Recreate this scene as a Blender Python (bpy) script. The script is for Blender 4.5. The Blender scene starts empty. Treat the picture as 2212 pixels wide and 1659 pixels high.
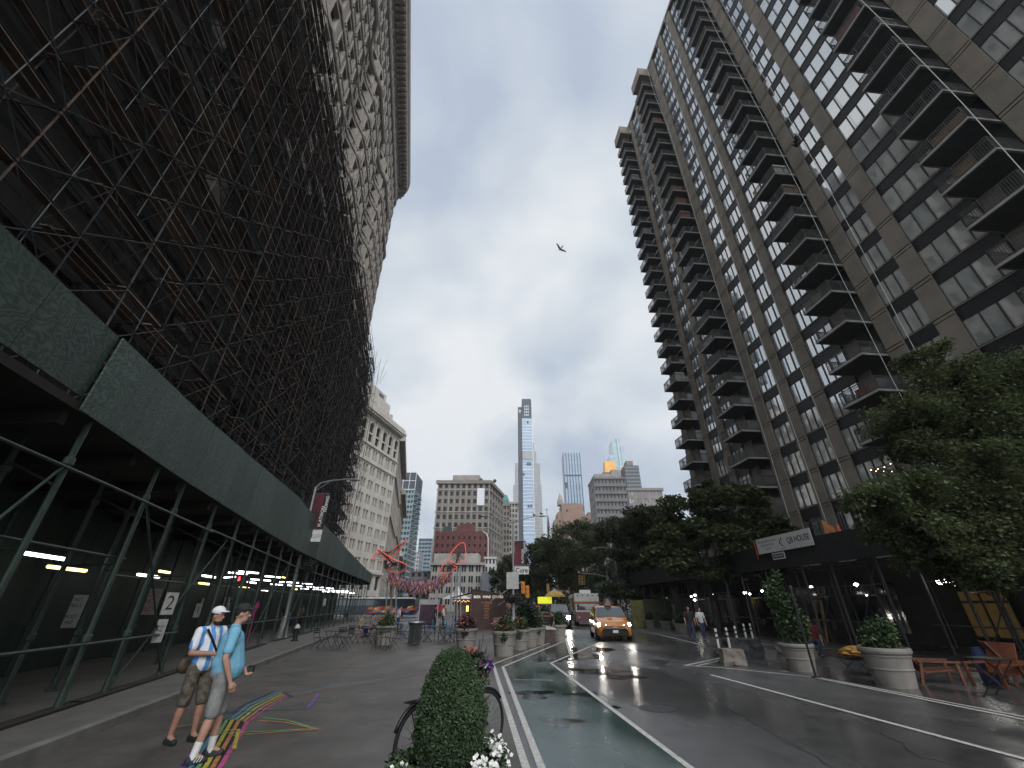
import bpy, bmesh, math, random
from mathutils import Vector, Matrix
R = random.Random(11)
COL = bpy.context.scene.collection
PI = math.pi
rad = math.radians
# ------------------------------------------------------------------ camera numbers (also used to survey points on the ground)
FPX, PITCH, HC = 410.0, rad(28.4), 1.75
def ray(u, v):
    x = u - 512; y = 384 - v; c, s = math.cos(PITCH), math.sin(PITCH)
    return (x, FPX * c - y * s, FPX * s + y * c)
def G(u, v, z=0.0):
    d = ray(u, v); t = (z - HC) / d[2]
    return (d[0] * t, d[1] * t)
K = 1024 / 2212.0
# ------------------------------------------------------------------ materials
MATS = {}
def M(name, col, rough=.6, var=.12, scale=3.0, bump=0.0, bscale=30.0, metal=0.0, spec=.4, coat=0.0, col2=None, stretch=None, isl=0.0, objv=0.0, emis=0.0, ecol=None):
    if name in MATS: return MATS[name]
    m = bpy.data.materials.new(name); m.use_nodes = True
    nt = m.node_tree; N = nt.nodes; L = nt.links
    b = N['Principled BSDF']
    b.inputs['Roughness'].default_value = rough; b.inputs['Metallic'].default_value = metal
    b.inputs['Specular IOR Level'].default_value = spec; b.inputs['Coat Weight'].default_value = coat
    tc = N.new('ShaderNodeTexCoord'); mp = N.new('ShaderNodeMapping'); L.new(tc.outputs['Object'], mp.inputs[0])
    if stretch: mp.inputs['Scale'].default_value = stretch
    nz = N.new('ShaderNodeTexNoise'); nz.inputs['Scale'].default_value = scale; nz.inputs['Detail'].default_value = 6; nz.inputs['Roughness'].default_value = .6
    L.new(mp.outputs[0], nz.inputs[0])
    rp = N.new('ShaderNodeValToRGB'); e = rp.color_ramp.elements
    c2 = col2 or [min(1, c * (1 + var)) for c in col]; c1 = col if col2 else [c * (1 - var) for c in col]
    e[0].position = .35; e[0].color = (*c1, 1); e[1].position = .65; e[1].color = (*c2, 1)
    L.new(nz.outputs[0], rp.inputs[0]); out = rp.outputs[0]
    if isl or objv:
        src = N.new('ShaderNodeNewGeometry').outputs['Random Per Island'] if isl else N.new('ShaderNodeObjectInfo').outputs['Random']
        a = isl or objv
        mr = N.new('ShaderNodeMapRange'); mr.inputs[3].default_value = 1 - a; mr.inputs[4].default_value = 1 + a
        L.new(src, mr.inputs[0]); mx = N.new('ShaderNodeMix'); mx.data_type = 'RGBA'; mx.blend_type = 'MULTIPLY'; mx.inputs[0].default_value = 1
        L.new(out, mx.inputs[6]); L.new(mr.outputs[0], mx.inputs[7]); out = mx.outputs[2]
    L.new(out, b.inputs['Base Color'])
    if bump:
        nb = N.new('ShaderNodeTexNoise'); nb.inputs['Scale'].default_value = bscale; nb.inputs['Detail'].default_value = 5; L.new(mp.outputs[0], nb.inputs[0])
        bp = N.new('ShaderNodeBump'); bp.inputs['Strength'].default_value = bump; bp.inputs['Distance'].default_value = .02
        L.new(nb.outputs[0], bp.inputs['Height']); L.new(bp.outputs[0], b.inputs['Normal'])
    if emis:
        b.inputs['Emission Color'].default_value = (*(ecol or col), 1); b.inputs['Emission Strength'].default_value = emis
    MATS[name] = m; return m
def wet(name, col, r0, r1, scale, stretch, col2=None, spec=.5):
    m = M(name, col, .5, .25, 1.2, spec=spec, col2=col2); nt = m.node_tree; N = nt.nodes; L = nt.links; b = N['Principled BSDF']
    tc = N['Texture Coordinate']; mp = N.new('ShaderNodeMapping'); mp.inputs['Scale'].default_value = stretch; L.new(tc.outputs['Object'], mp.inputs[0])
    nz = N.new('ShaderNodeTexNoise'); nz.inputs['Scale'].default_value = scale; nz.inputs['Detail'].default_value = 4; L.new(mp.outputs[0], nz.inputs[0])
    mr = N.new('ShaderNodeMapRange'); mr.inputs[1].default_value = .4; mr.inputs[2].default_value = .62; mr.inputs[3].default_value = r0; mr.inputs[4].default_value = r1
    L.new(nz.outputs[0], mr.inputs[0]); L.new(mr.outputs[0], b.inputs['Roughness'])
    src = b.inputs['Base Color'].links[0].from_socket
    for sc_, lo_, hi_ in ((55, .62, 1.38), (5, .8, 1.2)):      # aggregate speckle, then broad mottling
        ns = N.new('ShaderNodeTexNoise'); ns.inputs['Scale'].default_value = sc_; ns.inputs['Detail'].default_value = 6; ns.inputs['Roughness'].default_value = .75; L.new(tc.outputs['Object'], ns.inputs[0])
        m1 = N.new('ShaderNodeMapRange'); m1.inputs[1].default_value = .3; m1.inputs[2].default_value = .7; m1.inputs[3].default_value = lo_; m1.inputs[4].default_value = hi_; L.new(ns.outputs[0], m1.inputs[0])
        mq = N.new('ShaderNodeMix'); mq.data_type = 'RGBA'; mq.blend_type = 'MULTIPLY'; mq.inputs[0].default_value = 1; L.new(src, mq.inputs[6]); L.new(m1.outputs[0], mq.inputs[7]); src = mq.outputs[2]
    L.new(src, b.inputs['Base Color'])
    nb = N.new('ShaderNodeTexNoise'); nb.inputs['Scale'].default_value = 90; nb.inputs['Detail'].default_value = 3; L.new(tc.outputs['Object'], nb.inputs[0])
    mu = N.new('ShaderNodeMath'); mu.operation = 'MULTIPLY'; mu.inputs[1].default_value = .4
    L.new(mr.outputs[0], mu.inputs[0])
    bp = N.new('ShaderNodeBump'); bp.inputs['Distance'].default_value = .012; L.new(mu.outputs[0], bp.inputs['Strength']); L.new(nb.outputs[0], bp.inputs['Height']); L.new(bp.outputs[0], b.inputs['Normal'])
    return m
def plywood(name, c1, c2):
    m = M(name, c1, .55, .1, 2, spec=.35); nt = m.node_tree; N = nt.nodes; L = nt.links; b = N['Principled BSDF']
    tc = N['Texture Coordinate']; oi = N.new('ShaderNodeObjectInfo')
    ad = N.new('ShaderNodeVectorMath'); ad.operation = 'ADD'; sc = N.new('ShaderNodeVectorMath'); sc.operation = 'SCALE'; sc.inputs[3].default_value = 37
    L.new(oi.outputs['Random'], sc.inputs[0]); L.new(tc.outputs['Object'], ad.inputs[0]); L.new(sc.outputs[0], ad.inputs[1])
    mp = N.new('ShaderNodeMapping'); mp.inputs['Scale'].default_value = (.55, .55, 1); L.new(ad.outputs[0], mp.inputs[0])
    nz = N.new('ShaderNodeTexNoise'); nz.inputs['Scale'].default_value = 2.3; nz.inputs['Detail'].default_value = 3.2; L.new(mp.outputs[0], nz.inputs[0])
    mu = N.new('ShaderNodeMath'); mu.operation = 'MULTIPLY'; mu.inputs[1].default_value = 105; L.new(nz.outputs[0], mu.inputs[0])
    sn = N.new('ShaderNodeMath'); sn.operation = 'SINE'; L.new(mu.outputs[0], sn.inputs[0])
    mr = N.new('ShaderNodeMapRange'); mr.inputs[1].default_value = -.6; mr.inputs[2].default_value = .8; L.new(sn.outputs[0], mr.inputs[0])
    n2 = N.new('ShaderNodeTexNoise'); n2.inputs['Scale'].default_value = .9; L.new(ad.outputs[0], n2.inputs[0])
    m2 = N.new('ShaderNodeMath'); m2.operation = 'MULTIPLY'; L.new(mr.outputs[0], m2.inputs[0]); L.new(n2.outputs[0], m2.inputs[1])
    mx = N.new('ShaderNodeMix'); mx.data_type = 'RGBA'; mx.inputs[6].default_value = (*c1, 1); mx.inputs[7].default_value = (*c2, 1); L.new(m2.outputs[0], mx.inputs[0])
    mr2 = N.new('ShaderNodeMapRange'); mr2.inputs[3].default_value = .72; mr2.inputs[4].default_value = 1.2; L.new(oi.outputs['Random'], mr2.inputs[0])
    n3 = N.new('ShaderNodeTexNoise'); n3.inputs['Scale'].default_value = 1.6; n3.inputs['Detail'].default_value = 7; mp3 = N.new('ShaderNodeMapping'); mp3.inputs['Scale'].default_value = (3, 3, .25); L.new(ad.outputs[0], mp3.inputs[0]); L.new(mp3.outputs[0], n3.inputs[0])
    mr3 = N.new('ShaderNodeMapRange'); mr3.inputs[1].default_value = .35; mr3.inputs[2].default_value = .65; mr3.inputs[3].default_value = .8; mr3.inputs[4].default_value = 1.12; L.new(n3.outputs[0], mr3.inputs[0])
    mm = N.new('ShaderNodeMath'); mm.operation = 'MULTIPLY'; L.new(mr2.outputs[0], mm.inputs[0]); L.new(mr3.outputs[0], mm.inputs[1])
    mz = N.new('ShaderNodeMix'); mz.data_type = 'RGBA'; mz.blend_type = 'MULTIPLY'; mz.inputs[0].default_value = 1; L.new(mx.outputs[2], mz.inputs[6]); L.new(mm.outputs[0], mz.inputs[7])
    L.new(mz.outputs[2], b.inputs['Base Color']); return m
def glass(name, col, rough=.06, var=.6, spec=.6, curtain=None):
    m = M(name, col, rough, .2, .6, spec=spec, objv=var if not curtain else 0, coat=.0)
    b = m.node_tree.nodes['Principled BSDF']; b.inputs['IOR'].default_value = 1.6
    if curtain:
        N = m.node_tree.nodes; L = m.node_tree.links
        g = N.new('ShaderNodeNewGeometry'); rp = N.new('ShaderNodeValToRGB'); rp.color_ramp.interpolation = 'CONSTANT'
        e = rp.color_ramp.elements; e[0].color = (*col, 1); e[1].position = .3; e[1].color = (*curtain, 1)
        x = e.new(.75); x.color = tuple([c * .6 for c in curtain] + [1])
        L.new(g.outputs['Random Per Island'], rp.inputs[0]); L.new(rp.outputs[0], b.inputs['Base Color'])
    return m
# ------------------------------------------------------------------ mesh builder
class MB:
    def __init__(s): s.v = []; s.f = []; s.mi = []; s.m = 0; s.sm = []; s.smooth = False
    def face(s, pts):
        i = len(s.v); s.v += [tuple(p) for p in pts]; s.f.append(tuple(range(i, i + len(pts)))); s.mi.append(s.m); s.sm.append(s.smooth)
    def raw(s, vs, fs):
        i = len(s.v); s.v += [tuple(p) for p in vs]
        for f in fs: s.f.append(tuple(i + k for k in f)); s.mi.append(s.m); s.sm.append(s.smooth)
    def box(s, x0, y0, z0, x1, y1, z1, mat=None):
        P = [(x0, y0, z0), (x1, y0, z0), (x1, y1, z0), (x0, y1, z0), (x0, y0, z1), (x1, y0, z1), (x1, y1, z1), (x0, y1, z1)]
        if mat: P = [mat @ Vector(p) for p in P]
        s.raw(P, [(0, 3, 2, 1), (4, 5, 6, 7), (0, 1, 5, 4), (1, 2, 6, 5), (2, 3, 7, 6), (3, 0, 4, 7)])
    def hexa(s, P):
        s.raw(P, [(0, 3, 2, 1), (4, 5, 6, 7), (0, 1, 5, 4), (1, 2, 6, 5), (2, 3, 7, 6), (3, 0, 4, 7)])
    def bar(s, a, b, w, h=None, up=(0, 0, 1)):
        a = Vector(a); b = Vector(b); d = (b - a).normalized(); up = Vector(up)
        if abs(d.dot(up)) > .98: up = Vector((1, 0, 0))
        x = d.cross(up).normalized() * (w / 2); y = x.normalized().cross(d) * ((h or w) / 2)
        s.hexa([a - x - y, a + x - y, a + x + y, a - x + y, b - x - y, b + x - y, b + x + y, b - x + y])
    def tube(s, pts, r, n=6, cap=True):
        pts = [Vector(p) for p in pts]; k = len(pts); rs = r if isinstance(r, (list, tuple)) else [r] * k
        rings = []; px = None
        for i, p in enumerate(pts):
            d = (pts[min(i + 1, k - 1)] - pts[max(i - 1, 0)]).normalized()
            if px is None:
                ref = Vector((0, 0, 1)) if abs(d.z) < .9 else Vector((1, 0, 0)); px = d.cross(ref).normalized()
            else:
                px = (px - d * px.dot(d))
                px = px.normalized() if px.length > 1e-6 else d.orthogonal().normalized()
            py = d.cross(px)
            rings.append([p + (px * math.cos(2 * PI * j / n) + py * math.sin(2 * PI * j / n)) * rs[i] for j in range(n)])
        fs = []
        for i in range(k - 1):
            for j in range(n): fs.append((i * n + j, i * n + (j + 1) % n, (i + 1) * n + (j + 1) % n, (i + 1) * n + j))
        if cap: fs.append(tuple(range(n - 1, -1, -1))); fs.append(tuple((k - 1) * n + j for j in range(n)))
        s.raw([p for q in rings for p in q], fs)
    def lathe(s, prof, n=16, c=(0, 0, 0), sx=1, sy=1):
        k = len(prof); vs = []; fs = []
        for (r, z) in prof:
            for j in range(n): a = 2 * PI * j / n; vs.append((c[0] + r * sx * math.cos(a), c[1] + r * sy * math.sin(a), c[2] + z))
        for i in range(k - 1):
            for j in range(n): fs.append((i * n + j, i * n + (j + 1) % n, (i + 1) * n + (j + 1) % n, (i + 1) * n + j))
        if prof[0][0] > 1e-4: fs.append(tuple(range(n - 1, -1, -1)))
        if prof[-1][0] > 1e-4: fs.append(tuple((k - 1) * n + j for j in range(n)))
        s.raw(vs, fs)
    def prism(s, poly, z0, z1):
        n = len(poly); vs = [(p[0], p[1], z0) for p in poly] + [(p[0], p[1], z1) for p in poly]
        fs = [tuple(range(n - 1, -1, -1)), tuple(range(n, 2 * n))] + [(i, (i + 1) % n, n + (i + 1) % n, n + i) for i in range(n)]
        s.raw(vs, fs)
    def extrude(s, poly, a, b):      # poly: list of 3D points, moved from offset a to offset b
        a = Vector(a); b = Vector(b); n = len(poly); P = [Vector(p) for p in poly]
        s.raw([p + a for p in P] + [p + b for p in P], [tuple(range(n - 1, -1, -1)), tuple(range(n, 2 * n))] + [(i, (i + 1) % n, n + (i + 1) % n, n + i) for i in range(n)])
    def ball(s, c, r, n=8, m=6, sc=(1, 1, 1)):
        prof = [(max(1e-5, r * math.sin(PI * i / m)), -r * math.cos(PI * i / m)) for i in range(m + 1)]
        i0 = len(s.v); s.lathe(prof, n)
        for i in range(i0, len(s.v)): p = s.v[i]; s.v[i] = (c[0] + p[0] * sc[0], c[1] + p[1] * sc[1], c[2] + p[2] * sc[2])
    def xform(s, mt, i0=0):
        for i in range(i0, len(s.v)): s.v[i] = tuple(mt @ Vector(s.v[i]))
    def mesh(s, name, mats):
        me = bpy.data.meshes.new(name); me.from_pydata(s.v, [], s.f)
        if not isinstance(mats, (list, tuple)): mats = [mats]
        for m in mats: me.materials.append(m)
        me.polygons.foreach_set('material_index', s.mi); me.polygons.foreach_set('use_smooth', s.sm)
        me.update(); return me
    def build(s, name, mats, parent=None, world=False):
        return link(name, s.mesh(name, mats), parent, world)
def link(name, me, parent=None, world=False):
    o = bpy.data.objects.new(name, me); COL.objects.link(o)
    if parent:
        o.parent = parent
        if world: o.matrix_parent_inverse = wm(parent).inverted()
    return o
def wm(o):
    m = Matrix.Translation(o.location) @ o.rotation_euler.to_matrix().to_4x4() @ Matrix.Diagonal((*o.scale, 1))
    if o.parent: m = wm(o.parent) @ o.matrix_parent_inverse @ m
    return m
def tag(o, label=None, cat=None, group=None, kind=None):
    if label: o['label'] = label
    if cat: o['category'] = cat
    if group: o['group'] = group
    if kind: o['kind'] = kind
    return o
def thing(name, label, cat, loc=(0, 0, 0), rz=0.0, group=None):
    o = bpy.data.objects.new(name, None); COL.objects.link(o); o.location = loc if len(loc) == 3 else (*loc, 0); o.rotation_euler = (0, 0, rz)
    o.empty_display_size = .2
    return tag(o, label, cat, group)
def kids(o): return [c for c in COL.objects if c.parent == o]
def dup(root, loc, rz=None, label=None, scale=None, group=None):
    def rec(o, p):
        c = o.copy(); COL.objects.link(c)
        if p: c.parent = p
        for ch in kids(o): rec(ch, c)
        return c
    r = rec(root, None); r.location = loc if len(loc) == 3 else (*loc, 0)
    if rz is not None: r.rotation_euler = (0, 0, rz)
    if scale: r.scale = (scale,) * 3 if not isinstance(scale, tuple) else scale
    if label: r['label'] = label
    if group: r['group'] = group
    return r
def structure(name, mb, m): o = mb.build(name, m); o['kind'] = 'structure'; return o
def text(name, body, size, mat, parent, loc, rot, ext=.004, world=False, bold=0.0, sx=1.0, align='CENTER'):
    cu = bpy.data.curves.new(name, 'FONT'); cu.body = body; cu.size = size; cu.extrude = ext; cu.align_x = align; cu.align_y = 'CENTER'; cu.offset = bold; cu.resolution_u = 3
    t = bpy.data.objects.new(name, cu); COL.objects.link(t)
    dg = bpy.context.evaluated_depsgraph_get(); me = bpy.data.meshes.new_from_object(t.evaluated_get(dg)); bpy.data.objects.remove(t); bpy.data.curves.remove(cu)
    me.materials.clear(); me.materials.append(mat)
    o = link(name, me, parent, world); o.location = loc; o.rotation_euler = rot; o.scale = (sx, 1, 1); return o
# organic surface: tapered capsules and ellipsoids melted into one skin by a voxel remesh
def blob(name, shapes, vox, mat, parent=None, smooth=6):
    mb = MB()
    for s in shapes:
        if s[0] == 'c':
            a, b, r0, r1 = Vector(s[1]), Vector(s[2]), s[3], s[4]
            d = (b - a); n = 5; L_ = d.length; d = d.normalized() if L_ > 1e-6 else Vector((0, 0, 1))
            pts = []; rs = []
            for i in range(n): t = math.sin(i / (n - 1) * PI / 2); pts.append(a - d * r0 * (1 - t)); rs.append(max(1e-3, r0 * math.sqrt(max(0, 1 - (1 - t) ** 2))))
            for i in range(n): t = 1 - math.cos(i / (n - 1) * PI / 2); pts.append(b + d * r1 * t); rs.append(max(1e-3, r1 * math.sqrt(max(0, 1 - t ** 2))))
            mb.tube(pts, rs, 14)
        else:
            i0 = len(mb.v); mb.ball((0, 0, 0), 1, 18, 12, s[2])
            rot = s[3] if len(s) > 3 else Matrix.Identity(3)
            for i in range(i0, len(mb.v)): mb.v[i] = tuple(Vector(s[1]) + rot @ Vector(mb.v[i]))
    me = mb.mesh('tmp', []); t = bpy.data.objects.new('tmp', me); COL.objects.link(t)
    m = t.modifiers.new('r', 'REMESH'); m.mode = 'VOXEL'; m.voxel_size = vox; m.use_smooth_shade = True
    if smooth: q = t.modifiers.new('s', 'SMOOTH'); q.iterations = smooth; q.factor = .5
    dg = bpy.context.evaluated_depsgraph_get(); me2 = bpy.data.meshes.new_from_object(t.evaluated_get(dg)); bpy.data.objects.remove(t)
    me2.materials.clear(); me2.materials.append(mat)
    for p in me2.polygons: p.use_smooth = True
    return link(name, me2, parent)
# leaves: small diamond faces spread through lobes (centre, radii)
def leaves(mb, lobes, n, size, rnd, shell=.45, droop=0.0):
    wts = [l[1][0] * l[1][1] + l[1][1] * l[1][2] + l[1][0] * l[1][2] for l in lobes]; tot = sum(wts)
    for (c, rr), w in zip(lobes, wts):
        for _ in range(int(n * w / tot)):
            while 1:
                x, y, z = rnd.uniform(-1, 1), rnd.uniform(-1, 1), rnd.uniform(-1, 1); q = x * x + y * y + z * z
                if .02 < q < 1: break
            q = math.sqrt(q); f = (shell + (1 - shell) * rnd.random() ** .6) / q * rnd.uniform(.9, 1.12)
            px, py, pz = c[0] + x * f * rr[0], c[1] + y * f * rr[1], c[2] + z * f * rr[2]
            a = rnd.uniform(0, 2 * PI); t = rnd.uniform(-.7, .9) - droop; sz = size * rnd.uniform(.6, 1.4)
            dx, dy, dz = math.cos(a) * math.cos(t) * sz, math.sin(a) * math.cos(t) * sz, math.sin(t) * sz
            b = rnd.uniform(-.8, .8); ex, ey, ez = -math.sin(a) * math.cos(b) * sz * .38, math.cos(a) * math.cos(b) * sz * .38, math.sin(b) * sz * .38
            mb.face([(px - dx / 2, py - dy / 2, pz - dz / 2), (px + ex, py + ey, pz + ez), (px + dx / 2, py + dy / 2, pz + dz / 2), (px - ex, py - ey, pz - ez)])
def leafy(name, col, isl=.5):
    m = M(name, col, .6, .25, .4, isl=isl, spec=.25); N = m.node_tree.nodes; L = m.node_tree.links; b = N['Principled BSDF']; src = b.inputs['Base Color'].links[0].from_socket
    t = N.new('ShaderNodeBsdfTranslucent'); L.new(src, t.inputs[0]); x = N.new('ShaderNodeMixShader'); x.inputs[0].default_value = .42
    L.new(b.outputs[0], x.inputs[1]); L.new(t.outputs[0], x.inputs[2]); L.new(x.outputs[0], N['Material Output'].inputs[0]); return m
def PT(u, v, Y): d = ray(u * K, v * K); q = Y / d[1]; return Vector((d[0] * q, Y, HC + d[2] * q))
# ------------------------------------------------------------------ shared materials
concrete = M('concrete', (.2, .19, .17), .8, .2, 2.5, .3, 60)
steel = M('galvanised_steel', (.3, .31, .32), .45, .15, 6, metal=.6)
dark_metal = M('dark_metal', (.025, .027, .03), .5, .2, 5, metal=.3)
black_paint = M('black_paint', (.012, .012, .014), .45)
white_paint = M('white_paint', (.72, .72, .7), .6, .1, 4)
rubber = M('rubber', (.012, .012, .012), .75)
# ------------------------------------------------------------------ world, sun, camera
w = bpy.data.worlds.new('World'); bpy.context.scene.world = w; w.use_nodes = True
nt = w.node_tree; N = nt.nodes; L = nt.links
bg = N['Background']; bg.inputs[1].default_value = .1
sky = N.new('ShaderNodeTexSky'); sky.sky_type = 'NISHITA'; sky.sun_disc = False
SUN_EL, SUN_AZ = rad(36), rad(155)      # azimuth clockwise from +Y: behind the camera, to the right
sky.sun_elevation = SUN_EL; sky.sun_rotation = SUN_AZ
tc = N.new('ShaderNodeTexCoord'); sx = N.new('ShaderNodeSeparateXYZ'); L.new(tc.outputs['Generated'], sx.inputs[0])
def mth(op, a, b=None):
    n = N.new('ShaderNodeMath'); n.operation = op
    for i, q in enumerate((a, b)):
        if q is None: continue
        if isinstance(q, (int, float)): n.inputs[i].default_value = q
        else: L.new(q, n.inputs[i])
    return n.outputs[0]
zz = mth('ADD', mth('MAXIMUM', sx.outputs[2], 0.0), .45)
cx = N.new('ShaderNodeCombineXYZ'); L.new(mth('DIVIDE', sx.outputs[0], zz), cx.inputs[0]); L.new(mth('DIVIDE', sx.outputs[1], zz), cx.inputs[1])
mp = N.new('ShaderNodeMapping'); mp.inputs['Location'].default_value = (3.1, 1.7, 0); L.new(cx.outputs[0], mp.inputs[0])
nz = N.new('ShaderNodeTexNoise'); nz.inputs['Scale'].default_value = 1.9; nz.inputs['Detail'].default_value = 5; nz.inputs['Roughness'].default_value = .5; nz.inputs['Distortion'].default_value = .25; L.new(mp.outputs[0], nz.inputs[0])
rp = N.new('ShaderNodeValToRGB'); e = rp.color_ramp.elements
e[0].position = .36; e[0].color = (.47, .54, .66, 1); e[1].position = .62; e[1].color = (.90, .915, .93, 1)
x = e.new(.5); x.color = (.70, .75, .80, 1)
L.new(nz.outputs[0], rp.inputs[0])
# cloud brightness raised on the unseen sun side behind the camera, to light facades
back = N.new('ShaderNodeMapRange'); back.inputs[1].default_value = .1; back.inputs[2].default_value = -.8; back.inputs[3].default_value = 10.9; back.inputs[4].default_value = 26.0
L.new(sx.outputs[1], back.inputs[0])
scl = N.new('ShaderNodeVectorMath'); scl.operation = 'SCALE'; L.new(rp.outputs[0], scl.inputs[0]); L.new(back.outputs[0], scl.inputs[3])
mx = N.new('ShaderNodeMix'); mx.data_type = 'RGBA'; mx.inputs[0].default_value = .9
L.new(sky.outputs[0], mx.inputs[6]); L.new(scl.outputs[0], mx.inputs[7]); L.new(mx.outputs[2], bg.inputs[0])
sl = bpy.data.lights.new('sun', 'SUN'); sl.energy = 1.5; sl.angle = rad(18); sl.color = (1, .975, .95)
so = bpy.data.objects.new('sun', sl); COL.objects.link(so)
sd = Vector((math.sin(SUN_AZ) * math.cos(SUN_EL), math.cos(SUN_AZ) * math.cos(SUN_EL), math.sin(SUN_EL)))
so.rotation_euler = sd.to_track_quat('Z', 'Y').to_euler(); so.location = sd * 200
cam = bpy.data.cameras.new('camera'); cam.sensor_width = 36; cam.lens = FPX / 1024 * 36; cam.clip_end = 6000; cam.clip_start = .05
co = bpy.data.objects.new('camera', cam); COL.objects.link(co); co.location = (0, 0, HC); co.rotation_euler = (PI / 2 + PITCH, 0, 0)
S = bpy.context.scene; S.camera = co
S.view_settings.view_transform = 'Standard'; S.view_settings.look = 'None'; S.view_settings.exposure = 0; S.view_settings.gamma = 1
S.cycles.max_bounces = 6; S.cycles.diffuse_bounces = 3; S.cycles.glossy_bounces = 3; S.cycles.transmission_bounces = 3; S.cycles.transparent_max_bounces = 6; S.cycles.use_denoising = True
S.cycles.sample_clamp_indirect = 3.0; S.cycles.caustics_reflective = False
# ------------------------------------------------------------------ ground, lanes, paint
asphalt = wet('wet_asphalt', (.07, .068, .067), .16, .42, .3, (1, .4, 1), spec=.9)
plaza_m = wet('plaza_asphalt', (.076, .068, .061), .38, .6, .5, (1, .5, 1), spec=.45)
green_m = wet('green_lane_paint', (.035, .062, .056), .08, .36, .45, (1, .35, 1), col2=(.055, .09, .082), spec=.8)
puddle_m = wet('puddle_asphalt', (.014, .015, .016), .03, .12, 1.5, (1, 1, 1))
walk_m = M('sidewalk_concrete', (.1, .095, .088), .7, .2, 1.5, .2, 40)
kerb_m = M('kerb_stone', (.15, .145, .13), .7, .25, 2, .2, 30)
mark = M('road_paint', (.62, .61, .57), .5, .0, 14, col2=(.36, .35, .33), bump=.1)
mark_y = mark
mb = MB(); mb.face([(-1500, -300, 0), (1500, -300, 0), (1500, 1400, 0), (-1500, 1400, 0)]); structure('ground', mb, asphalt)
def sheet(name, pts, z, m):
    b = MB(); b.face([(p[0], p[1], z) for p in pts]); return structure(name, b, m)
g = lambda u, v: G(u * K, v * K)
V1, V2 = g(1065, 1435), g(1085, 1440)        # corner of the double white line
Lend = (.25, 6.66); far1 = g(1228, 1372)
sheet('plaza', [(-6.2, 1), (.9, 1), (.18, 6.66), (-.72, 16.8), (3.3, 29.8), (2.4, 41), (-4, 48), (-14, 48), (-12.4, 34.5), (-7.1, 11.2)], .004, plaza_m)
RV, RB = g(1190, 1433), (2.18, 6.66)
sheet('bike_lane', [(.5, 5.2), (2.38, 5.2), RB, RV, (4.6, 26), (5.3, 31), (3.5, 30), (-.2, 16.2), (.36, 6.66)], .004, green_m)
def line(pts, wd, z=.008, m=mark, name='lane_line'):
    b = MB(); pts = [Vector((p[0], p[1], 0)) for p in pts]; n = len(pts); off = []
    for i in range(n):
        d1 = (pts[i] - pts[i - 1]).normalized() if i else (pts[1] - pts[0]).normalized(); d2 = (pts[i + 1] - pts[i]).normalized() if i < n - 1 else d1
        t = (d1 + d2).normalized(); q = Vector((-t.y, t.x, 0)); k = 1 / max(.3, q.dot(Vector((-d1.y, d1.x, 0)))); off.append(q * k * wd / 2)
    for i in range(n - 1):
        a, c = pts[i], pts[i + 1]; b.face([(a.x - off[i].x, a.y - off[i].y, z), (c.x - off[i + 1].x, c.y - off[i + 1].y, z), (c.x + off[i + 1].x, c.y + off[i + 1].y, z), (a.x + off[i].x, a.y + off[i].y, z)])
    o = structure(name, b, m); return o
line([(.43, 4.9), (.17, 6.66), V1, (3.15, 29.5)], .1); line([(.62, 4.9), (.36, 6.66), (V2[0] + .02, V2[1] - .1), (3.5, 29)], .1)
line([(2.55, 4.9), RB, RV, (4.9, 26.5)], .09)
line([g(1535, 1458), (6.63, 6.99), (7.0, 4)], .11)
AP = g(1480, 1438)
line([g(1570, 1419), AP, g(1560, 1443), g(1755, 1463), (8.92, 9.07), (9.5, 4)], .1)
line([g(1575, 1423), (AP[0] + .35, AP[1] - .1)], .08)
line([g(1760, 1462), g(2212, 1549), (9.8, 4)], .08)
line([g(1195, 1470) , g(1110, 1469)], .05)
line([g(1222, 1380), g(1237, 1425)], .13)
line([(9.6, 24), (10.5, 40)], .12, name='lane_line')
rr = random.Random(5)
for k, (u, v, a, b_, n) in enumerate([(1235, 1408, 1.5, 2.6, 9), (1290, 1450, .75, .55, 9), (1345, 1462, .5, .35, 8), (1180, 1425, .55, .8, 8), (1325, 1528, .14, .1, 8), (1260, 1500, .35, .25, 8), (1150, 1500, .4, .5, 8), (1210, 1560, .3, .3, 8)]):
    c = g(u, v); pts = []
    for i in range(n * 3): t = 2 * PI * i / (n * 3); q = 1 + .3 * math.sin(3 * t + k) + .22 * math.sin(5 * t + 2 * k) + rr.uniform(-.1, .1); pts.append((c[0] + a * q * math.cos(t), c[1] + b_ * q * math.sin(t)))
    sheet('puddle', pts, .006, puddle_m)
# painted star-burst of coloured lines on the plaza
PC = {'magenta': (.55, .09, .25), 'orange': (.62, .25, .08), 'yellow': (.58, .48, .06), 'green': (.2, .45, .2), 'blue': (.1, .3, .45), 'purple': (.2, .1, .38), 'navy': (.03, .05, .12), 'black': (.01, .01, .012)}
PM = {k_: M('street_paint_' + k_, [c * .42 for c in v_], .6, .3, 9, col2=[c * .85 for c in v_]) for k_, v_ in PC.items()}
S1, S2, S3 = g(440, 1659), g(560, 1578), g(620, 1500)
def zig(ps, wd, c, z=.009): line(ps, wd, z, PM[c], 'painted_line')
sh = lambda p, dx, dy=0: (p[0] + dx, p[1] + dy)
a0, a1 = g(560, 1578), g(622, 1502)
back_ = [(g(475, 1659), .10, 'magenta', 0), (g(459, 1659), .09, 'orange', 1), (g(443, 1659), .09, 'yellow', 2), (g(428, 1659), .08, 'green', 3), (g(412, 1659), .08, 'blue', 4), (g(394, 1659), .11, 'purple', 5)]
b3 = [(-6.6, 5.5), (-5.1, 6.1), (-3.2, 6.4), (-2.5, 5.0)]
bb = MB(); bb.face([(*g(385, 1659), .0085), (*g(482, 1659), .0085), (*g(528, 1560), .0085), (*g(462, 1553), .0085)]); structure('painted_line', bb, PM['black'])
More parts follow.
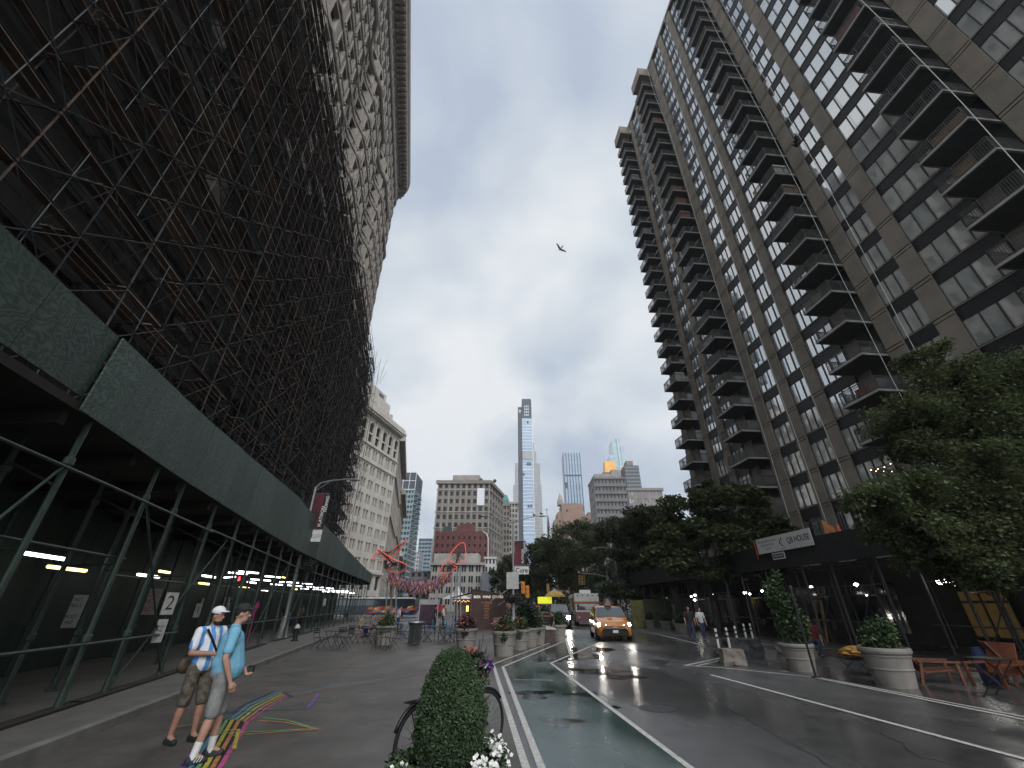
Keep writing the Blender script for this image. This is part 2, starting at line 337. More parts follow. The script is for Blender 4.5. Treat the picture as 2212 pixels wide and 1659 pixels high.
ends = [g(535, 1560), g(516, 1557), g(502, 1556), g(490, 1556), g(478, 1556), g(462, 1556)]
for i, (p, wd, c, k_) in enumerate(back_): zig([sh(p, .0, -.5), p, ends[i]], wd * .62, c, .0095)
for i, c in enumerate(['magenta', 'orange', 'yellow', 'green', 'blue', 'navy']):
    o = i * .09; zig([g(535 - 9 * i, 1562 - 2 * i), g(572 - 9 * i, 1533 - 2 * i), g(628 - 7 * i, 1500 - 1.2 * i)], .042, c, .0092 + i * .0001)
zig([g(628, 1500), g(700, 1487), g(800, 1472), g(885, 1458), g(960, 1446)], .07, 'blue'); zig([g(632, 1504), g(702, 1490), g(802, 1475), g(887, 1461), g(960, 1449)], .05, 'orange', .0098)
zig([g(568, 1552), g(620, 1557), g(680, 1575), g(600, 1580), g(450, 1586)], .045, 'green', .0099); zig([g(560, 1558), g(618, 1562), g(684, 1577), g(602, 1583), g(500, 1590)], .045, 'orange', .0101)
zig([g(480, 1580), g(515, 1577), g(505, 1620)], .05, 'yellow', .0103); zig([g(663, 1532), g(690, 1497)], .07, 'purple'); zig([g(612, 1497), g(632, 1507)], .07, 'navy', .0104)
zig([g(800, 1470), g(806, 1478)], .05, 'purple', .0104); zig([g(480, 1556), g(380, 1572)], .05, 'yellow', .0104); zig([g(570, 1533), g(475, 1553)], .045, 'blue', .0105); zig([g(470, 1540), g(660, 1533)], .03, 'navy', .0106)
# left sidewalk with kerb, right sidewalk
SD = Vector((-.2147, .9767, 0)); SN = Vector((.9767, .2147, 0))       # along Broadway facade, outward
kb = lambda y, off=0: (-6.13 - .2198 * (y - 6.8) + off, y)
b = MB(); P0, P1 = kb(-14), kb(66); Q0, Q1 = kb(-14, -8), kb(66, -10)
b.prism([(P0[0] - .16, P0[1]), (P1[0] - .16, P1[1]), Q1, Q0], -.05, .13); structure('sidewalk', b, walk_m)
b = MB(); b.prism([P0, P1, (P1[0] - .16, P1[1]), (P0[0] - .16, P0[1])], -.05, .137)
structure('kerb', b, kerb_m)

# mended strips, tar seams and a manhole on the road
patch_m = wet('patched_asphalt', (.061, .059, .058), .2, .5, .4, (1, .5, 1), spec=.8); tar = M('tar_seam', (.04, .039, .038), .45, .2, 6)
sheet('road_patch', [g(1380, 1420), g(1450, 1428), g(1420, 1446), g(1345, 1437)], .003, patch_m); sheet('plaza_patch', [g(560, 1450), g(720, 1425), g(790, 1432), g(640, 1462)], .006, walk_m if False else plaza_m)
rr = random.Random(8)
for P in ([g(1360, 1400), g(1480, 1480), g(1700, 1600), g(1800, 1659)], [g(1900, 1580), g(2000, 1640), g(2100, 1659)], [g(700, 1400), g(860, 1420), g(930, 1480)]):
    Q = []
    for a, b_ in zip(P, P[1:]):
        for q in range(6): t = q / 6; Q.append((a[0] + (b_[0] - a[0]) * t + rr.uniform(-.05, .05), a[1] + (b_[1] - a[1]) * t + rr.uniform(-.05, .05)))
    line(Q + [P[-1]], .014, .0065, tar, 'tar_seam')
mx_, my_ = g(1420, 1530); b = MB(); b.lathe([(.36, .001), (.36, .007), (.33, .009), (.33, .006), (0, .006)], 28, (mx_, my_, 0)); b.box(mx_ - .25, my_ - .02, .006, mx_ + .25, my_ + .02, .01); b.box(mx_ - .02, my_ - .25, .006, mx_ + .02, my_ - .021, .01); tag(b.build('manhole_cover', M('cast_iron', (.03, .03, .031), .4, .3, 8, metal=.5)), 'round iron manhole cover set in the wet road right of the bike lane', 'manhole')
# ------------------------------------------------------------------ stone office tower on the left, a narrow wedge with a rounded prow
stone = M('weathered_limestone', (.40, .36, .31), .8, .0, 1.2, .55, 9, col2=(.27, .24, .21))
stone_d = M('carved_limestone', (.36, .325, .285), .85, .3, 4, .9, 6)
win_dark = glass('window_glass', (.02, .024, .028), .07, .5)
frame_d = M('window_frame_dark', (.03, .03, .03), .5)
A0 = Vector((-24.1, 56.6, 0)) - SN * .65 - SD * 92; L1 = 94.5; RP = 2.1; CEN = A0 + SD * L1 - SN * RP; ARC = rad(150)
def path(s):
    if s <= L1: return A0 + SD * s, SN.copy()
    a = (s - L1) / RP
    if a <= ARC:
        n = Matrix.Rotation(a, 3, 'Z') @ SN; return CEN + n * RP, n
    n = Matrix.Rotation(ARC, 3, 'Z') @ SN; d = Vector((-n.y, n.x, 0)); return CEN + n * RP + d * (s - L1 - ARC * RP), n
STOT = L1 + ARC * RP + 60
def bulge(s, z):
    if not 28 < z < 66 or s > L1 - 5: return 0.0
    q = (s - 4.0) % 14.1; t = min(q, 14.1 - q)          # distance from the middle of the gap
    return .95 * max(0, min(1, (t - 1.0) / 2.35))
def PS(s, z, o=0.0):
    p, n = path(s); p = p + n * (o + bulge(s, z)); return (p.x, p.y, z)
FL = thing('stone_office_tower', 'tall narrow stone tower with deep bracketed cornice rising above dark scaffolding', 'building', tuple(A0 + SD * 60 - SN * 4))
PIT = 2.35; FLH = 3.9; NZ = 20; S0 = 30.0
wall = MB(); orn = MB(); panes = []
ncol = int((L1 - S0) / PIT)
cells = [(S0 + i * PIT, S0 + (i + 1) * PIT) for i in range(ncol)]; sl = cells[-1][1]
na = 4; cells += [(sl + (L1 - sl + ARC * RP) * i / na, sl + (L1 - sl + ARC * RP) * (i + 1) / na) for i in range(na)]
for k in range(NZ):
    z0 = .2 + k * FLH; z1 = z0 + FLH
    for (sa, sb) in cells:
        m = (sa + sb) / 2; hw = .62; x0, x1 = m - hw, m + hw; y0, y1 = z0 + 1.05, z0 + 3.35
        zb = (z0 + z1) / 2
        q = lambda s, z, o=0.0: (lambda p, n: (p.x, p.y, z))(*(lambda pn: (pn[0] + pn[1] * (o + bulge(s, zb)), pn[1]))(path(s)))
        wall.face([q(sa, z0), q(x0, z0), q(x0, z1), q(sa, z1)]); wall.face([q(x1, z0), q(sb, z0), q(sb, z1), q(x1, z1)])
        wall.face([q(x0, z0), q(x1, z0), q(x1, y0), q(x0, y0)]); wall.face([q(x0, y1), q(x1, y1), q(x1, z1), q(x0, z1)])
        dp = -.55
        wall.face([q(x0, y0), q(x1, y0), q(x1, y0, dp), q(x0, y0, dp)]); wall.face([q(x0, y1, dp), q(x1, y1, dp), q(x1, y1), q(x0, y1)])
        wall.face([q(x0, y0), q(x0, y0, dp), q(x0, y1, dp), q(x0, y1)]); wall.face([q(x1, y0, dp), q(x1, y0), q(x1, y1), q(x1, y1, dp)])
        pm, nn = path(m); e0, e1 = Vector(q(x0, y0, dp)), Vector(q(x1, y0, dp)); panes.append((e0, e1, y0, y1, k, m))
        if (z0 > 30 or k % 3 == 0) and (sa > 50 or z0 < 30):
            orn.hexa([q(x0 - .18, y0 - .16, .003), q(x1 + .18, y0 - .16, .003), q(x1 + .18, y0 - .16, .2), q(x0 - .18, y0 - .16, .2), q(x0 - .18, y0 - .003, .003), q(x1 + .18, y0 - .003, .003), q(x1 + .18, y0 - .003, .2), q(x0 - .18, y0 - .003, .2)])
            for j in range(5):
                xa = x0 + .02 + j * .26; ya, yb = z0 + .2, y0 - .17
                orn.hexa([q(xa, ya, .003), q(xa + .16, ya, .003), q(xa + .16, ya, .14), q(xa, ya, .14), q(xa, yb, .003), q(xa + .16, yb, .003), q(xa + .16, yb, .14), q(xa, yb, .14)])
            for xa in (x0 - .3, x1 + .1):     # pilaster strips beside each opening
                orn.hexa([q(xa, y0, .003), q(xa + .2, y0, .003), q(xa + .2, y0, .1), q(xa, y0, .1), q(xa, y1 + .1, .003), q(xa + .2, y1 + .1, .003), q(xa + .2, y1 + .1, .1), q(xa, y1 + .1, .1)])
wall.build('wall', stone, FL, True); orn.build('carved_relief', stone_d, FL, True)
def sweep(prof, sa, sb, step=None, zb=None, mb=None):
    mb = mb or MB(); ss = []
    s = sa
    while s < sb: ss.append(s); s += (step or (1.175 if s < L1 - 1 else .35))
    ss.append(sb); rows = []
    for s in ss:
        p, n = path(s); rows.append([(p.x + n.x * (o + (bulge(s, zb) if zb else 0)), p.y + n.y * (o + (bulge(s, zb) if zb else 0)), z) for o, z in prof])
    for a, b_ in zip(rows, rows[1:]):
        for j in range(len(prof) - 1): mb.face([a[j], b_[j], b_[j + 1], a[j + 1]])
    mb.face(rows[0]); mb.face(rows[-1][::-1])
    return mb
sc_ = MB()
for k in range(1, NZ + 1):
    z = .2 + k * FLH; big = k in (5, 7, 16, 20)
    h, o = (.5, .45) if big else (.2, .16)
    sweep([(-.05, z - h / 2), (o * .6, z - h / 2), (o, z), (o, z + h / 2), (-.05, z + h / 2)], S0, STOT - 50, None, z if 28 < z < 66 else None, sc_)
sc_.build('string_course', stone, FL, True)
ZT = .2 + NZ * FLH
fr = sweep([(0, ZT), (0, ZT + 4.6)], S0, STOT - 30); fr.build('frieze', stone_d, FL, True)
med = MB(); ss = S0 + 1
while ss < L1 + 4:
    p, n = path(ss); t = Vector((-n.y, n.x, 0)); mt = Matrix(((t.x, n.x, 0, p.x), (t.y, n.y, 0, p.y), (0, 0, 1, 0), (0, 0, 0, 1)))
    med.box(-.55, .003, ZT + .8, .55, .16, ZT + 2.9, mt); med.box(-.35, .163, ZT + 1.1, .35, .26, ZT + 2.6, mt); med.box(-1.15, .003, ZT + .6, -.9, .22, ZT + 3.6, mt); ss += 2.35
med.build('frieze_medallion', stone_d, FL, True)
co_ = sweep([(0, ZT + 3.9), (.35, ZT + 4.2), (.5, ZT + 5.1), (2.0, ZT + 5.3), (2.1, ZT + 6.1), (2.4, ZT + 6.5), (2.5, ZT + 7.6), (2.2, ZT + 7.8), (-.5, ZT + 8.2)], S0, STOT - 30)
co_.build('cornice', stone, FL, True)
br = MB(); ss = S0 + .5
while ss < L1 + 5:
    p, n = path(ss); t = Vector((-n.y, n.x, 0)); mt = Matrix(((t.x, n.x, 0, p.x), (t.y, n.y, 0, p.y), (0, 0, 1, 0), (0, 0, 0, 1)))
    br.box(-.22, .45, ZT + 4.75, .22, 1.9, ZT + 5.15, mt); br.box(-.2, .4, ZT + 4.2, .2, .8, ZT + 4.74, mt); ss += .95 if ss < L1 else .55
br.build('cornice_bracket', stone_d, FL, True)['kind'] = 'stuff'
rf = MB(); poly = [path(S0)[0], path(L1)[0]] + [path(L1 + RP * ARC * i / 6)[0] for i in range(1, 7)] + [path(STOT)[0], path(S0)[0] - SN * 32]
rf.prism([(p.x, p.y) for p in [q_ for q_ in poly]], ZT + 7.0, ZT + 7.4); rf.build('roof', stone, FL, True)
bk = MB(); c1, c2, c3 = path(S0)[0], path(STOT)[0], path(S0)[0] - SN * 34
for a, b_ in ((c2, c3), (c3, c1)): bk.face([(a.x, a.y, 0), (b_.x, b_.y, 0), (b_.x, b_.y, ZT + 7), (a.x, a.y, ZT + 7)])
sw = sweep([(0, 0), (0, ZT)], L1 + ARC * RP, STOT); bk.raw(sw.v, [f for f in sw.f]); bk.build('rear_wall', stone, FL, True)
bw = sweep([(0, ZT), (0, ZT + .01)], S0, S0 + 1)
panes.sort(key=lambda p: (p[0] + p[1]).length / 2 + (400 if p[2] < 34 else 0) + (300 if p[5] < 44 else 0))
pw = MB(); pw.m = 0; pw.face([(-.62, 0, 0), (.62, 0, 0), (.62, 0, 2.3), (-.62, 0, 2.3)]); pw.m = 1
pw.box(-.62, -.08, 1.1, .62, -.004, 1.19); pw.box(-.62, -.07, 0, -.56, -.003, 2.3); pw.box(.56, -.07, 0, .62, -.003, 2.3); pw.box(-.56, -.07, 2.23, .56, -.003, 2.3)
pme = pw.mesh('window', [win_dark, frame_d])
rest = MB()
for i, (a, b_, y0, y1, k, m) in enumerate(panes):
    d = (b_ - a); c = (a + b_) / 2; ang = math.atan2(d.y, d.x)
    if i < 100:
        o = link('window', pme, FL); o.matrix_parent_inverse = wm(FL).inverted(); o.location = (c.x, c.y, y0); o.rotation_euler = (0, 0, ang); o.scale = (d.length / 1.24, 1, 1)
    else: rest.face([(a.x, a.y, y0), (b_.x, b_.y, y0), (b_.x, b_.y, y1), (a.x, a.y, y1)])
rest.build('window', win_dark, FL, True)['kind'] = 'stuff'
# ------------------------------------------------------------------ sidewalk shed along the tower
ply = plywood('green_plywood', (.034, .06, .046), (.115, .165, .135)); hoard = M('green_hoarding', (.011, .024, .017), .6, .3, 1.5)
tube_g = M('green_painted_tube', (.024, .04, .032), .45, .25, 4); plank_m = M('scaffold_plank', (.16, .118, .09), .8, .4, 1.5, isl=.5); deck_d = M('dark_timber', (.02, .016, .013), .85, .3, 2)
SHP = [(-4.2, -5), (-6.95, 6.0), (-8.55, 11.3), (-10.35, 18.0), (-12.2, 25.1), (-15.5, 40.8), (-18.6, 58), (-19.6, 63.5)]
def shp(y, off=0.0):
    for (x0, y0), (x1, y1) in zip(SHP, SHP[1:]):
        if y <= y1 or (x1, y1) == SHP[-1]:
            t = (y - y0) / (y1 - y0); return (x0 + (x1 - x0) * t - off, y)
SH = thing('sidewalk_shed', 'green plywood sidewalk shed on pipe posts along the stone tower', 'scaffold', (*shp(20), 0.13))
def ztop(y):
    T = [(-9, 5.85), (6.4, 5.92), (11, 6.2), (22, 6.85), (37, 6.65), (56, 5.75), (70, 5.5)]
    for (a, b), (c, d) in zip(T, T[1:]):
        if a <= y <= c: return b + (d - b) * (y - a) / (c - a)
def pan(y0, y1, z0, z1, jut=0.0, z2=None):
    a, b_ = Vector((*shp(y0), 0)), Vector((*shp(y1), 0)); d = (b_ - a).normalized(); n = Vector((d.y, -d.x, 0))
    mb = MB(); p = a + n * jut; q = b_ + n * jut; i = .03
    mb.hexa([(p.x, p.y, z0), (q.x, q.y, z0), (q.x - n.x * i, q.y - n.y * i, z0), (p.x - n.x * i, p.y - n.y * i, z0), (p.x + n.x * .05, p.y + n.y * .05, z1), (q.x + n.x * .05, q.y + n.y * .05, z2), (q.x + n.x * .02, q.y + n.y * .02, z2), (p.x + n.x * .02, p.y + n.y * .02, z1)])
    return mb.build('plywood_panel', ply, SH, True)
y = -4.9; i = 0
while y < 62:
    y1 = min(y + 2.36, 63.4)
    near = y < 6.0
    if near and y1 > 6: y1 = 6.0
    pan(y, y1 - .012, 4.74 if near else 4.52, ztop(y), -.05 if near else .0 + .014 * (i % 2), ztop(y1)); y = y1; i += 1
mb = MB()
ys = [-5 + 2.2 * i for i in range(32)]
for a, b_ in zip(ys, ys[1:]):
    p, q = shp(a, .05), shp(b_, .05); mb.hexa([(p[0], p[1], 4.52), (q[0], q[1], 4.52), (q[0] - 6.2, q[1], 4.52), (p[0] - 6.2, p[1], 4.52), (p[0], p[1], 4.66), (q[0], q[1], 4.66), (q[0] - 6.2, q[1], 4.66), (p[0] - 6.2, p[1], 4.66)])
mb.build('deck', deck_d, SH, True)
for a in ys[1:]:
    p = shp(a, .2); b2 = MB(); b2.box(p[0] - 6, a - .06, 4.28, p[0], a + .06, 4.515); b2.build('joist', deck_d, SH, True)
ys_post = [4.0, 6.5, 9.1, 10.55, 12.9, 15.2, 17.5] + [19.8 + 2.3 * i for i in range(19)]
pm = MB(); pm.tube([(0, 0, .0), (0, 0, 4.5)], .047, 8); pm.lathe([(.02, 0), (.13, .003), (.13, .02), (.07, .05), (.055, .3)], 8); pm.lathe([(.055, 1.0), (.075, 1.03), (.075, 1.12), (.055, 1.15)], 8); pm.lathe([(.055, 3.62), (.075, 3.65), (.075, 3.74), (.055, 3.77)], 8)
pme2 = pm.mesh('post', tube_g)
for yy in ys_post:
    for off in (.15, 1.5, 4.1):
        o = link('post', pme2, SH); o.matrix_parent_inverse = wm(SH).inverted(); q = shp(yy + (.4 if off == 1.5 else 0), off); o.location = (q[0], q[1], .13)
def run(name, y0, y1, z0, off, r=.027, z1=None, m=tube_g):
    b2 = MB(); k_ = max(1, int((y1 - y0) / 4)); b2.tube([(*shp(y0 + (y1 - y0) * i / k_, off), z0 + ((z1 or z0) - z0) * i / k_) for i in range(k_ + 1)], r, 7); return b2.build(name, m, SH, True)
for (a, b_) in [(2, 9.7), (9.0, 13), (15.8, 20), (20, 33), (33, 62)]: run('handrail', a, b_, 1.12, .08, .026)
for (a, b_, z) in [(2, 13.1, 3.72), (12.9, 24, 3.76), (23.5, 40, 3.72), (40, 62, 3.75)]: run('ledger', a, b_, z, .07)
for (a, b_, z) in [(2, 9.4, 2.62), (9.2, 14.2, 2.3), (14.6, 20, 2.35), (20, 60, 2.4)]: run('ledger', a, b_, z, .22, .025)
for (a, b_) in [(4.2, 6.4), (9.2, 12.8), (10.6, 14.6), (15, 18.2), (20, 24), (26, 29.5), (33, 37), (42, 46), (52, 56)]:
    run('brace', a, b_, .25 if a % 2 < 1 else 3.7, .12, .022, 3.7 if a % 2 < 1 else .3)
for yy in ys_post[:12]:
    b2 = MB(); p, q = shp(yy, .1), shp(yy + .4, 1.5); b2.tube([(*p, 3.4), (*q, 3.95)], .022, 6); b2.build('cross_tie', tube_g, SH, True); b2 = MB(); b2.tube([(*p, 2.5), (*q, 2.5)], .022, 6); b2.build('cross_tie', tube_g, SH, True)
for a, b_ in ((3.2, 9.6), (9.5, 16), (17, 23), (25, 34)):
    b2 = MB(); p, q = shp(a, .0), shp(b_, .0); b2.hexa([(p[0], a, .131), (q[0], b_, .131), (q[0] - .26, b_, .131), (p[0] - .26, a, .131), (p[0], a, .175), (q[0], b_, .175), (q[0] - .26, b_, .175), (p[0] - .26, a, .175)]); b2.build('sill_plank', deck_d, SH, True)
for a, b_ in zip(ys, ys[1:]):
    p, q = shp(a, 4.3), shp(b_, 4.3); b2 = MB(); b2.hexa([(p[0], a, .135), (q[0], b_, .135), (q[0] - .04, b_, .135), (p[0] - .04, a, .135), (p[0], a, 4.5), (q[0], b_, 4.5), (q[0] - .04, b_, 4.5), (p[0] - .04, a, 4.5)]); b2.build('hoarding_panel', hoard, SH, True)
# tube lights under the shed
lamp_w = M('tube_light_white', (.9, .95, 1), .4, emis=5.0, ecol=(.92, .97, 1)); lamp_y = M('tube_light_yellow', (1, .85, .4), .4, emis=3.2, ecol=(1, .82, .3))
lights = [(48, 1187, 150, 1215, 0, 3), (85, 1242, 200, 1217, 1, 3), (290, 1250, 350, 1238, 0, 3), (345, 1230, 365, 1240, 1, 3.2), (415, 1231, 482, 1257, 0, 3), (415, 1268, 470, 1255, 1, 3.2), (505, 1275, 548, 1264, 1, 3), (588, 1254, 636, 1242, 1, 2.5), (520, 1247, 565, 1268, 0, 3.4), (556, 1280, 585, 1270, 0, 3.4), (620, 1264, 652, 1280, 1, 3)]
def shray(u, v, off):
    d = ray(u * K, v * K); lo, hi = .001, .5
    for _ in range(50):
        t = (lo + hi) / 2; x_, y_ = d[0] * t, d[1] * t
        if y_ > 62 or x_ < shp(y_, off)[0]: hi = t
        else: lo = t
    return Vector((d[0] * lo, d[1] * lo, HC + d[2] * lo))
for i, (u0, v0, u1, v1, c, off) in enumerate(lights):
    a, b_ = shray(u0, v0, off), shray(u1, v1, off); z = (a.z + b_.z) / 2; d = (b_ - a); d.z = 0; L_ = min(1.5, d.length); mid = (a + b_) / 2; d = d.normalized() * L_ / 2
    t = thing('tube_light', '%s tube light hung under the green shed, %s' % (('cool white', 'yellow')[c], ['nearest pale one at the left edge', 'long one just below the nearest white tube', 'short one at the second posts', 'short one crossing behind the thick post', 'one slanting down above the number board', 'one under the slanting white tube', 'one left above the white cap', 'one with a small red lamp beside it', 'thin one slanting behind the braces', 'small one low between the middle posts', 'one right of the red lamp'][i]), 'light', (mid.x, mid.y, z), 0, 'tube lights under the shed')
    b2 = MB(); b2.tube([mid - d, mid + d], .045, 8); b2.build('tube', lamp_y if c else lamp_w, t, True)
    b2 = MB(); b2.bar(mid - d * 1.03 + Vector((0, 0, .06)), mid + d * 1.03 + Vector((0, 0, .06)), .1, .05); b2.build('housing', dark_metal, t, True)
    for q_ in (-.7, .7): b2 = MB(); b2.tube([mid + d * q_ + Vector((0, 0, .08)), (mid.x + d.x * q_, mid.y + d.y * q_, 4.28)], .008, 5); b2.build('hanger', black_paint, t, True)
proto = None
rr = random.Random(3)
wher = ['third from the near end of the far rows', 'deeper in, over the hydrant', 'beyond the lamp post foot', 'behind the lamp post', 'past the lamp post on the inner row']
for i in range(26):
    yy = 21.5 + 1.45 * i; off = [1.3, 2.3, 3.2][i % 3]; q = shp(yy, off)
    if proto is None:
        proto = t = thing('tube_light', 'small tube light in the glowing far rows under the green shed', 'light', (*q, 3.15), -.22, 'far tube lights under the shed')
        b2 = MB(); b2.tube([(0, -.6, 0), (0, .6, 0)], .038, 6); b2.build('tube', lamp_w, t); b2 = MB(); b2.box(-.05, -.62, .035, .05, .62, .08); b2.build('housing', dark_metal, t)
        b2 = MB(); b2.tube([(0, -.4, .08), (0, -.4, 1.12)], .008, 5); b2.build('hanger', black_paint, t); b2 = MB(); b2.tube([(0, .4, .08), (0, .4, 1.12)], .008, 5); b2.build('hanger', black_paint, t)
    else: dup(proto, (*q, 3.1 + .1 * (i % 2)), -.22 + (1.2 if i % 5 == 2 else 0))
b2 = MB(); q = shray(516, 1252, 2.4); b2.ball(q, .06); b2.lathe([(.03, .05), (.03, .14)], 8, q); tag(b2.build('signal_lamp', M('red_lamp', (1, .05, .08), .4, emis=6.0, ecol=(1, .03, .06))), 'small red lamp glowing among tube lights under the shed', 'lamp')
# notices on the shed
paper = M('notice_paper', (.34, .34, .32), .8, .15, 8); ink = M('black_ink', (.02, .02, .02), .7); redink = M('red_ink', (.4, .06, .05), .7)
def notice(y, off, z, w_, h_, lines, label, col=ink, size=.12, m=paper, name='notice'):
    q = shp(y, off); t = thing(name, label, 'sign', (q[0] + .01, q[1], z), rad(77.5))
    b2 = MB(); b2.box(-w_ / 2, -.012, -h_ / 2, w_ / 2, 0, h_ / 2); b2.build('board', m, t)
    n = len(lines)
    for i, s in enumerate(lines): text('lettering', s, size, col, t, (0, -.0135, (n - 1) / 2 * size * 1.1 - i * size * 1.1), (PI / 2, 0, 0), .001)
notice(8.3, 4.24, 1.65, .82, .6, ['POST', 'NO', 'BILLS'], 'white POST NO BILLS notice nearest the camera on the green hoarding', size=.17)
notice(11.9, .06, 1.8, .34, .5, ['2'], 'white board with large figure 2 on a shed post', size=.46)
notice(11.9, .07, 1.2, .26, .5, ['POST', 'NO', 'BILLS'], 'small white notice hanging below the number 2 board', size=.08)
notice(14.6, 4.24, 1.6, .5, .9, ['NO', 'BILLS', '', 'POST', 'NO'], 'tall stacked white notices on hoarding left of the number board', size=.14)
notice(19.0, 4.24, 1.9, .8, .95, ['POST', 'NO', 'BILLS'], 'notice with red lettering on the hoarding above the men', redink, .24)
notice(17.2, 1.42, 1.6, .25, .45, ['1'], 'little white card on an inner post above the white cap', size=.3)
notice(24.5, 4.24, 1.7, .35, .8, ['NO', 'BILLS'], 'narrow white notice on hoarding right of the dark cap', size=.12)
notice(27.5, 4.24, 1.8, .7, .8, ['POST', 'BILLS'], 'wide pale notice on the far hoarding near the lamp post', size=.2)
notice(36.0, .05, 2.0, .3, .5, ['<'], 'small white arrow sign near the far end of the shed', size=.3)
q = shp(22.2, .9); b2 = MB(); b2.extrude([(q[0], q[1], 1.05), (q[0] + .02, q[1] - .35, 1.15), (q[0] + .05, q[1] + .25, 1.95), (q[0] + .02, q[1] + .5, 1.8)], (0, 0, 0), (.02, 0, 0)); b2.tube([(q[0], q[1] + .3, .13), (q[0] + .03, q[1] + .3, 1.95)], .02); tag(b2.build('pennant', M('pink_cloth', (.5, .05, .22), .7)), 'bright pink pennant on a pole behind the man in blue', 'flag')
# ------------------------------------------------------------------ scaffolding above the shed
SCF = thing('scaffolding', 'dense dark pipe scaffolding with plank decks covering the lower stone tower', 'scaffold', (*shp(25, 4), 6.4))
tube_d = M('scaffold_tube', (.022, .023, .025), .55, .3, 3, metal=.2); tube_l = M('worn_tube', (.06, .056, .053), .55, .4, 2, metal=.2); tube_r = M('rusty_tube', (.07, .045, .03), .7, .4, 3)
SA, SB = 31.0, L1 + RP * 1.3; BAY = 2.13; LIFT = 2.0; ZB = 6.5; NL = 15; OUT = 2.4
sN = int((SB - SA) / BAY)
posn = [SA + i * BAY for i in range(sN + 1)] + [L1 + RP * 1.75]
hr = random.Random(9)
def top(i): return ZB + NL * LIFT + (hr.uniform(.2, 1.3)) + (2.4 if i > sN - 3 else 0)
tops = [top(i) for i in range(len(posn))]
def sp(s, o, z): p, n = path(s); b_ = 0; return (p.x + n.x * o, p.y + n.y * o, z)
for i, s in enumerate(posn):
    for o in (1.15, OUT):
        b2 = MB(); ex = .5 * max(0, i - sN + 2) if o > 1 else 0
        b2.tube([sp(s, o + ex, ZB - 1.7), sp(s, o + ex, tops[i])], .031 if o > 2 and i % 3 == 0 else .026, 5); b2.build('upright', tube_l if o > 2 and i % 3 == 0 else tube_d if (i + (o > 1)) % 5 else tube_r, SCF, True)
for k in range(NL + 1):
    z = ZB + k * LIFT
    b2 = MB()
    for o in (1.15, OUT): b2.tube([sp(s, o, z + .03) for s in posn], .026, 5)
    b2.tube([sp(s, OUT, z + 1.0) for s in posn], .022, 5); b2.build('ledger', tube_d if k % 4 else tube_r, SCF, True)
    b2 = MB(); b2.smooth = False
    for i in range(len(posn) - 1):
        sa, sb = posn[i], posn[i + 1]
        for j, o in enumerate((1.2, 1.47, 1.76, 2.05)):
            if hr.random() < (.3 if j in (1, 2) else .16): continue
            e = hr.uniform(-.15, .1); zt = z + .055 + hr.uniform(0, .03) + (j % 2) * .002
            pa = [sp(sa + e, o, zt), sp(sb + e - .02, o, zt), sp(sb + e - .02, o + .235, zt), sp(sa + e, o + .235, zt)]
            b2.hexa(pa + [(p[0], p[1], p[2] + .04) for p in pa])
    b2.build('plank_deck', plank_m, SCF, True)
b2 = MB(); b3 = MB()
for k in range(NL):
    z = ZB + k * LIFT
    for i in range(len(posn) - 1):
        sa, sb = posn[i], posn[i + 1]
        if hr.random() < .8: b2.tube([sp(sa, OUT + .03, z + .1), sp(sb, OUT + .03, z + LIFT - .1)], .018, 4, False)
        if hr.random() < .8: b2.tube([sp(sb, OUT + .05, z + .1), sp(sa, OUT + .05, z + LIFT - .1)], .018, 4, False)
        if hr.random() < .8: b2.tube([sp(sb, 1.12, z + .1), sp(sa, 1.12, z + LIFT - .1)], .018, 4, False)
        for q_ in (.5, 1.5): b2.tube([sp(sa, OUT - .02, z + q_), sp(sb, OUT - .02, z + q_)], .014, 4, False) if hr.random() < .6 else None
        if hr.random() < .8: b2.tube([sp((sa + sb) / 2, OUT, z), sp((sa + sb) / 2, OUT, z + LIFT)], .016, 4, False)
        if hr.random() < .7: b2.tube([sp(sa, 1.1, z + .1), sp(sb, 1.1, z + LIFT - .1)], .018, 4, False)
        b3.tube([sp(sa, .8, z), sp(sa, OUT + (hr.uniform(.1, .5)), z)], .024, 4, False)
        if hr.random() < .5: b3.tube([sp(sa, 1.15, z + .1), sp(sa, OUT, z + LIFT - .1)], .02, 4, False)
for i in range(40):     # long poles and ladders standing out at the prow
    s = L1 - 3 + hr.random() * 6.5; z = hr.uniform(8, 37); o = OUT + hr.uniform(0, 1.4); p = sp(s, o, z); q = sp(s + hr.uniform(-1.5, 1.5), o + hr.uniform(-.4, .6), z + hr.uniform(1.5, 3.5)); b3.tube([p, q], .022, 4, False)
b2.build('cross_brace', tube_d, SCF, True)['kind'] = 'stuff'; b3.build('transom', tube_d, SCF, True)['kind'] = 'stuff'
net = M('darkening_net', (.026, .024, .023), .9, .3, .6)  # netting added behind the decks to darken the stone seen between planks
b2 = MB()
for k in range(NL):
    z = ZB + k * LIFT
    for i in range(len(posn) - 2):
        if hr.random() < (.09 if k < NL - 2 else .6): continue
        sa, sb = posn[i], posn[i + 1]; zz_ = [z - .1 + hr.uniform(-.2, .1), z + LIFT - .15 + hr.uniform(-.1, .15)]; m_ = (sa + sb) / 2; q_ = hr.uniform(-.12, .12)
        for (x0, x1, o0, o1) in ((sa, m_, .98, .98 + q_), (m_, sb, .98 + q_, .98)): b2.face([sp(x0, o0, zz_[0]), sp(x1, o1, zz_[0]), sp(x1, o1, zz_[1]), sp(x0, o0, zz_[1])])
b2.build('darkening_net', net, SCF, True)['kind'] = 'stuff'
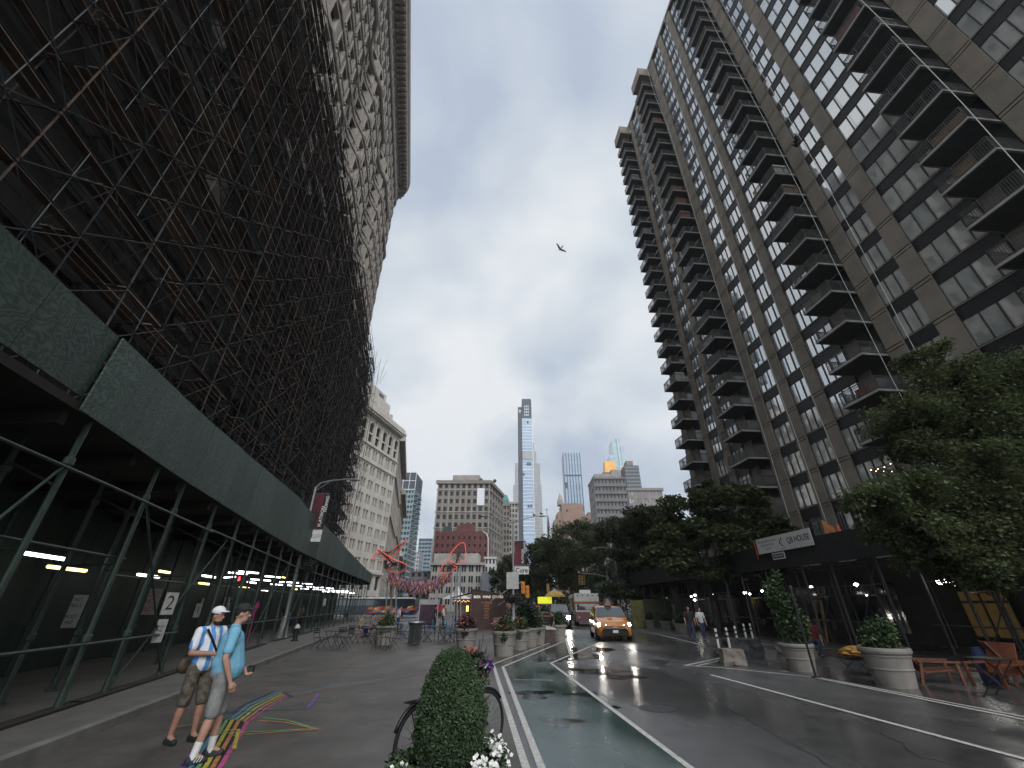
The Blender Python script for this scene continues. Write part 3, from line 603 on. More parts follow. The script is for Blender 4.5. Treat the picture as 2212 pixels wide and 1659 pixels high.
# ------------------------------------------------------------------ brown brick apartment tower with balconies on the right
brick = M('brown_brick', (.205, .175, .14), .85, .2, .5, .5, 26); brick_d = M('brown_brick_joint', (.03, .025, .02), .9)
spand = M('dark_spandrel', (.012, .012, .013), .5); alu = M('bronze_frame', (.03, .028, .026), .45, metal=.3)
pane_m = glass('apartment_glass', (.03, .035, .04), .05, spec=1.0, curtain=(.36, .38, .36)); pane_m.node_tree.nodes['Principled BSDF'].inputs['IOR'].default_value = 3.0
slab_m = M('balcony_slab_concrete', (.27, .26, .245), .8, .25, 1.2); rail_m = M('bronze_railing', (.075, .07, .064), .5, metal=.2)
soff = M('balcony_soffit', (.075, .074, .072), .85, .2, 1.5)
MG = thing('apartment_tower', 'tall brown brick apartment tower with stacked balconies above the dark corner shed', 'building', (25.0, 50.4, 0), math.atan2(-.9954, .0958))
FH = 2.95; Z1 = 9.1; NF = 28; ZR = Z1 + FH * 27.45
TMAX = 60.0; DEP = 26.0
def fz(k): return Z1 + FH * k
# (kind, t0, t1): p pier, w window bay, wb window plus balcony zone
BAYS = [('p', -5.2, -3.9), ('b', -3.9, -.2), ('p', -.2, .9), ('w', .9, 3.2), ('p', 3.2, 4.4), ('w', 4.4, 6.6), ('b', 6.6, 10.4), ('p', 10.4, 11.9), ('w', 11.9, 14.4), ('p', 14.4, 15.6), ('w', 15.6, 17.8), ('p', 17.8, 19.0), ('w', 19.0, 22.0), ('b', 22.0, 25.3), ('p', 25.3, 26.5), ('w', 26.5, 28.7), ('p', 28.7, 29.9), ('w', 29.9, 33.7), ('b', 33.7, 36.9), ('p', 36.9, 38.2), ('w', 38.2, 41), ('p', 41, 42.2), ('w', 42.2, 45.4), ('b', 45.4, 48.6), ('p', 48.6, 49.8), ('w', 49.8, 52.4), ('p', 52.4, 53.6), ('w', 53.6, 56.4), ('p', 56.4, 60)]
core = MB(); core.box(-5.0, .62, 0, TMAX - .1, DEP, ZR + 1.2); core.build('core_wall', brick_d, MG)
pier = MB(); dark = MB(); wlist = []; blist = []; back = MB()
for kind, t0, t1 in BAYS:
    if kind == 'p':
        pier.box(t0, .1, 0, t1, .6, ZR + 1.6)
        for k in range(-2, NF):
            z = fz(k); zt = min(z + FH, ZR + 1.6)
            if z < 3: continue
            pier.box(t0 - .02, .0, z + .30, t1 + .02, .098, zt + .0 - .05)
            pier.box(t0 - .02, .0, z + .02, t1 + .02, .098, z + .22)
    else:
        for k in range(-1, NF - 1 + (kind == 'w')):
            z = fz(k)
            if kind == 'w':
                pier.box(t0, .15, z + .33, t1, .599, z + .42)
                wlist.append((t0, t1, z + .43, FH - .98, k))
            else:
                pier.box(t0 + .02, .38, z + .0, t0 + (t1 - t0) * .35, .6, z + FH - .01); back.box(t0 + (t1 - t0) * .36, .5, z + .02, t1 - .02, .6, z + FH - .02); blist.append((t0, t1, z, k))
pier.box(-5.2, -.1, ZR + 1.62, TMAX, .55, ZR + 2.3); pier.box(TMAX - .1, .3, 0, TMAX, DEP, ZR + 1.7)
pier.box(-5.26, .62, 0, -5.02, DEP, ZR + 1.7)
for t0, t1 in ((-3.8, -.5), (6.8, 10.3), (21.9, 25.2)):
    pier.box(t0, -2.15, ZR - .9, t1, .09, ZR + 1.5)
pier.build('brick_pier', brick, MG); 
back.build('balcony_door', glass('balcony_glass', (.02, .022, .025), .08, spec=.6, curtain=(.08, .08, .075)), MG)['kind'] = 'stuff'
def winmesh(w, h):
    mb = MB(); n = 4 if w > 2.6 else 3; mb.m = 0; r = random.Random(w)
    for i in range(n): x0 = w * i / n; x1 = w * (i + 1) / n; a_ = r.uniform(-.012, .012); mb.face([(x0, .24 + a_, 0), (x1, .24 - a_, 0), (x1, .24 - a_, h), (x0, .24 + a_, h)])
    mb.m = 1
    for i in range(n + 1): x = w * i / n; mb.box(max(0, x - .035), .17, 0, min(w, x + .035), .226, h)
    mb.box(.036, .18, 0, w - .036, .225, .05); mb.box(.036, .18, h - .05, w - .036, .225, h)
    return mb
wm_cache = {}
def dist(t, z): p = wm(MG) @ Vector((t, 0, z)); return (p - Vector((0, 0, HC))).length
wlist.sort(key=lambda a: dist(a[0], a[2])); wr = random.Random(4); far = MB(); vis = 0; dcache = {}
def infr(t, z):
    p = wm(MG) @ Vector((t, 0, z)); z_ = p.z - HC; d = p.y * math.cos(PITCH) + z_ * math.sin(PITCH)
    if d < 1: return False
    return p.x / d * FPX < 560 and (-p.y * math.sin(PITCH) + z_ * math.cos(PITCH)) / d * FPX < 420
for (t0, t1, z, h, k) in wlist:
    w_ = round(t1 - t0, 2)
    if vis < 100 and infr(t0, z) and z > 8:
        # every copy shares its bay's mesh; tiny tilt makes each pane catch its own piece of sky
        if (w_, vis % 6) not in wm_cache: wm_cache[(w_, vis % 6)] = winmesh(w_, h).mesh('window', [pane_m, alu])
        o = link('window', wm_cache[(w_, vis % 6)], MG); o.location = (t0, 0, z); vis += 1
        if w_ not in dcache: b2 = MB(); b2.box(0, .2, -.97, w_, .6, -.105); dcache[w_] = b2.mesh('spandrel', spand)
        o = link('spandrel', dcache[w_], MG); o.location = (t0, 0, z)
    else:
        dark.box(t0, .2, z - .97, t1, .6, z - .105); m2 = winmesh(w_, h); i = len(far.v); far.v += [(a + t0, b_, c + z) for a, b_, c in m2.v]; far.f += [tuple(q + i for q in f) for f in m2.f]; far.mi += m2.mi; far.sm += m2.sm
far.build('window', [pane_m, alu], MG)['kind'] = 'stuff'; dark.build('spandrel', spand, MG)['kind'] = 'stuff'
# balcony: slab with a railing of thin bars, solid end wall at the near side
bcache = {}
def balcony(t0, t1, z, k):
    w_ = round(t1 - t0, 2)
    if w_ not in bcache:
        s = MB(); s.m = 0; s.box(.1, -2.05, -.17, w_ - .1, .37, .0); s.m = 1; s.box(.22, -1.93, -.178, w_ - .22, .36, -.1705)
        s.m = 0
        r = MB(); x0, x1, y0 = .16, w_ - .16, -1.98
        for a, b_ in (((x0, y0), (x1, y0)), ((x0, y0), (x0, .09)), ((x1, y0), (x1, .09))):
            r.bar((*a, 1.05), (*b_, 1.05), .05, .06); r.bar((*a, .12), (*b_, .12), .035, .035); r.bar((*a, .88), (*b_, .88), .03, .03)
            L_ = math.dist(a, b_); n = int(L_ / .125)
            for i in range(n + 1): f = i / n; p = (a[0] + (b_[0] - a[0]) * f, a[1] + (b_[1] - a[1]) * f); q = .013 if i % 8 else .028; r.box(p[0] - q, p[1] - q, .0, p[0] + q, p[1] + q, 1.02)
        bcache[w_] = (s.mesh('balcony', [slab_m, soff]), r.mesh('railing', rail_m))
    a, b_ = bcache[w_]; o = link('balcony', a, MG); o.location = (t0, 0, z); q = link('railing', b_, o)
    if hb.random() < .4:
        c_ = hb.choice(scr); p0 = hb.uniform(.2, w_ * .45); p1 = min(w_ - .2, p0 + hb.uniform(.9, 2.2)); s2 = MB(); h_ = hb.uniform(.6, 1.0)
        if hb.random() < .6: s2.box(p0, -1.95, .05, p1, -1.93, h_)
        else: s2.box(w_ - .2, -1.8, .05, w_ - .18, -.4, h_ + .5)
        s2.build('privacy_screen', c_, o)
    return o
hb = random.Random(31); scr = [M('screen_%s' % n, c, .8, .25, 5) for n, c in (('reed', (.2, .14, .08)), ('grey', (.2, .2, .2)), ('pale', (.42, .41, .38)), ('green', (.06, .09, .05)), ('brick', (.2, .08, .05)))]
blist.sort(key=lambda a: dist(a[0], a[2])); nb = 0; bstuff = MB()
for (t0, t1, z, k) in blist:
    if k < 0 or k > NF - 2: continue
    if infr(t0, z) and nb < 100:
        o = balcony(t0, t1, z, k); nb += 1
        if k == 0 and 21 < t0 < 22.5:
            o['label'] = 'balcony strung with small warm lights'; b2 = MB()
            for i in range(7): b2.ball((.2 + i * .5, -2.0, 1.0 - .1 * math.sin(i)), .035, 6, 4)
            for i in range(3): b2.ball((.16, -1.6 + i * .6, .95), .035, 6, 4)
            b2.build('string_light', M('warm_bulb', (1, .75, .4), .5, emis=7.0, ecol=(1, .72, .38)), o)
# things kept on some balconies
ob = MB(); ob.box(.5, -1.7, .0, 1.1, -.6, .95); ob.box(1.6, -1.8, 0, 2.6, -1.2, .7)
# window washers' ropes hanging in front of the facade
rope = M('pale_rope', (.5, .5, .47), .8)
for i, (t, o_) in enumerate([(11.2, .5), (15.1, .5), (18.4, .5), (27.1, 2.9), (29.3, 3.2), (38.4, 6.0)]):
    lab = ['leftmost pale rope hanging down the brick tower', 'second pale rope from the left, ending behind the white sign', 'pale rope ending at the orange post over the shed', 'left of the two long pale ropes crossing the right window bays', 'right of the two long pale ropes crossing the right window bays', 'pale rope crossing the top right corner of the brick tower'][i]
    p = [wm(MG) @ Vector((t + .15 * math.sin(j * 1.3 + i), -o_ - (0 if j < 8 else .4), 5.2 + (ZR - 5) * j / 9)) for j in range(10)]
    b2 = MB(); b2.tube(p, .028 if i < 3 else .02, 5); tag(b2.build('rope', rope), lab, 'rope', 'ropes hanging down the brick tower')
# dark corner shop podium and its shed
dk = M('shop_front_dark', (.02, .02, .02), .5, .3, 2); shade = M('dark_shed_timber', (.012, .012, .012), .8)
SR = thing('corner_shed', 'dark pipe and timber shed along the pavement under the brick tower', 'scaffold', tuple(wm(MG) @ Vector((24, -11, 0))), MG.rotation_euler[2])
to = lambda t, o, z: wm(MG) @ Vector((t, -o, z))
def rbox(mb, t0, o0, z0, t1, o1, z1): mb.box(min(t0, t1), -max(o0, o1), z0, max(t0, t1), -min(o0, o1), z1, wm(MG))
PD = thing('shop_podium', 'dark ground floor shop fronts behind the pipe shed', 'shop', tuple(to(24, 4, 0)), MG.rotation_euler[2])
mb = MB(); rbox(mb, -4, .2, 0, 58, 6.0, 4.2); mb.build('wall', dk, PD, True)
mb = MB(); rbox(mb, 27.6, 6.003, .5, 29.6, 6.06, 2.35); mb.build('shop_window', M('lit_shop_window', (.12, .08, .035), .6, .5, 1.5, emis=.03, ecol=(1, .62, .2)), PD, True)
mb = MB()
for t_ in (27.55, 28.5, 29.6): rbox(mb, t_, 6.07, .3, t_ + .07, 6.12, 2.5)
rbox(mb, 27.5, 6.125, 1.85, 29.7, 6.16, 1.95); mb.build('window_frame', black_paint, PD, True)
for i, t_ in enumerate((1, 6, 11, 16, 21, 33, 38, 43)):
    mb = MB(); rbox(mb, t_, 6.003, .4, t_ + 3.4, 6.05, 2.9); mb.build('shop_window', win_dark, PD, True)
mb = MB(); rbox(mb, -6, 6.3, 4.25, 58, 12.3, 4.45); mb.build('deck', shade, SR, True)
mb = MB(); rbox(mb, -6, 12.3, 3.6, 58, 12.36, 4.85); mb.build('parapet', M('dark_fascia', (.013, .013, .014), .7, .3, 2), SR, True)
pipe_m = M('grey_pipe', (.06, .06, .062), .5, .2, 3, metal=.3)
pm3 = MB(); pm3.tube([(0, 0, 0), (0, 0, 4.25)], .05, 8); pm3.lathe([(.02, 0), (.14, .003), (.14, .02), (.06, .04)], 8); pme3 = pm3.mesh('post', pipe_m)
for i in range(24):
    for o_ in (12.1, 10.2, 7.2):
        t_ = -5 + i * 2.5 + (.55 if i % 3 == 0 and o_ == 12.1 else 0); q = link('post', pme3, SR); q.matrix_parent_inverse = wm(SR).inverted(); q.location = to(t_, o_, .01)
for z_, o_ in ((2.55, 12.05), (3.5, 12.05), (1.1, 12.0), (2.2, 10.15), (3.5, 10.15)):
    for a_, b_ in ((-5, 7.5), (8, 20), (21, 30), (31, 45), (46, 57)):
        mb = MB(); mb.tube([to(a_ + .3 * z_, o_, z_), to(b_, o_, z_)], .026, 6); mb.build('ledger', pipe_m, SR, True)
for i, t_ in enumerate((0, 7.5, 13, 20, 25.5, 27.8, 33, 40)):
    mb = MB(); mb.tube([to(t_, 12.15, .3), to(t_ + 2.4, 12.15, 3.7)], .022, 6); mb.build('brace', pipe_m, SR, True)
tan = M('raw_timber', (.2, .13, .06), .7, .3, 2)
b2 = MB(); b2.bar(to(24.6, 11.6, .1), to(25.0, 11.5, 2.0), .1, .06); b2.bar(to(25.1, 11.6, .1), to(25.4, 11.5, 2.0), .1, .06); b2.bar(to(24.5, 11.55, 1.1), to(25.5, 11.5, 1.1), .06, .1); tag(b2.build('trestle', tan), 'pale timber trestle leaning under the dark corner shed', 'trestle')
bulb = M('white_bulb', (1, .95, .85), .4, emis=14.0, ecol=(1, .96, .88))
bl = [((300, 310), 'highest bulb of the cluster above the pedestrians'), ((278, 318), 'left bulb of the cluster above the pedestrians'), ((298, 338), 'lowest bulb of the cluster above the pedestrians'), ((400, 305), 'single bulb right of the pedestrian cluster'), ((590, 296), 'bright left one of the pair near the bush'), ((618, 303), 'dim right one of the pair near the bush'), ((692, 287), 'bulb close to the tall planted bush, left side'), ((975, 263), 'bulb just right of the tall planted bush'), ((1236, 250), 'large bright bulb above the timber trestle'), ((1297, 310), 'tiny bulb under the large one at the trestle'), ((1730, 228), 'largest glaring bulb under the drooping tree'), ((1796, 244), 'bulb right beside the largest glaring one'), ((110, 337), 'faint bulb farthest left along the shops')]
for i, ((u, v), lab) in enumerate(bl):
    u = (1900 + u * 1124 / 2212) / 2.953; v = (1600 + v * 1124 / 2212) / 2.953
    d = Vector(ray(u, v)); p0 = to(0, 10.4, 0); n_ = to(0, 1, 0) - to(0, 0, 0); o3 = Vector((0, 0, HC)); t_ = (p0 - o3).dot(n_) / d.dot(n_); p = o3 + d * t_
    b_ = thing('light_bulb', 'bare white bulb under the corner shed: ' + lab, 'light', tuple(p), 0, 'bare bulbs under the corner shed')
    r_ = [.1, .08, .1, .07, .11, .07, .09, .08, .1, .04, .17, .11, .06][i]
    b2 = MB(); b2.ball((0, 0, 0), r_, 10, 8, (1, 1, .8)); b2.build('bulb', bulb, b_); b2 = MB(); b2.tube([(0, 0, r_ * .7), (0, 0, 4.25 - p.z)], .012, 5); b2.lathe([(.05, r_ * .75), (.05, r_ * .75 + .1)], 8); b2.build('cord', black_paint, b_)
# white banner sign on the shed
SG = thing('sign_banner', 'long white banner sign reading QB HOUSE on the corner shed parapet', 'sign', tuple(to(25.2, 12.45, 4.85)), MG.rotation_euler[2])
signm = M('sign_white', (.5, .5, .48), .7, .08, 3)
b2 = MB(); b2.box(-2.3, -.03, -.41, 2.15, .0, .41); b2.build('board', signm, SG)
text('lettering', 'QB HOUSE', .42, ink, SG, (1.15, -.032, .02), (PI / 2, 0, 0), .001, bold=.006, sx=.82)
for j, s in enumerate(['WE ARE OPEN DURING', 'CONSTRUCTION', 'SALON']): text('lettering', s, .15, ink, SG, (-1.35, -.032, .2 - j * .2), (PI / 2, 0, 0), .001)
b2 = MB(); b2.bar((-.3, -.033, 0), (-.05, -.033, .25), .06, .004, (0, 1, 0)); b2.bar((-.3, -.033, .0), (-.05, -.033, -.2), .06, .004, (0, 1, 0)); b2.ball((-.1, -.035, .02), .03, 8, 6, (1, .2, 1)); b2.build('emblem', ink, SG)
text('lettering', 'CUTS', .12, ink, SG, (-.12, -.032, -.32), (PI / 2, 0, 0), .001)
SG2 = thing('sign_board', 'small dark framed sign hung below the long white banner', 'sign', tuple(to(24.6, 12.5, 4.2)), MG.rotation_euler[2])
b2 = MB(); b2.box(-.5, -.03, -.17, .5, 0, .17); b2.build('board', signm, SG2); b2 = MB(); b2.box(-.45, -.036, -.11, .45, -.031, .11); b2.build('panel', M('sign_navy', (.03, .035, .07), .6), SG2); text('lettering', 'OPEN DAILY', .14, white_paint, SG2, (0, -.038, 0), (PI / 2, 0, 0), .001)
for i, (t_, lab) in enumerate([(22.6, 'orange flag at left end of the white banner sign'), (28.6, 'orange and red traffic cone lying on the corner shed')]):
    b2 = MB()
    if i == 0: b2.tube([to(t_, 12.4, 4.2), to(t_, 12.4, 5.2)], .02); b2.extrude([to(t_, 12.42, 4.4), to(t_ + .15, 12.42, 4.4), to(t_ + .1, 12.42, 5.1), to(t_, 12.42, 5.1)], (0, 0, 0), (0, .02, 0))
    else: b2.lathe([(.3, 0), (.3, .04), (.17, .05), (.04, .75), (.0, .76)], 10, tuple(to(t_, 12.0, 4.46)))
    tag(b2.build('flag' if i == 0 else 'traffic_cone', M('orange_plastic', (.6, .09, .03), .5)), lab, 'flag' if i == 0 else 'cone')
b2 = MB(); p = to(27.2, 11.6, 4.46); b2.extrude([p, p + Vector((.9, .2, 0)), p + Vector((.75, .2, .9)), p + Vector((.1, .0, 1.25))], (0, 0, 0), (0, .08, 0)); tag(b2.build('timber_board', M('orange_timber', (.28, .12, .045), .7, .2, 3)), 'orange brown timber board standing on the corner shed roof', 'board')
# ------------------------------------------------------------------ distant buildings
def facade(mw, wins, p0, p1, z0, z1, cols, rows, fw, fh, dep, sill=.3, pair=False, arch_rows=()):
    """wall between p0 and p1 (outside on the right of p0->p1 reversed) with recessed openings; panes go to wins"""
    a, b = Vector((*p0, 0)), Vector((*p1, 0)); d = b - a; L_ = d.length; d = d / L_; n = Vector((d.y, -d.x, 0))
    P = lambda s, z, o=0.0: (a.x + d.x * s + n.x * o, a.y + d.y * s + n.y * o, z)
    cw = L_ / cols; ch = (z1 - z0) / rows
    for r in range(rows):
        for c in range(cols):
            s0, s1, y0, y1 = c * cw, (c + 1) * cw, z0 + r * ch, z0 + (r + 1) * ch
            spans = [(s0 + cw * (1 - fw) / 2, s1 - cw * (1 - fw) / 2)]
            if pair: m_ = (s0 + s1) / 2; spans = [(spans[0][0], m_ - cw * .045), (m_ + cw * .045, spans[0][1])]
            b0 = y0 + ch * sill; b1 = min(y1 - ch * .06, b0 + ch * fh)
            xs = [s0] + [q for sp_ in spans for q in sp_] + [s1]
            for i in range(0, len(xs), 2): mw.face([P(xs[i], y0), P(xs[i + 1], y0), P(xs[i + 1], y1), P(xs[i], y1)])
            for (x0, x1) in spans:
                mw.face([P(x0, y0), P(x1, y0), P(x1, b0), P(x0, b0)]); mw.face([P(x0, b1), P(x1, b1), P(x1, y1), P(x0, y1)])
                mw.face([P(x0, b0), P(x1, b0), P(x1, b0, -dep), P(x0, b0, -dep)]); mw.face([P(x0, b1, -dep), P(x1, b1, -dep), P(x1, b1), P(x0, b1)])
                mw.face([P(x0, b0), P(x0, b0, -dep), P(x0, b1, -dep), P(x0, b1)]); mw.face([P(x1, b0, -dep), P(x1, b0), P(x1, b1), P(x1, b1, -dep)])
                wins.append([P(x0, b0, -dep), P(x1, b0, -dep), P(x1, b1, -dep), P(x0, b1, -dep)])
def put_windows(parent, wins, gm, limit=100, name='window'):
    cam_ = Vector((0, 0, HC)); wins = sorted(wins, key=lambda f: (Vector(f[0]) - cam_).length); rest_ = MB()
    for i, f in enumerate(wins):
        if i < limit: b = MB(); b.face(f); b.build(name, gm, parent, True)
        else: rest_.face(f)
    if rest_.v: rest_.build(name, gm, parent, True)['kind'] = 'stuff'
def quadbox(mb, c, z0, z1, faces=(0, 1, 2, 3), topf=True):
    for i in faces: a, b = c[i], c[(i + 1) % 4]; mb.face([(*a, z0), (*b, z0), (*b, z1), (*a, z1)])
    if topf: mb.face([(*p, z1) for p in c])
def ledge(mb, c, z0, z1, o):
    m_ = Vector((sum(p[0] for p in c) / 4, sum(p[1] for p in c) / 4)); q = []
    for p in c:
        v = Vector(p) - m_; q.append((p[0] + math.copysign(o, v.x), p[1] + math.copysign(o, v.y)))
    mb.prism(q, z0, z1)
def block(name, label, cat, x0, x1, Y, depth, z1, cols, rows, wall, gm, fw=.55, fh=.55, side=None, scol=4, z0=0, slant=0.0, cornice=(.8, 1.2), dep=.5, pair=False, limit=100, floor0=4, parent=None, wname='window'):
    c = [(x0, Y), (x1, Y), (x1 + slant, Y + depth), (x0 + slant, Y + depth)]
    t = parent or thing(name, label, cat, ((x0 + x1) / 2, Y + depth / 2, z0))
    mw = MB(); wins = []; faces = [1, 2, 3]
    zf = z0 + floor0
    facade(mw, wins, c[0], c[1], zf, z1, cols, rows, fw, fh, dep, pair=pair)
    if floor0: mw.face([(*c[0], z0), (*c[1], z0), (*c[1], zf), (*c[0], zf)])
    if side == 'r': facade(mw, wins, c[1], c[2], zf, z1, scol, rows, fw, fh, dep, pair=pair); faces.remove(1); mw.face([(*c[1], z0), (*c[2], z0), (*c[2], zf), (*c[1], zf)])
    if side == 'l': facade(mw, wins, c[3], c[0], zf, z1, scol, rows, fw, fh, dep, pair=pair); faces.remove(3); mw.face([(*c[3], z0), (*c[0], z0), (*c[0], zf), (*c[3], zf)])
    quadbox(mw, c, z0, z1, faces); mw.build('wall', wall, t, True)
    if cornice:
        b = MB(); ledge(b, c, z1 - cornice[1] * .3, z1 + cornice[1] * .7, cornice[0]); b.build('cornice', wall, t, True)
    put_windows(t, wins, gm, limit, wname); return t, c
lime = M('pale_limestone', (.56, .52, .46), .85, .14, .25); tanst = M('tan_masonry', (.27, .245, .215), .85, .18, .2); redb = M('red_brick', (.12, .045, .042), .85, .18, .5)
greyst = M('grey_stone', (.36, .345, .32), .85, .15, .3); whitest = M('white_stone', (.5, .49, .47), .8, .1, .3); brownst = M('brown_masonry', (.22, .185, .15), .85, .2, .2); orangeb = M('orange_brick', (.27, .175, .13), .85, .12, .15)
farwin = glass('far_window', (.022, .024, .027), .25, .6, spec=.25); palewin = glass('pale_window', (.3, .33, .35), .15, .5, spec=.5)
sky_gl = M('sky_blue_glass', (.28, .38, .5), .08, .15, .02, spec=1.0, stretch=(1, 1, 6)); teal_gl = M('teal_glass', (.12, .19, .21), .1, .25, .05, spec=.8, stretch=(1, 1, 4)); blue_gl = M('blue_glass', (.11, .17, .21), .1, .2, .05, spec=.8); slate = M('slate_cladding', (.05, .055, .065), .5, .1, .1); pale_fin = M('pale_fin', (.6, .62, .64), .5, .05, .1)
# buildings along the west side of the avenue: three fronts in one line, nearest first
FD = Vector((.215, .9766)).normalized(); FO = Vector((-31.8, 110)); n2 = Vector((FD.y, -FD.x))
def front(s): p = FO + FD * s; return (p.x, p.y)
t = thing('stone_office_block', 'cream stone office block with arched top windows right of the dark scaffolding', 'building', (*front(-20), 0))
mw = MB(); wins = []; F0, F1 = front(-46), front(0)
# outside of this front lies to the right of its direction of travel
facade(mw, wins, F0, F1, 8.5, 32.5, 14, 7, .62, .62, .45, .2, True)
facade(mw, wins, F0, F1, 32.5, 36.5, 14, 1, .62, .62, .45, .22, True)
bandm = MB()
def bx(mb, s0, s1, z0, z1, o, o0=.004): a, b = Vector(front(s0)), Vector(front(s1)); mb.hexa([(*(a + n2 * o0), z0), (*(b + n2 * o0), z0), (*(b + n2 * o), z0), (*(a + n2 * o), z0), (*(a + n2 * o0), z1), (*(b + n2 * o0), z1), (*(b + n2 * o), z1), (*(a + n2 * o), z1)])
for z, h, o in ((8.2, .5, .5), (32.3, .35, .3), (36.3, .4, .35)): bx(bandm, -46, 0, z, z + h, o)
# arcade storeys 36.5 - 43
facade(mw, wins, F0, F1, 0, 8.5, 14, 2, .6, .7, .45, .15)
cw = 46 / 14
for c in range(14):
    s0 = -46 + c * cw; m_ = s0 + cw / 2; r = 1.05
    P = lambda s, z, o=0.0: (*(Vector(front(s)) + n2 * o), z)
    zt = 41.2; z0_ = 37.2
    mw.face([P(s0, 36.5), P(m_ - r, 36.5), P(m_ - r, 43.6), P(s0, 43.6)]); mw.face([P(m_ + r, 36.5), P(s0 + cw, 36.5), P(s0 + cw, 43.6), P(m_ + r, 43.6)])
    mw.face([P(m_ - r, 36.5), P(m_ + r, 36.5), P(m_ + r, z0_), P(m_ - r, z0_)])
    arc = [(m_ + r * math.cos(PI * i / 8), zt + r * math.sin(PI * i / 8)) for i in range(9)]
    mw.face([P(m_ + r, 43.6)] + [P(*q) for q in arc[:5]] + [P(m_, 43.6)]); mw.face([P(m_, 43.6)] + [P(*q) for q in arc[4:]] + [P(m_ - r, 43.6)])
    loop = [(m_ - r, z0_), (m_ + r, z0_)] + arc
    for i in range(len(loop)): q0, q1 = loop[i], loop[(i + 1) % len(loop)]; mw.face([P(*q0), P(*q1), P(*q1, -.5), P(*q0, -.5)])
    wins.append([P(*q, -.5) for q in loop]); bx(bandm, m_ - r * .98, m_ + r * .98, 39.3, 39.7, -.2, -.45)
    bx(bandm, s0 - .25, s0 + .25, 36.8, 43.2, .25)
bx(bandm, -46, .2, 43.6, 44.2, .6); bx(bandm, -46, .4, 44.2, 44.9, 1.7); bx(bandm, -46, .3, 44.9, 46.0, 1.2, -3)
for i in range(46): bx(bandm, -46 + i + .1, -46 + i + .55, 43.65, 44.18, 1.45, .62)
bandm.build('cornice', lime, t, True)
B0, B1 = Vector(F0) - n2 * 25, Vector(F1) - n2 * 25
mw.face([(*F1, 0), (*B1, 0), (*B1, 45), (*F1, 45)]); mw.face([(*B0, 0), (*F0, 0), (*F0, 45), (*B0, 45)]); mw.face([(*F0, 45.1), (*F1, 45.1), (*B1, 45.1), (*B0, 45.1)])
mw.build('wall', lime, t, True)
put_windows(t, wins, farwin)
mb = MB()
for (s0, s1, o0, o1, z0, z1) in ((-19, -1.5, -9, -2.5, 45.1, 49.5), (-17, -2.5, -8.5, -3.2, 49.5, 53), (-13, -4, -8, -4, 53, 55.5)): bx(mb, s0, s1, z0, z1, o1, o0)
for i in range(8): bx(mb, -18 + i * 2.2, -17 + i * 2.2, 49.5, 50.3, -2.4, -3.1)
mb.build('rooftop_house', lime, t, True); mb = MB(); bx(mb, -9, -4.0, 47, 48.6, -2.45, -2.7); bx(mb, -16, -12, 47, 48.6, -2.45, -2.7); bx(mb, -8, -5.5, 53.6, 54.8, -3.95, -4.1); mb.build('rooftop_window', win_dark, t, True)
FD = Vector((-.212, .977)).normalized(); FO = Vector((-32.3, 110.5)); n2 = Vector((FD.y, -FD.x))
def front_block(name, label, s0, s1, z1, cols, rows, wall, extra=0):
    t = thing(name, label, 'building', (*front((s0 + s1) / 2), 0)); mw = MB(); wn = []
    A, B = front(s0), front(s1); facade(mw, wn, A, B, 5, z1, cols, rows, .6, .55, .5, .25); C_, D_ = Vector(B) - n2 * 22, Vector(A) - n2 * 22
    mw.face([(*A, 0), (*B, 0), (*B, 5), (*A, 5)]); mw.face([(*D_, 0), (*A, 0), (*A, z1), (*D_, z1)]); mw.face([(*B, 0), (*C_, 0), (*C_, z1), (*B, z1)]); mw.face([(*A, z1), (*B, z1), (*C_, z1), (*D_, z1)])
    b = MB(); bx(b, s0 - .5, s1 + .5, z1 - .6, z1 + .9, 1.6); bx(b, s0 - .4, s1 + .4, z1 + .9, z1 + 2, .9, -2)
    for k_ in range(2, rows, 3):
        b4 = MB(); bx(b4, s0, s1, 5 + k_ * (z1 - 5) / rows - .2, 5 + k_ * (z1 - 5) / rows + .2, .4); b4.build('string_course', wall, t, True)
    mw.build('wall', wall, t, True); b.build('cornice', wall, t, True); put_windows(t, wn, farwin, 60); return t
front_block('stone_office_block', 'tan stone block just beyond the cream arched one along the avenue', 4, 46, 45, 14, 11, M('warm_limestone', (.38, .345, .3), .85, .15, .3))
front_block('masonry_block', 'lower brown masonry block with bracketed cornice in front of the dark glass tower', 54, 104, 41, 14, 9, M('warm_limestone_b', (.3, .26, .21), .85, .15, .3))
front_block('masonry_block', 'small pale masonry block low on the avenue behind the left red neon sculpture', 112, 160, 24, 10, 7, lime)
# towers behind
t, c = block('glass_tower', 'teal glass residential tower with dark grid crown behind the avenue fronts', 'tower', -74, -62, 262, 22, 67, 6, 20, teal_gl, farwin, .7, .5, 'r', 7, cornice=None, dep=.8, limit=80)
b = MB(); b.box(-73.8, 262.2, 67.1, -62.2, 283.8, 78); b.build('crown', slate, t, True)
b = MB()
for i in range(4): x = -74 + i * 4; b.box(x - .15, 261.8, 67, x + .15, 262.15, 78.2)
for z in (67, 72.5, 78): b.box(-74.2, 261.75, z - .2, -61.8, 262.1, z + .2)
b.build('crown_frame', pale_fin, t, True)
b = MB()
for k in range(20): z = 5 + k * 3.1; b.box(-61.9, 264, z, -60.6, 270, z + .3); b.box(-61.9, 274, z, -60.6, 280, z + .3)
b.build('balcony_slab', teal_gl, t, True)['kind'] = 'stuff'
tanscrim = M('scrim_brown', (.19, .17, .148), .85, .2, .15)
t, c = block('tan_office_block', 'broad tan office block with rooftop house above the red brick one', 'building', -39.8, -12.0, 220, 30, 60, 9, 14, tanscrim, farwin, .5, .55, 'r', 5, slant=6.5, cornice=(1.0, 1.8), dep=.6)
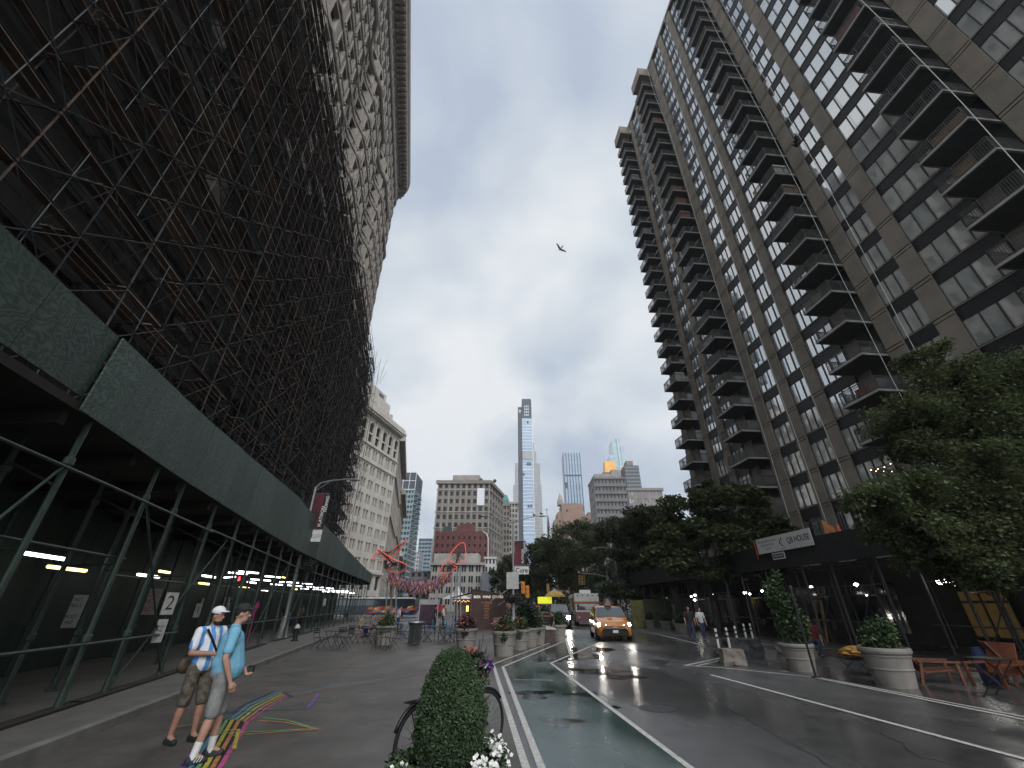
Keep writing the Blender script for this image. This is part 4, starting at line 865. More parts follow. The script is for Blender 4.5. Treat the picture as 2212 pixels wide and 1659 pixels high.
b = MB(); b.box(-33, 226, 60, -18, 244, 66); b.build('rooftop_house', tanst, t, True)
b = MB()
for z in (44.5, 36.5, 56): ledge(b, c, z, z + .6, .45)
for i in range(10): x = -39.6 + i * 3.07; b.box(x - .25, 219.6, 4, x + .25, 219.99, 58.8)
b.build('string_course', tanst, t, True)
b = MB(); b.box(-18.5, 219.2, 48, -14.6, 219.5, 57); b.build('scrim_patch', pale_fin, t, True)
b = MB(); b.ball((-17.0, 222.5, 62.2), 1.1, 8, 6); b.ball((-9.5, 224, 62.2), 1.0, 8, 6); b.build('roof_shrub', M('far_foliage', (.04, .06, .03), .9), t, True)
t, c = block('brick_block', 'dark red brick block with stepped parapet and rounded shoulder', 'building', -33.8, -10.4, 190, 18, 29.5, 10, 8, redb, farwin, .34, .42, None, cornice=None, dep=.4)
b = MB(); b.box(-33.8, 190, 29.6, -12.5, 190.4, 30.6); b.box(-24.5, 190, 30.61, -16.2, 190.4, 33.3); b.box(-22.8, 190, 33.31, -17.5, 190.4, 33.9)
b.build('parapet', redb, t, True); b = MB(); b.tube([(-12.6, 189.9, 30.4), (-11.2, 189.9, 29.6), (-10.4, 189.9, 27.6), (-10.2, 189.9, 14)], .3, 5); b.build('edge_trim', whitest, t, True)
b = MB(); b.box(-31, 193, 29.6, -27.5, 196, 33.2); b.build('water_tank', slate, t, True)
t, c = block('stone_block', 'low grey stone block with heavy cornice behind the right red neon sculpture', 'building', -30.6, -11.4, 170, 14, 15.6, 7, 4, greyst, farwin, .6, .6, None, cornice=(.9, .9), dep=.4, floor0=1, pair=True)
b = MB(); b.box(-30, 170.3, 16.3, -12.8, 182, 19.5); b.build('attic', greyst, t, True)
b = MB(); text('lettering', 'KINGSLEY', 1.6, M('faded_letters', (.28, .27, .25), .8), t, (-20, 170.2, 18), (PI / 2, 0, 0), .01, True) if False else None
block('stone_block', 'small white stone block between grey block and dark tall fronts', 'building', -10.9, -6.6, 178, 20, 18.5, 3, 5, whitest, farwin, .5, .6, 'l', 4, cornice=(.4, .7), dep=.3)
netg = M('grey_netting', (.17, .18, .2), .9, .2, .5)
t = thing('netted_scaffold', 'grey netted scaffold wrapping a low front right of the grey stone block', 'scaffold', (-9.8, 168, 0)); b = MB(); b.box(-11.0, 167, 0, -7.2, 176, 12.6); b.prism([(-11.0, 167), (-7.2, 167), (-7.2, 176), (-11.0, 176)], 12.61, 12.7); b.build('netting', netg, t, True)
b = MB()
for i in range(5): b.tube([(-11.05 + i * .97, 166.9, 0), (-11.05 + i * .97, 166.9, 13.4)], .07, 4)
for k in range(6): b.tube([(-11.1, 166.85, 2 + k * 2.1), (-7.1, 166.85, 2 + k * 2.1)], .06, 4)
b.build('pipe_frame', steel, t, True)
t, c = block('masonry_tower', 'brown tower with green copper roof right of the tan office block', 'building', -7.0, -1.6, 262, 30, 57, 3, 15, brownst, farwin, .55, .6, 'l', 5, cornice=(.6, 1.2), dep=.5)
b = MB(); b.prism([(-6.6, 262.5), (-2, 262.5), (-2, 280), (-6.6, 280)], 57.9, 60.5); b.hexa([(-6.6, 262.5, 60.5), (-2, 262.5, 60.5), (-2, 280, 60.5), (-6.6, 280, 60.5), (-5.6, 264, 64), (-3.2, 264, 64), (-3.2, 278, 64), (-5.6, 278, 64)]); b.build('roof', M('copper_green', (.08, .2, .17), .7, .2, .3), t, True)
block('masonry_tower', 'cream topped brown tower left of the dark slab skyscraper', 'building', -4.2, 4.0, 302, 30, 67, 4, 17, M('cream_masonry', (.3, .27, .235), .85, .15, .2), farwin, .6, .6, 'l', 5, cornice=(.7, 1.5), dep=.5)
# slender skyscraper: dark slab plus banded sky-blue glass
t = thing('skyscraper', 'very slender skyscraper, dark slab on its left and banded blue glass on its right', 'tower', (17, 530, 0))
b = MB(); b.box(8.3, 520.5, 0, 13.6, 545, 246.5); b.build('dark_slab', slate, t, True)
b = MB(); b.box(13.8, 521, 0, 27.0, 545, 229.5); b.build('glazing', sky_gl, t, True)
b = MB()
rr = random.Random(2)
for k in range(52):
    z = 4 + k * 4.35
    if z < 228: b.box(13.7, 520.6, z, 27.1, 521.3, z + rr.choice([.8, 1.0, 1.5]))
b.box(27.11, 520.4, 0, 28.1, 545, 256); b.build('floor_band', pale_fin, t, True)['kind'] = 'stuff'
b = MB(); b.box(13.9, 521.2, 229.6, 26.9, 545, 259.5); b.build('crown', slate, t, True)
b = MB()
for i in range(3):
    for k in range(4): b.box(17 + i * 2.4, 520.9, 233 + k * 4.4, 18.6 + i * 2.4, 521.15, 236 + k * 4.4)
b.box(9.6, 520.2, 238, 12.2, 520.45, 242); b.build('crown_opening', palewin, t, True)
for (x0, z) in ((19.5, 163), (22.4, 163), (19.5, 109), (22.8, 109), (13.9, 149), (20.5, 222)): b = MB(); b.box(x0, 520.2, z, x0 + 2.2, 520.55, z + 3.4); b.build('open_bay', slate, t, True)
b = MB(); b.box(14.2, 520.1, 171, 26.8, 520.55, 181); b.build('terrace_columns', M('pale_grey_clad', (.33, .34, .35), .6), t, True)
esb = M('pale_grey_limestone', (.42, .41, .40), .85, .1, .05)
t = thing('stepped_skyscraper', 'pale stepped limestone skyscraper standing behind the slender blue one', 'tower', (38, 1010, 0))
mw = MB(); wn = []
for (x0, x1, yy, z0, z1, cc, rw) in ((3, 72, 1000, 0, 262, 22, 40), (7.5, 70, 1003, 262, 318, 20, 9), (22, 62, 1006, 318, 350, 12, 5), (28, 57, 1009, 350, 374, 8, 3)):
    facade(mw, wn, (x0, yy), (x1, yy), z0, z1, cc, rw, .45, .8, .8, .1); quadbox(mw, [(x0, yy), (x1, yy), (x1, yy + 40), (x0, yy + 40)], z0, z1, (1, 2, 3))
mw.build('wall', esb, t, True); b = MB()
for f in wn: b.face(f)
b.build('window', M('esb_window', (.2, .2, .21), .5), t, True)['kind'] = 'stuff'
b = MB(); b.tube([(42, 1020, 374), (42, 1020, 400)], [8, 3], 8); b.build('spire', esb, t, True)
def fin_tower(label, x0, x1, Y, z1, n, notch=()):
    t = thing('finned_tower', label, 'tower', ((x0 + x1) / 2, Y + 12, 0)); b = MB(); b.box(x0, Y, 0, x1, Y + 25, z1); b.build('glazing', sky_gl, t, True); b = MB(); w_ = (x1 - x0) / n
    for i in range(n + 1): x = x0 + i * w_; b.box(x - .55, Y - .9, 0, x + .55, Y - .05, z1 + .8)
    b.build('vertical_fin', slate, t, True); b = MB()
    for (i, z, h) in notch: b.box(x0 + i * w_ + .56, Y - .7, z, x0 + (i + 1) * w_ - .56, Y - .02, z + h)
    b.box(x0, Y - .5, 199, x1, Y - .04, 201.5); b.build('notch', slate, t, True)
fin_tower('blue glass tower with dark vertical fins above the orange brick block', 90.5, 120, 700, 240, 6, [(0, 178, 10), (5, 140, 8)])
t = thing('stepped_brick_block', 'orange brown stepped brick block below the finned blue tower', 'building', (62, 430, 0))
b = MB(); b.box(50, 420, 0, 71, 445, 92); b.box(45.5, 421, 0, 49.99, 445, 84); b.box(42, 422, 0, 45.49, 445, 77); b.box(76.0, 421, 0, 81, 445, 84); b.box(71.01, 421.5, 0, 75.99, 445, 81)
for i in range(6): b.box(51 + i * 2.6, 420.2, 92, 52 + i * 2.6, 421, 93)
b.build('wall', orangeb, t, True); b = MB()
for k in range(8): b.box(72, 421.2, 44 + k * 4.6, 75, 421.45, 46.5 + k * 4.6)
for (x_, z_) in ((46.5, 70), (46.5, 74), (54, 84), (43, 70), (78, 70)): b.box(x_, 419.9 if x_ == 54 else 420.8 + .1 * (x_ < 45) , z_, x_ + 1.6, 421.99 if x_ < 45 else 420.99 if x_ != 54 else 419.99, z_ + 2.4)
b.build('window', farwin, t, True)['kind'] = 'stuff'; b = MB(); b.prism([(47, 424), (52, 424), (52, 434), (47, 434)], 92.01, 97); b.hexa([(47, 424, 97), (52, 424, 97), (52, 434, 97), (47, 434, 97), (49, 428, 104), (50, 428, 104), (50, 430, 104), (49, 430, 104)]); b.build('rooftop_house', tanst, t, True)
block('masonry_block', 'low grey masonry block between orange brick block and netted block', 'building', 81.5, 97, 425, 20, 55, 5, 9, greyst, farwin, .5, .5, None, cornice=None)
t, c = block('masonry_block', 'dark brown masonry block wrapped in scaffold bands below the gold roofed tower', 'building', 66.2, 92.0, 330, 25, 93, 9, 15, M('scrim_grey', (.18, .17, .16), .85, .2, .1), farwin, .5, .5, 'l', 4, cornice=(.5, 1), dep=.5)
b = MB()
for k in range(15): z = 8 + k * 6; b.box(66.6, 328.6, z, 91.8, 329.7, z + .5)
for i in range(14): b.tube([(66.8 + i * 1.9, 328.5, 0), (66.8 + i * 1.9, 328.5, 95)], .12, 4)
b.build('scaffold_band', M('scaffold_grey', (.13, .125, .125), .8), t, True); b = MB(); b.box(68, 333, 94, 90, 350, 97.5); b.box(83, 336, 97.51, 90, 350, 102); b.build('rooftop_house', tanst, t, True)
block('office_block', 'tan office block with pale windows at right, left of the brick apartment tower', 'building', 93, 121, 332, 25, 84, 5, 13, M('tan_brown_brick', (.22, .195, .17), .85, .15, .2), palewin, .62, .58, None, cornice=(1.1, 2.0), dep=.6, pair=True)
t, c = block('masonry_tower', 'brown tower with orange gold roof', 'tower', 113.5, 131, 500, 18, 147, 3, 30, brownst, palewin, .5, .5, None, cornice=(.5, 1), limit=20)
b = MB(); b.hexa([(116, 501, 147.9), (131, 501, 147.9), (131, 516, 147.9), (116, 516, 147.9), (117.5, 503, 163), (129.5, 503, 163), (129.5, 514, 163), (117.5, 514, 163)]); b.build('roof', M('gold_roof', (.75, .36, .05), .45, .1, .2), t, True)
t, c = block('office_tower', 'dark grey office tower right of the gold roof', 'tower', 135, 152, 480, 20, 150, 8, 34, slate, palewin, .5, .45, None, cornice=None, limit=60); b = MB(); b.box(139, 484, 150, 147, 496, 157); b.build('rooftop_house', brownst, t, True)
t = thing('glass_skyscraper', 'pale teal glass skyscraper with jagged top far behind the gold roof', 'tower', (243, 910, 0)); b = MB()
for (x0, x1, z) in ((224, 232, 305), (232.1, 242, 340), (242.1, 250, 346), (250.1, 257, 325), (257.1, 262, 280)): b.box(x0, 900 + (x0 % 3), 0, x1, 940, z)
b.build('glazing', M('pale_teal_glass', (.3, .42, .45), .1, .2, .03, spec=.9, stretch=(1, 1, 3)), t, True); b = MB(); b.box(243, 898.5, 0, 244.6, 900.5, 346)
for k in range(30): b.box(224, 899, 60 + k * 9, 262, 900 - .01, 61.2 + k * 9) if 61 + k * 9 < 279 else None
b.build('pale_strip', pale_fin, t, True)
block('glass_block', 'blue glass block far down the avenue between the left and middle buildings', 'tower', -107, -92, 500, 20, 70, 4, 16, blue_gl, farwin, .8, .5, None, cornice=None, limit=20)
block('masonry_block', 'pale grey block far down the avenue left of the blue glass one', 'building', -95.5, -84, 400, 20, 45, 5, 12, M('pale_grey_stone', (.36, .37, .38), .85, .1, .1), farwin, .5, .5, 'r', 4, cornice=None, limit=40)
block('masonry_block', 'low grey block closing the avenue behind the coloured garland', 'building', -52, -33, 230, 20, 17, 6, 4, M('mid_grey_stone', (.2, .2, .21), .85, .1, .1), farwin, .55, .5, None, cornice=(.3, .6), limit=24)
t = thing('flagpole', 'tall pole with furled flag above the park trees', 'flagpole', (10, 121, 0)); b = MB(); b.tube([(10, 121, 0), (10, 121, 26)], [.14, .06], 7); b.ball((10, 121, 26.1), .25); b.build('pole', steel, t, True)
b = MB(); b.tube([(10.25, 121, 24.5), (10.35, 121, 22), (10.2, 121, 19.5), (10.15, 121, 17.8)], [.1, .3, .35, .1], 6); b.build('flag', M('flag_cloth', (.2, .14, .14), .8, .5, 2), t, True)
# ------------------------------------------------------------------ trees
leaf_a = leafy('leaf_green', (.095, .112, .05)); leaf_b = leafy('leaf_dark_green', (.085, .098, .054)); leaf_c = leafy('leaf_near_green', (.08, .1, .045))
bark = M('bark', (.05, .043, .036), .9, .3, 3, .5, 15)
def tree(name, label, base, lobes, n, size, leafm, trunk_r=.3, group=None, seed=1, shell=.45, droop=0.0, fork=None, sub=7, cat='tree', thick=1.0):
    rnd = random.Random(seed); t = thing(name, label, cat, (*base, 0), 0, group)
    bx_, by_ = base; lob = []
    for c, r in lobes:                 # break every lobe into smaller leaf clumps with gaps between them
        for _ in range(sub):
            a, e = rnd.uniform(0, 2 * PI), rnd.uniform(-.7, 1.1); q = rnd.uniform(.45, .95)
            lob.append(((c[0] + math.cos(a) * math.cos(e) * r[0] * q, c[1] + math.sin(a) * math.cos(e) * r[1] * q, c[2] + math.sin(e) * r[2] * q), (r[0] * rnd.uniform(.28, .45), r[1] * rnd.uniform(.28, .45), r[2] * rnd.uniform(.22, .38) * thick)))
    mb = MB(); leaves(mb, lob, n, size, rnd, .25, droop); mb.build('crown', leafm, t, True)
    zf = fork or min(c[2] - r[2] for c, r in lobes) + .6
    mb = MB(); mb.tube([(bx_, by_, -.05), (bx_ + .1, by_, zf * .5), (bx_, by_ + .1, zf)], [trunk_r * 1.25, trunk_r, trunk_r * .85], 9)
    for c, r in lobes:
        mid = ((bx_ + c[0]) / 2 + rnd.uniform(-.3, .3), (by_ + c[1]) / 2, zf + (c[2] - zf) * .55); mb.tube([(bx_, by_, zf - .1), mid, c], [trunk_r * .6, trunk_r * .4, trunk_r * .15], 6)
    for c, r in lob[::3]:
        o = min(lobes, key=lambda l: (Vector(l[0]) - Vector(c)).length)[0]; mb.tube([o, c], [trunk_r * .18, .02], 4)
    mb.build('trunk', bark, t, True); return t
pk = [(4, 104, 15.5, 6.5), (13, 100, 20, 8), (24, 108, 20.5, 8.5), (34, 100, 19, 8), (43, 112, 21, 9), (19, 126, 24, 8), (8, 124, 19, 7), (52, 104, 20, 8.5), (30, 84, 16, 6.5), (23, 80, 13.5, 5.2), (0, 112, 12.5, 5)]
labs = ['leftmost lower tree behind the lamp post banner', 'tall spreading tree in the middle of the park edge', 'large tree behind the white truck', 'broad tree behind the curved street lamp', 'tall dark tree right of the street lamp', 'tallest tree at the back of the park', 'rear tree behind the slender skyscraper foot', 'tree closest to the brick apartment tower corner', 'mid height tree right behind the yellow taxi', 'smaller round tree behind the traffic signals', 'small low tree at the left end of the park']
for i, (x, y, h, r) in enumerate(pk):
    lobes = [((x, y, h - r * .62), (r * .8, r * .8, r * .62)), ((x - r * .55, y - 1, h - r * .95), (r * .55, r * .6, r * .5)), ((x + r * .55, y - 1, h - r * .9), (r * .55, r * .6, r * .5)), ((x, y - r * .4, h - r * 1.35), (r * .75, r * .6, r * .55)), ((x + r * .2, y + 1, h - r * .3), (r * .45, r * .45, r * .3)), ((x - r * .4, y - r * .3, h * .32), (r * .7, r * .55, h * .22)), ((x + r * .45, y - r * .35, h * .26), (r * .7, r * .55, h * .2))]
    tree('park_tree', labs[i], (x, y), lobes, 14000, .52, leaf_a if i in (0, 1, 6, 9, 10) else leaf_b, .38, 'park trees along the far side of the street', 20 + i, sub=12, fork=h * .3)
# undergrowth and hedge under the park trees reads as one dark mass
rnd = random.Random(77); mb = MB(); leaves(mb, [((x, 92 + (x % 3), 2.2), (3.6, 2.2, 2.4)) for x in range(1, 62, 3)], 9000, .5, rnd, .2); tag(mb.build('park_undergrowth', leaf_b), kind='stuff')
# street trees on the right
st = [((14.2, 33), [((13.4, 32, 7.6), (2.6, 2.6, 1.9)), ((16.6, 31, 8.3), (2.6, 2.4, 2.0)), ((11.6, 31.5, 5.9), (2.2, 2.2, 1.5)), ((18.0, 31, 6.6), (1.8, 2.2, 1.6)), ((14.5, 30, 5.4), (2.6, 2.0, 1.4)), ((15.2, 32, 9.3), (1.5, 1.5, 1.1)), ((12.5, 31, 4.0), (2.4, 1.8, 1.3)), ((16.5, 30.5, 4.2), (2.6, 1.8, 1.4)), ((10.5, 32, 4.6), (1.5, 1.6, 1.1))], 30000, 'bushy dark street tree left of the white banner sign'),
      ((13.0, 50), [((12.6, 50, 8.6), (3.2, 3, 2.4)), ((15, 49, 10.2), (3, 3, 2.4)), ((17.5, 50, 8.5), (2.6, 3, 2.2)), ((12.4, 48.5, 6.0), (3.0, 2.6, 1.6)), ((16, 49, 6.2), (3, 2.6, 1.6)), ((12, 48, 3.6), (3, 2, 1.6)), ((16, 48, 3.6), (3, 2, 1.6))], 22000, 'street tree further back, behind the bushy one'),
      ((18.6, 66), [((17.5, 66, 11), (4, 3.5, 3)), ((22, 66, 13), (4, 3.5, 3)), ((19, 65, 7.5), (4.5, 3, 2.4)), ((25, 66, 10), (3, 3, 3)), ((18, 64, 4), (4, 2.4, 2.2)), ((24, 64, 5), (4, 2.4, 2.6))], 18000, 'far street tree between the park and the brick apartment tower')]
for i, (b_, lo, n, lab) in enumerate(st): tree('street_tree', lab, b_, lo, n, .3 + .06 * i, leaf_c if i == 0 else leaf_b, .17, 'street trees along the right pavement', 50 + i, droop=.25, sub=13)
# big drooping tree at the right edge, nearest the camera
lo = []
for u, v, ru, rv, Y in [(1995, 775, 45, 14, 13.4), (2060, 850, 85, 42, 13.6), (2150, 850, 80, 45, 13.6), (2230, 860, 70, 60, 13.8), (1960, 905, 70, 26, 13.2), (2050, 925, 90, 38, 13.4), (2160, 940, 90, 50, 13.5), (2240, 960, 70, 60, 13.8), (1985, 965, 55, 22, 13.1), (2070, 1010, 80, 40, 13.3), (2170, 1040, 85, 50, 13.5), (1880, 1085, 50, 22, 13.0), (1950, 1075, 70, 30, 13.1), (2040, 1095, 85, 40, 13.2), (2140, 1120, 90, 45, 13.4), (1955, 1135, 65, 32, 12.9), (2050, 1170, 80, 38, 13.0), (2150, 1190, 80, 40, 13.2), (2010, 1205, 45, 26, 12.8), (2090, 1240, 55, 26, 12.9), (2220, 1120, 70, 70, 13.6), (2180, 1240, 50, 30, 13.0)]:
    p = PT(u, v, Y); w_ = p.y * math.cos(PITCH) + (p.z - HC) * math.sin(PITCH); k_ = K * w_ / FPX * 1.12; lo.append((tuple(p), (ru * k_, 1.1 + .4 * (ru > 60), rv * k_ * 1.45)))
tree('street_tree', 'large drooping tree at right edge covering the lower balconies and the dark shed', (20.3, 15.2), lo, 105000, .115, leaf_c, .16, 'street trees along the right pavement', 91, droop=.45, fork=3.6, sub=20, thick=1.5)
# planters: ribbed tubs
tub_m = M('beige_tub', (.2, .185, .165), .8, .2, 2.2, .15, 60); soil = M('soil', (.02, .015, .012), .95)
def tub_mesh(r=.5, h=.78, taper=.74, n=44):
    mb = MB(); b = r * taper
    f = lambda z: b + (r * .94 - b) * z / h
    mb.lathe([(0, .0), (b, 0), (f(.02), .02), (f(.42 * h), .42 * h), (f(.45 * h) + .018, .435 * h), (f(.45 * h) + .018, .465 * h), (f(.48 * h), .48 * h), (f(.76 * h), .76 * h), (f(.78 * h) + .02, .775 * h), (f(.78 * h) + .02, .80 * h), (f(.82 * h), .815 * h), (f(.84 * h), .84 * h), (r, .86 * h), (r + .012, .92 * h), (r, .985 * h), (r * .97, h), (r * .88, h), (r * .86, h * .9), (r * .8, h * .88), (0, h * .88)], n); return mb.mesh('tub', tub_m)
tub_me = tub_mesh()
flowers = {'pink': M('flower_pink', (.45, .1, .1), .7, .3, 8, isl=.4), 'white': M('flower_white', (.75, .74, .7), .7, .1, 8, isl=.15), 'purple': M('flower_purple', (.12, .04, .2), .7, .3, 8, isl=.4), 'coral': M('flower_coral', (.5, .14, .1), .7, .3, 8, isl=.4), 'rust': M('flower_rust', (.3, .12, .07), .7, .3, 8, isl=.4)}
leaf_d = M('leaf_plant', (.045, .075, .03), .6, .3, 2, isl=.5); leaf_e = M('leaf_plant_dark', (.022, .034, .02), .6, .3, 2, isl=.5); leaf_p = M('leaf_purple', (.045, .03, .035), .6, .3, 2, isl=.5)
def planter(label, x, y, r, kind, h=None, seed=1, name='planter', rz=0.0):
    s = r / .5; t = thing(name, label, 'planter', (x, y, .0), rz, 'beige round tub planters'); o = link('tub', tub_me, t); o.scale = (s, s, (h or .78 * s) / .78)
    H = (h or .78 * s); rnd = random.Random(seed)
    def plant(lobes, n, sz, m, nm, shell=.2, dr=0): mb = MB(); leaves(mb, lobes, n, sz, rnd, shell, dr); return mb.build(nm, m, t)
    if kind == 'tallbush':
        plant([((0, 0, H + .75), (.42, .42, .8)), ((-.2, .05, H + 1.35), (.35, .33, .5)), ((.22, 0, H + .5), (.4, .4, .5)), ((-.05, 0, H + 1.75), (.2, .2, .4))], 4200, .11, leaf_d, 'foliage', .1); mb = MB(); mb.tube([(0, 0, H - .1), (-.05, 0, H + 1.8)], [.03, .01], 6); mb.tube([(.1, 0, H - .1), (.25, 0, H + .9)], [.02, .008], 5); mb.build('stem', bark, t)
    elif kind == 'shrub': plant([((0, 0, H + .22), (r * .8, r * .8, .42)), ((.15, 0, H + .42), (r * .55, r * .5, .28))], 2600, .08, leaf_d, 'foliage', .1)
    elif kind == 'bigshrub': plant([((0, 0, H + .45), (r * 1.1, r * 1.1, .62)), ((-.2, 0, H + .75), (r * .8, r * .8, .45))], 3600, .1, leaf_e, 'foliage', .15)
    else:
        plant([((0, 0, H + .1), (r * .95, r * .95, .3)), ((.05, 0, H + .3), (r * .6, r * .6, .25)), ((0, -r * .85, H - .12), (r * .35, .15, .28))], 1900, .085, leaf_p if kind == 'coral' else leaf_d, 'foliage', .15)
        plant([((-.1, -.1, H + .22), (r * .95, r * .9, .28))], 170 if kind != 'white' else 70, .075, flowers[kind], 'blossom', .6)
    return t
planter('large beige tub with pink flowers, nearest of the row beside the bike lane', -.32, 19.4, .5, 'pink', .86, 1)
planter('second beige tub in the row beside the bike lane, rust coloured blooms', .33, 22.0, .5, 'rust', .8, 2)
planter('third beige tub in the row beside the bike lane, full dark shrub', .83, 23.5, .5, 'bigshrub', .8, 3)
planter('fourth beige tub in the row beside the bike lane, small white flowers', 1.32, 24.8, .45, 'white', .78, 4)
planter('beige tub with low shrub standing alone in front of the dark car', 2.6, 27.2, .5, 'shrub', .8, 5)
planter('beige tub with flowers on the plaza behind the topiary, sculpture poles above it', -2.15, 22.5, .55, 'coral', .82, 6)
planter('beige tub among cafe chairs on the left of the plaza', -6.5, 24.6, .55, 'rust', .85, 7)
planter('beige tub with tall feathery bush, between stone blocks and yellow heap', 8.9, 15.2, .48, 'tallbush', .72, 8)
planter('largest beige tub at right with small leafy shrub beside the yellow heap', 9.5, 12.45, .55, 'shrub', .82, 9)
for i, (u, v) in enumerate([(1440, 1360), (1474, 1368), (1405, 1356)]): x, y = G(u * K, v * K); planter('far beige tub under the right street trees, ' + ['middle of three', 'nearest to the pedestrians', 'furthest from the camera'][i], x, y, .5, 'shrub', .62, 30 + i)
# foreground topiary tub with white flowers, and dark pole sections
TX, TY = -.66, 5.62
t = thing('topiary_planter', 'clipped dark green topiary in a stone tub ringed with white flowers', 'planter', (TX, TY, 0)); o = link('tub', tub_mesh(.58, .27, .8), t)
rnd = random.Random(8); mb = MB()
def topi(z): # radius of the clipped bush at height z
    q = (z - .34) / .98; T = [(0, .78), (.03, .82), (.17, .97), (.41, 1.0), (.65, .81), (.79, .66), (.89, .52), (.97, .34), (1, .0)]
    for (a, b), (c, d) in zip(T, T[1:]):
        if a <= q <= c: return .368 * (b + (d - b) * (q - a) / (c - a))
    return 0
for _ in range(30000):
    z = rnd.uniform(.34, 1.32); r = topi(z)
    if r < .02: continue
    a = rnd.uniform(0, 2 * PI); bump_ = 1 + .05 * math.sin(a * 5 + z * 9) + .04 * math.sin(a * 9 - z * 17); q = r * bump_ * (rnd.uniform(.82, 1.02) if rnd.random() < .93 else rnd.uniform(1.0, 1.1)); x, y = q * math.cos(a), q * math.sin(a)
    sz = rnd.uniform(.012, .026); d = Vector((rnd.uniform(-1, 1), rnd.uniform(-1, 1), rnd.uniform(-.6, 1))).normalized() * sz; e_ = d.orthogonal().normalized() * sz * .4; p = Vector((x, y, z)); mb.face([p - d, p + e_, p + d, p - e_])
mb.build('bush', M('yew_leaf', (.034, .058, .024), .6, .3, 6, isl=.6), t)
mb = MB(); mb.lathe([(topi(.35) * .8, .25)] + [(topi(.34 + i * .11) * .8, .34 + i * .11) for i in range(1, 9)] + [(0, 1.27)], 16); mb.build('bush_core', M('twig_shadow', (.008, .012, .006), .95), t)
rnd = random.Random(12); mb = MB()
leaves(mb, [((math.cos(a) * .5, math.sin(a) * .5, .3), (.14, .14, .08)) for a in [i * .4 for i in range(16)]] + [((.45, .1, .38), (.15, .14, .15)), ((-.5, 0, .34), (.14, .14, .1))], 2600, .055, rnd, .2); mb.build('flower_leaves', leaf_d, t)
mb = MB()
for cx_, cy_, cz_, n_ in ((.45, .12, .5, 26), (.5, .02, .44, 30), (.38, .2, .47, 16), (.55, .15, .40, 26), (.3, -.35, .4, 18), (.36, -.28, .42, 16), (.46, -.2, .38, 16), (.2, -.42, .37, 14), (-.15, -.5, .36, 12), (-.28, -.45, .35, 10), (-.02, -.48, .36, 8), (-.45, -.25, .36, 8), (.6, -.05, .33, 16)):
    for _ in range(n_):
        p = Vector((cx_, cy_, cz_ - .04)) + Vector((rnd.gauss(0, .035), rnd.gauss(0, .035), rnd.gauss(0, .03))); nrm = Vector((rnd.uniform(-.6, .6), rnd.uniform(-1, -.2), rnd.uniform(.2, 1))).normalized(); e1 = nrm.orthogonal().normalized() * .021; e2 = nrm.cross(e1)
        for q in range(5): a = q * 2 * PI / 5; d1 = e1 * math.cos(a) + e2 * math.sin(a); d2 = (e1 * math.cos(a + .6) + e2 * math.sin(a + .6)); d3 = (e1 * math.cos(a - .6) + e2 * math.sin(a - .6)); mb.face([p, p + d3 * .8, p + d1 * 1.15, p + d2 * .8])
mb.build('white_blossom', flowers['white'], t)['kind'] = 'stuff'
# flower tub right behind the topiary with tall stems
t = planter('flower tub just behind the topiary: pink blooms, purple petunia and tall dark salvia spikes', -.78, 8.5, .42, 'pink', .5, 41)
rnd = random.Random(5); mb = MB(); leaves(mb, [((-.05, 0, .75), (.32, .25, .25)), ((-.42, -.05, .7), (.16, .15, .2)), ((.12, 0, .9), (.25, .2, .16))], 1500, .07, rnd, .2); mb.build('tall_foliage', leaf_e, t)
mb = MB(); leaves(mb, [((-.1, -.1, 1.0), (.22, .16, .08)), ((-.25, -.12, .9), (.14, .12, .09)), ((.05, 0, 1.08), (.15, .12, .06))], 150, .06, rnd, .3); mb.build('blossom', flowers['coral'], t)
mb = MB()
for (dx, z1, l_) in ((.2, 1.22, .15), (.32, 1.12, .1), (.26, 1.3, .1), (.36, 1.02, .12), (-.45, 1.1, .12)): mb.tube([(dx * .6, 0, .6), (dx, 0, z1 - l_)], .006, 5); mb.tube([(dx, 0, z1 - l_), (dx + .01, 0, z1)], [.018, .008], 5)
mb.build('salvia_spike', leaf_p, t); mb = MB(); leaves(mb, [((.38, -.15, .86), (.11, .1, .09))], 160, .06, rnd, .2); mb.build('petunia', flowers['purple'], t)
# ------------------------------------------------------------------ street furniture
def lettering(b, *a, **k): return text('lettering', *a, **k)
maroon = M('banner_maroon', (.16, .02, .03), .7, .5, 1.3, col2=(.03, .02, .025)); ban_k = M('banner_black', (.02, .018, .02), .7); ban_w = M('banner_white', (.6, .6, .58), .7)
def banner(t, x, z, w_, h_, top_words, mats):
    b = MB(); b.box(x, -.012, z, x + w_ * .62, .012, z + h_); b.build('banner', maroon, t); b = MB(); b.box(x + w_ * .62 + .002, -.012, z, x + w_, .012, z + h_); b.build('banner', ban_k, t)
    text('lettering', 'FLATIRON', h_ * .125, ban_w, t, (x + w_ * .72, -.016, z + h_ * .36), (PI / 2, -PI / 2, 0), .002, bold=.006); text('lettering', 'NOMAD', h_ * .125, ban_w, t, (x + w_ * .9, -.016, z + h_ * .72), (PI / 2, -PI / 2, 0), .002, bold=.006)
    b = MB(); b.tube([(x - .05, 0, z + h_ + .03), (x + w_, 0, z + h_ + .03)], .02, 6); b.tube([(x - .05, 0, z - .02), (x + w_, 0, z - .02)], .015, 6); b.build('bracket', steel, t)
grey_pole = M('grey_painted_pole', (.27, .28, .29), .5, .15, 3, metal=.3)
lx, ly = shp(27.3, .42)
t = thing('street_lamp', 'grey cobra head street lamp with maroon FLATIRON NOMAD banner beside the green shed', 'street lamp', (lx, ly, .13))
b = MB(); b.lathe([(.3, 0), (.3, .05), (.26, .1), (.2, .9), (.16, 1.0), (.11, 1.1), (.095, 3), (.07, 8.6)], 14); b.build('pole', grey_pole, t)
